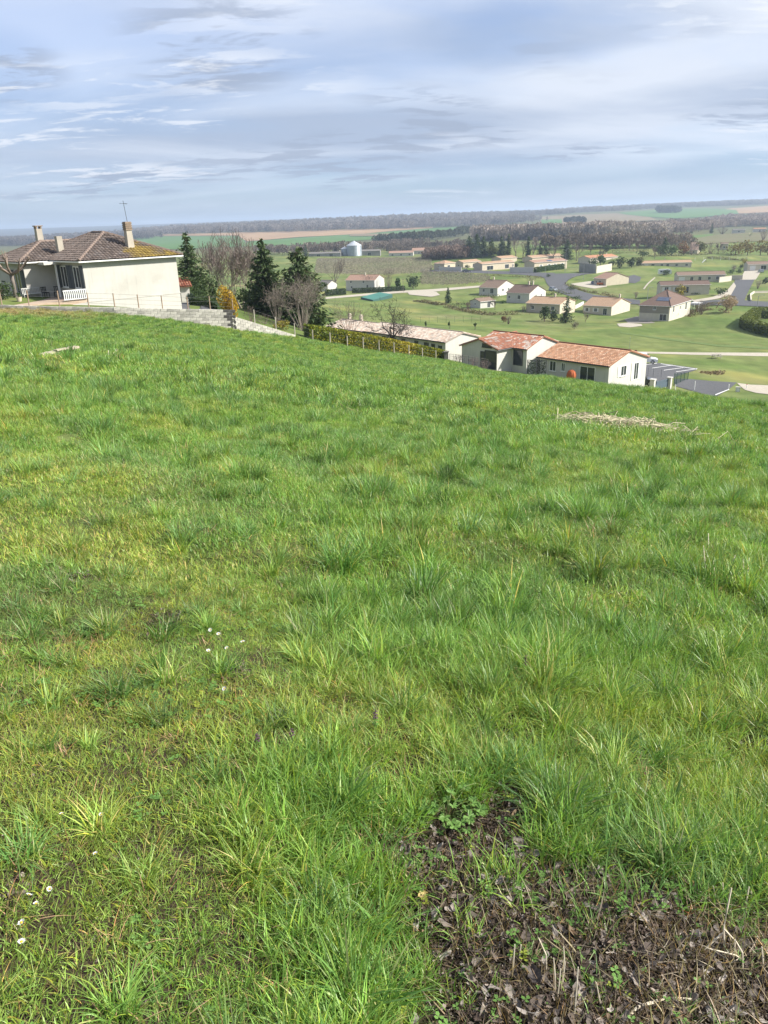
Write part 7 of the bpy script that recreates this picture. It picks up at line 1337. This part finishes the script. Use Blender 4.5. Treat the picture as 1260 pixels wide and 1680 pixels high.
weed(735, 1345, 40, .022, .13, 'leafy geranium-like weed with lobed leaves at the upper edge of the leaf litter', 1, hgt=.07); weed(1200, 1428, 9, .027, .065, 'pale green lobed weed at the grass edge near the white dry stalks', 2, hgt=.05); weed(1010, 1395, 14, .011, .07, 'small round-leaved herb in the gap between two grass tufts', 3, hgt=.02); weed(868, 1575, 16, .012, .06, 'small bright green herb in the middle of the leaf litter', 4, hgt=.03); weed(955, 1600, 26, .010, .10, 'low trailing herb on the bare litter left of the long twig', 5, hgt=.03); weed(835, 1462, 18, .009, .05, 'tiny clover-like seedling patch in the dark leaf litter', 6, hgt=.025); weed(1075, 1440, 9, .013, .04, 'little sprouting herb at the rim of the litter', 7, hgt=.03); weed(915, 1520, 9, .008, .03, 'yellowish seedling among the grey leaves', 8, hgt=.015)
weed(225, 1540, 12, .014, .06, 'rounded herb leaves beside the cluster of daisies at the lower left', 9, hgt=.02); weed(120, 1365, 7, .018, .05, 'flat dark green herb leaves in the short turf', 10, hgt=.015)
m_dry = pm('dry_stalk', (.62, .55, .43), (.48, .41, .30), 30, .8); m_drybr = pm('dry_stalk_brown', (.20, .14, .095), (.15, .105, .07), 20, .9)
def stalks(name, label, lines, rad=.0022, mat=m_dry, cat='dry stalks', pitch=None):
    """each line: pixel points from its foot on the ground to its tip"""
    c = gp(*lines[0][0]); t = thing(name, label, cat, c)
    for ln in lines:
        f = gp(*ln[0]); Yb = f[1]; pts = [f-[0, 0, .012]]
        for k, (a, b) in enumerate(ln[1:]):
            q = gp(a, b); up_ = PT(a, b, Yb); g_ = pts[-1]; pts.append(up_*.75+q*.25 if pitch is None else up_*(1-pitch)+(q+[0, 0, .012])*pitch)
        n = len(pts); m = MB(); m.tube([q-c for q in pts], [rad*(1-.35*k/max(1, n-1)) for k in range(n)], 5); m.build('stalk', mat, t)
    return t
z4 = lambda *v: [(840+a/3, 1200+b/3) for a, b in v]
stalks('dry_weed_stump', 'branching bleached dead weed stalks standing at the right of the litter', [z4((1050, 1095), (1043, 970), (1060, 870), (1080, 770)), z4((1043, 990), (945, 990)), z4((925, 1080), (1000, 1025), (1040, 990)), z4((1095, 1110), (1098, 1030), (1043, 972)), z4((1150, 910), (1155, 830), (1167, 765)), z4((1015, 852), (990, 760)), z4((1043, 856), (1038, 745)), z4((1090, 1000), (1158, 990)), z4((1100, 942), (1075, 880)), z4((1195, 1155), (1100, 1102), (955, 1065)), z4((1245, 1200), (1235, 1110), (1230, 1060)), z4((1180, 860), (1178, 785)), z4((1140, 1190), (1135, 1090), (1100, 1030))], .0032)
stalks('dry_weed_stump', 'group of bleached upright stalk ends at the lower left of the litter', [z4((172, 1200), (168, 1100), (130, 1015)), z4((245, 1275), (260, 1150), (254, 1060)), z4((214, 1305), (212, 1200), (205, 1115)), z4((306, 1415), (318, 1280), (326, 1160)), z4((220, 1335), (232, 1250), (240, 1168)), z4((3, 1195), (14, 1050)), z4((30, 1150), (45, 1050)), z4((190, 1120), (235, 1080))], .0025)
stalks('dry_weed_stump', 'few short pale stubs scattered in the middle of the litter', [z4((825, 1037), (800, 953)), z4((868, 1062), (892, 975)), z4((957, 1262), (940, 1155)), z4((625, 912), (555, 978)), z4((467, 1002), (455, 945)), z4((755, 750), (748, 685)), z4((1045, 1290), (1042, 1225)), z4((700, 1290), (745, 1215)), z4((445, 1365), (415, 1235)), z4((335, 1290), (410, 1230))], .0021)
stalks('dry_weed_stump', 'thin brown wiry stem wandering upright in the litter', [z4((695, 1197), (690, 1085), (718, 1010), (672, 900))], .0016, m_drybr)
stalks('fallen_twig', 'long bleached twig lying curved across the bottom of the litter', [z4((530, 1422), (620, 1372), (760, 1327), (890, 1336), (945, 1362))], .0045, m_dry, 'twig', 1.0)
stalks('fallen_twig', 'crossed straw-thin twigs lying at the lower right corner', [z4((1030, 1175), (1090, 1240), (1165, 1330)), z4((1060, 1290), (1170, 1360)), z4((990, 1355), (1055, 1315)), z4((480, 1302), (560, 1325), (640, 1360)), z4((1110, 1190), (1180, 1340)), z4((1190, 1260), (1150, 1380))], .0026, m_dry, 'twig', 1.0)
z6 = lambda *v: [(630+a/2, 780+b/2) for a, b in v]
stalks('dry_weed_stump', 'few thin dry stems sticking up from a dark gap in the tall grass', [z6((1090, 362), (1080, 275)), z6((1122, 368), (1152, 262)), z6((1186, 358), (1178, 275)), z6((1190, 358), (1198, 270)), z6((1207, 355), (1232, 310)), z6((1060, 352), (1048, 230)), z6((1066, 250), (1064, 190))], .005, m_dry)
stalks('dry_weed_stump', 'cluster of pale cut stalk stubs in the meadow to the right of the pale plank', [[(173, 588), (171, 577)], [(177, 588.5), (178, 575)], [(183, 589), (182, 580)], [(187, 588), (191, 572)], [(193, 588), (192, 574)], [(195, 588.5), (196, 579)], [(189, 589), (186, 578)]], .018, m_dry)
a, b = gp(62, 584.5), gp(128, 587); t = thing('plank', 'pale weathered plank lying in the meadow below the villa', 'plank', (a+b)/2+[0, 0, .12], math.atan2((b-a)[1], (b-a)[0])); L = float(np.linalg.norm(b-a)); m = MB(); xs = np.linspace(-L/2, L/2, 9)
mpl = pm('plank_wood', (.50, .43, .33), (.38, .32, .24), 2, .9, .4, bscale=20, stretch=(.3, 4, 4))
V = [(x_, s_*.11, z_+.02*math.sin(x_*2.1)) for x_ in xs for s_, z_ in ((-1, 0), (1, 0), (1, .05), (-1, .05))]; m.add(V, [(4*i+k, 4*i+(k+1) % 4, 4*i+4+(k+1) % 4, 4*i+4+k) for i in range(8) for k in range(4)]+[(3, 2, 1, 0), (32, 33, 34, 35)]).build('board', mpl, t); MB().box((-L*.1, -.16, .052), (L*.2, -.02, .085)).build('split_board', mpl, t)
# heap of dry stalks in the meadow
r = np.random.default_rng(44); m = MB(); n = 260
for k in range(n):
    q = r.normal(0, 1, 2)*[.80, .36]; x, y = STRAW_C+q; x += .35 if k % 3 else -.5; z = float(T(x, y)); a = r.normal(0, .9); L = r.uniform(.3, 1.05); up_ = abs(r.normal(.10, .16)); d = np.array([math.cos(a), math.sin(a)*.6, up_]); p0 = np.array([x, y, z+r.uniform(.06, .24)]); kink = r.normal(0, .10, 3)
    m.tube([p0-d*L/2, p0+kink, p0+d*L/2-[0, 0, .06]], r.uniform(.006, .012), 4, tuple(np.ones(3)*r.uniform(.6, 1.25)))
m.build('dry_stalks', pm('straw_pale', (.56, .50, .34), (.44, .39, .25), 3, .85, attr=True)); o = bpy.data.objects['dry_stalks']; props(o, kind='stuff')
# fallen leaves big enough to pick out
m_dl = {c: leafmat('dead_leaf_'+c, v, tuple(q*.75 for q in v), .1, .6, scale=25) for c, v in {'slate': (.085, .070, .064), 'yellow': (.42, .33, .13), 'grey': (.26, .225, .20), 'tan': (.20, .15, .11)}.items()}
def dead_leaf(px, py, size, c, label, seed, lift=.03, tilt=(.3, .2)):
    r_ = np.random.default_rng(seed); q = gp(px, py); t = thing('dead_leaf', label, 'leaf', q+[0, 0, lift], r_.uniform(0, 6.28)); n, k = 9, 7; V = []
    for i in range(n):
        u = i/(n-1); wd = .36*math.sin(math.pi*min(1, u*.93+.06))**.8*(1+.18*math.sin(i*2.4))
        for j in range(k): v = (j/(k-1)-.5)*2; V.append(((u-.5)*size, v*wd*size, size*(.16*abs(v)+.22*(u-.5)**2*4*r_.uniform(.5, .9)+.05*math.sin(i*1.9+j*1.3))))
    o = MB().add(V, [(i*k+j, i*k+j+1, (i+1)*k+j+1, (i+1)*k+j) for i in range(n-1) for j in range(k-1)]).build('blade', m_dl[c], t, True); o.rotation_euler = (tilt[0], tilt[1], 0)
    s_ = MB().tube([(-size*.75, .0, size*.02), (-size*.5, 0, size*.10), (0, 0, .004+size*.02), (size*.4, 0, size*.11)], [.0016, .0014, .001, .0006], 4).build('stem', m_drybr, t); s_.rotation_euler = o.rotation_euler
dead_leaf(985, 1507, .052, 'slate', 'large dark curled leaf in the centre of the litter', 1); dead_leaf(1128, 1462, .055, 'tan', 'brown leaf arched over a small hollow near the litter rim', 2); dead_leaf(693, 1478, .036, 'yellow', 'pale yellow leaf at the left rim of the litter', 3, .02); dead_leaf(852, 1395, .05, 'grey', 'pale grey leaf at the upper end of the litter', 4); dead_leaf(878, 1615, .05, 'slate', 'dark folded leaf beside the upright stalk ends', 5); dead_leaf(1005, 1560, .03, 'tan', 'brown leaf scrap below the large dark curled leaf', 6); dead_leaf(820, 1460, .035, 'grey', 'greyish leaf near the yellow one on the litter', 7); dead_leaf(890, 1490, .03, 'slate', 'small dark leaf left of the large curled one', 8)
q = gp(1133, 1500); t = thing('dry_sprig', 'rust-orange dried conifer sprig on the litter', 'sprig', q+[0, 0, .012]); m_ru = pm('sprig_rust', (.33, .13, .05), (.26, .10, .04), 30, .8); MB().tube([(-.03, -.02, 0), (0, 0, .01), (.03, .03, .006)], .0016, 4).build('stem', m_ru, t); m = MB(); r = np.random.default_rng(8)
for k in range(14): u = r.uniform(-1, 1); b0 = np.array([.03*u, .025*u, .008]); e = b0+np.append(r.normal(0, .014, 2), abs(r.normal(0, .006))); m.tube([b0, (b0+e)/2+r.normal(0, .002, 3), e], [.0016, .0022, .001], 4)
m.build('twiglets', m_ru, t)
# daisies
m_pet = leafmat('petal', (.80, .80, .80), (.74, .74, .76), .3, .6, attr=False); m_eye = pm('daisy_eye', (.62, .42, .03), (.5, .33, .02), 90, .8)
def daisy(px, py, label, group, seed, s=1.0, tilt=.35):
    r_ = np.random.default_rng(seed); q = gp(px, py); h = r_.uniform(.05, .075)+.03*max(0, (float(np.hypot(*q[:2]))-1.5)/2); t = thing('daisy', label, 'daisy', q, r_.uniform(0, 6.28), group); MB().tube([(0, 0, -.01), (.004, .003, h*.6), (0, 0, h)], .0011, 4).build('stem', m_stalk, t)
    V, Fq = [], []; n = 17; Rd = .0115*s
    for k in range(n):
        a = 6.283*k/n+r_.normal(0, .05); d = np.array([math.cos(a), math.sin(a), 0]); e = np.array([-math.sin(a), math.cos(a), 0]); o = len(V); L = Rd*r_.uniform(.88, 1.08); V += [d*.003+[0, 0, 0], d*L*.6+e*.0017*s+[0, 0, .0012], d*L+e*.0008+[0, 0, .0026], d*L-e*.0008+[0, 0, .0026], d*L*.6-e*.0017*s+[0, 0, .0012]]; Fq.append((o, o+1, o+2, o+3, o+4))
    hd = MB().add(V, Fq).build('petals', m_pet, t); ey = MB().lathe([(.0045*s, 0), (.0042*s, .0014), (.0022*s, .0026), (.0004, .003)], n=10).build('eye', m_eye, t)
    for o in (hd, ey): o.location = (0, 0, h); o.rotation_euler = (r_.normal(tilt, .2), r_.normal(0, .25), 0)
g1, g2 = 'daisies on the short turf by the small bare spot', 'daisies at the lower left corner'
for i, (a, b, lab) in enumerate([(345, 1092, 'leftmost daisy of the group by the small bare spot'), (362, 1069, 'daisy between the leftmost and the brightest one of the upper group'), (375, 1088, 'lowest daisy of the upper group, just above the bare spot'), (401, 1077, 'largest and rightmost daisy of the upper group'), (348, 1058, 'smallest daisy at the top of the upper group'), (371, 1154, 'single white daisy hidden in grass below the upper group')]): daisy(a, b, lab, g1, 600+i, 1.1 if i == 3 else .85)
for i, (a, b, lab) in enumerate([(57, 1505, 'largest daisy seen from the side beside the dark hole at the lower left'), (67, 1514, 'small daisy touching the largest one at the lower left'), (88, 1486, 'closed white daisy bud above the largest one'), (42, 1540, 'daisy below the largest one, halfway to the open one'), (42, 1571, 'open daisy showing its yellow eye, lowest of the lower group'), (108, 1365, 'small daisy next to the flat dark herb leaves'), (172, 1366, 'tiny daisy right of the flat dark herb leaves'), (162, 1427, 'tiny half-open daisy in short turf above the lower group')]): daisy(a, b, lab, g2, 620+i, 0.6 if i in (1, 2, 5, 6, 7) else .8, .9 if i == 0 else .35)
m_pur = leafmat('nettle_purple', (.13, .075, .095), (.11, .08, .085), .25, attr=False)
for i, (a, b, lab) in enumerate([(861, 1112, 'purple-topped dead-nettle in the tall grass, on the right'), (806, 1080, 'purple-topped dead-nettle further up in the tall grass'), (617, 1200, 'purple-topped dead-nettle in the middle above the long tufts'), (481, 1228, 'purplish dead-nettle at the edge of the short turf'), (425, 1232, 'low reddish dead-nettle left of the long tufts')]):
    q = gp(a, b); t = thing('dead_nettle', lab, 'wild flower', q, i); h = .13-.012*i; MB().tube([(0, 0, -.01), (0, 0, h)], .002, 4).build('stem', m_pur, t); r_ = np.random.default_rng(i); V = []; Fq = []; V2 = []; F2 = []
    for k in range(22):
        z = h*(.30+.72*k/22); an = k*2.4; L = .018*(1.15-.6*k/22); d = np.array([math.cos(an), math.sin(an), -.25]); e = np.array([-math.sin(an), math.cos(an), 0]); A_, B_ = (V, Fq) if k > 9 else (V2, F2); o = len(A_); c = np.array([0, 0, z]); A_ += [c, c+d*L*.5+e*L*.38, c+d*L, c+d*L*.5-e*L*.38]; B_.append((o, o+1, o+2, o+3))
    MB().add(V, Fq).build('flower_spike', m_pur, t); MB().add(V2, F2).build('leaves', m_herb, t)
# ------------------------------------------------------------------ the air
hm = bpy.data.materials.new('haze_air'); hm.use_nodes = True; ht = NT(hm.node_tree); ht.n.clear()
ho = ht.new('ShaderNodeOutputMaterial'); pvn = ht.new('ShaderNodeVolumePrincipled')
pvn.inputs['Color'].default_value = (.66, .80, 1.0, 1); pvn.inputs['Density'].default_value = HAZE; pvn.inputs['Anisotropy'].default_value = 0.2
ht.l.new(pvn.outputs[0], ho.inputs['Volume'])
props(MB().box((-14000, -200, -60), (14000, 14500, 75)).build('haze', hm), kind='stuff')
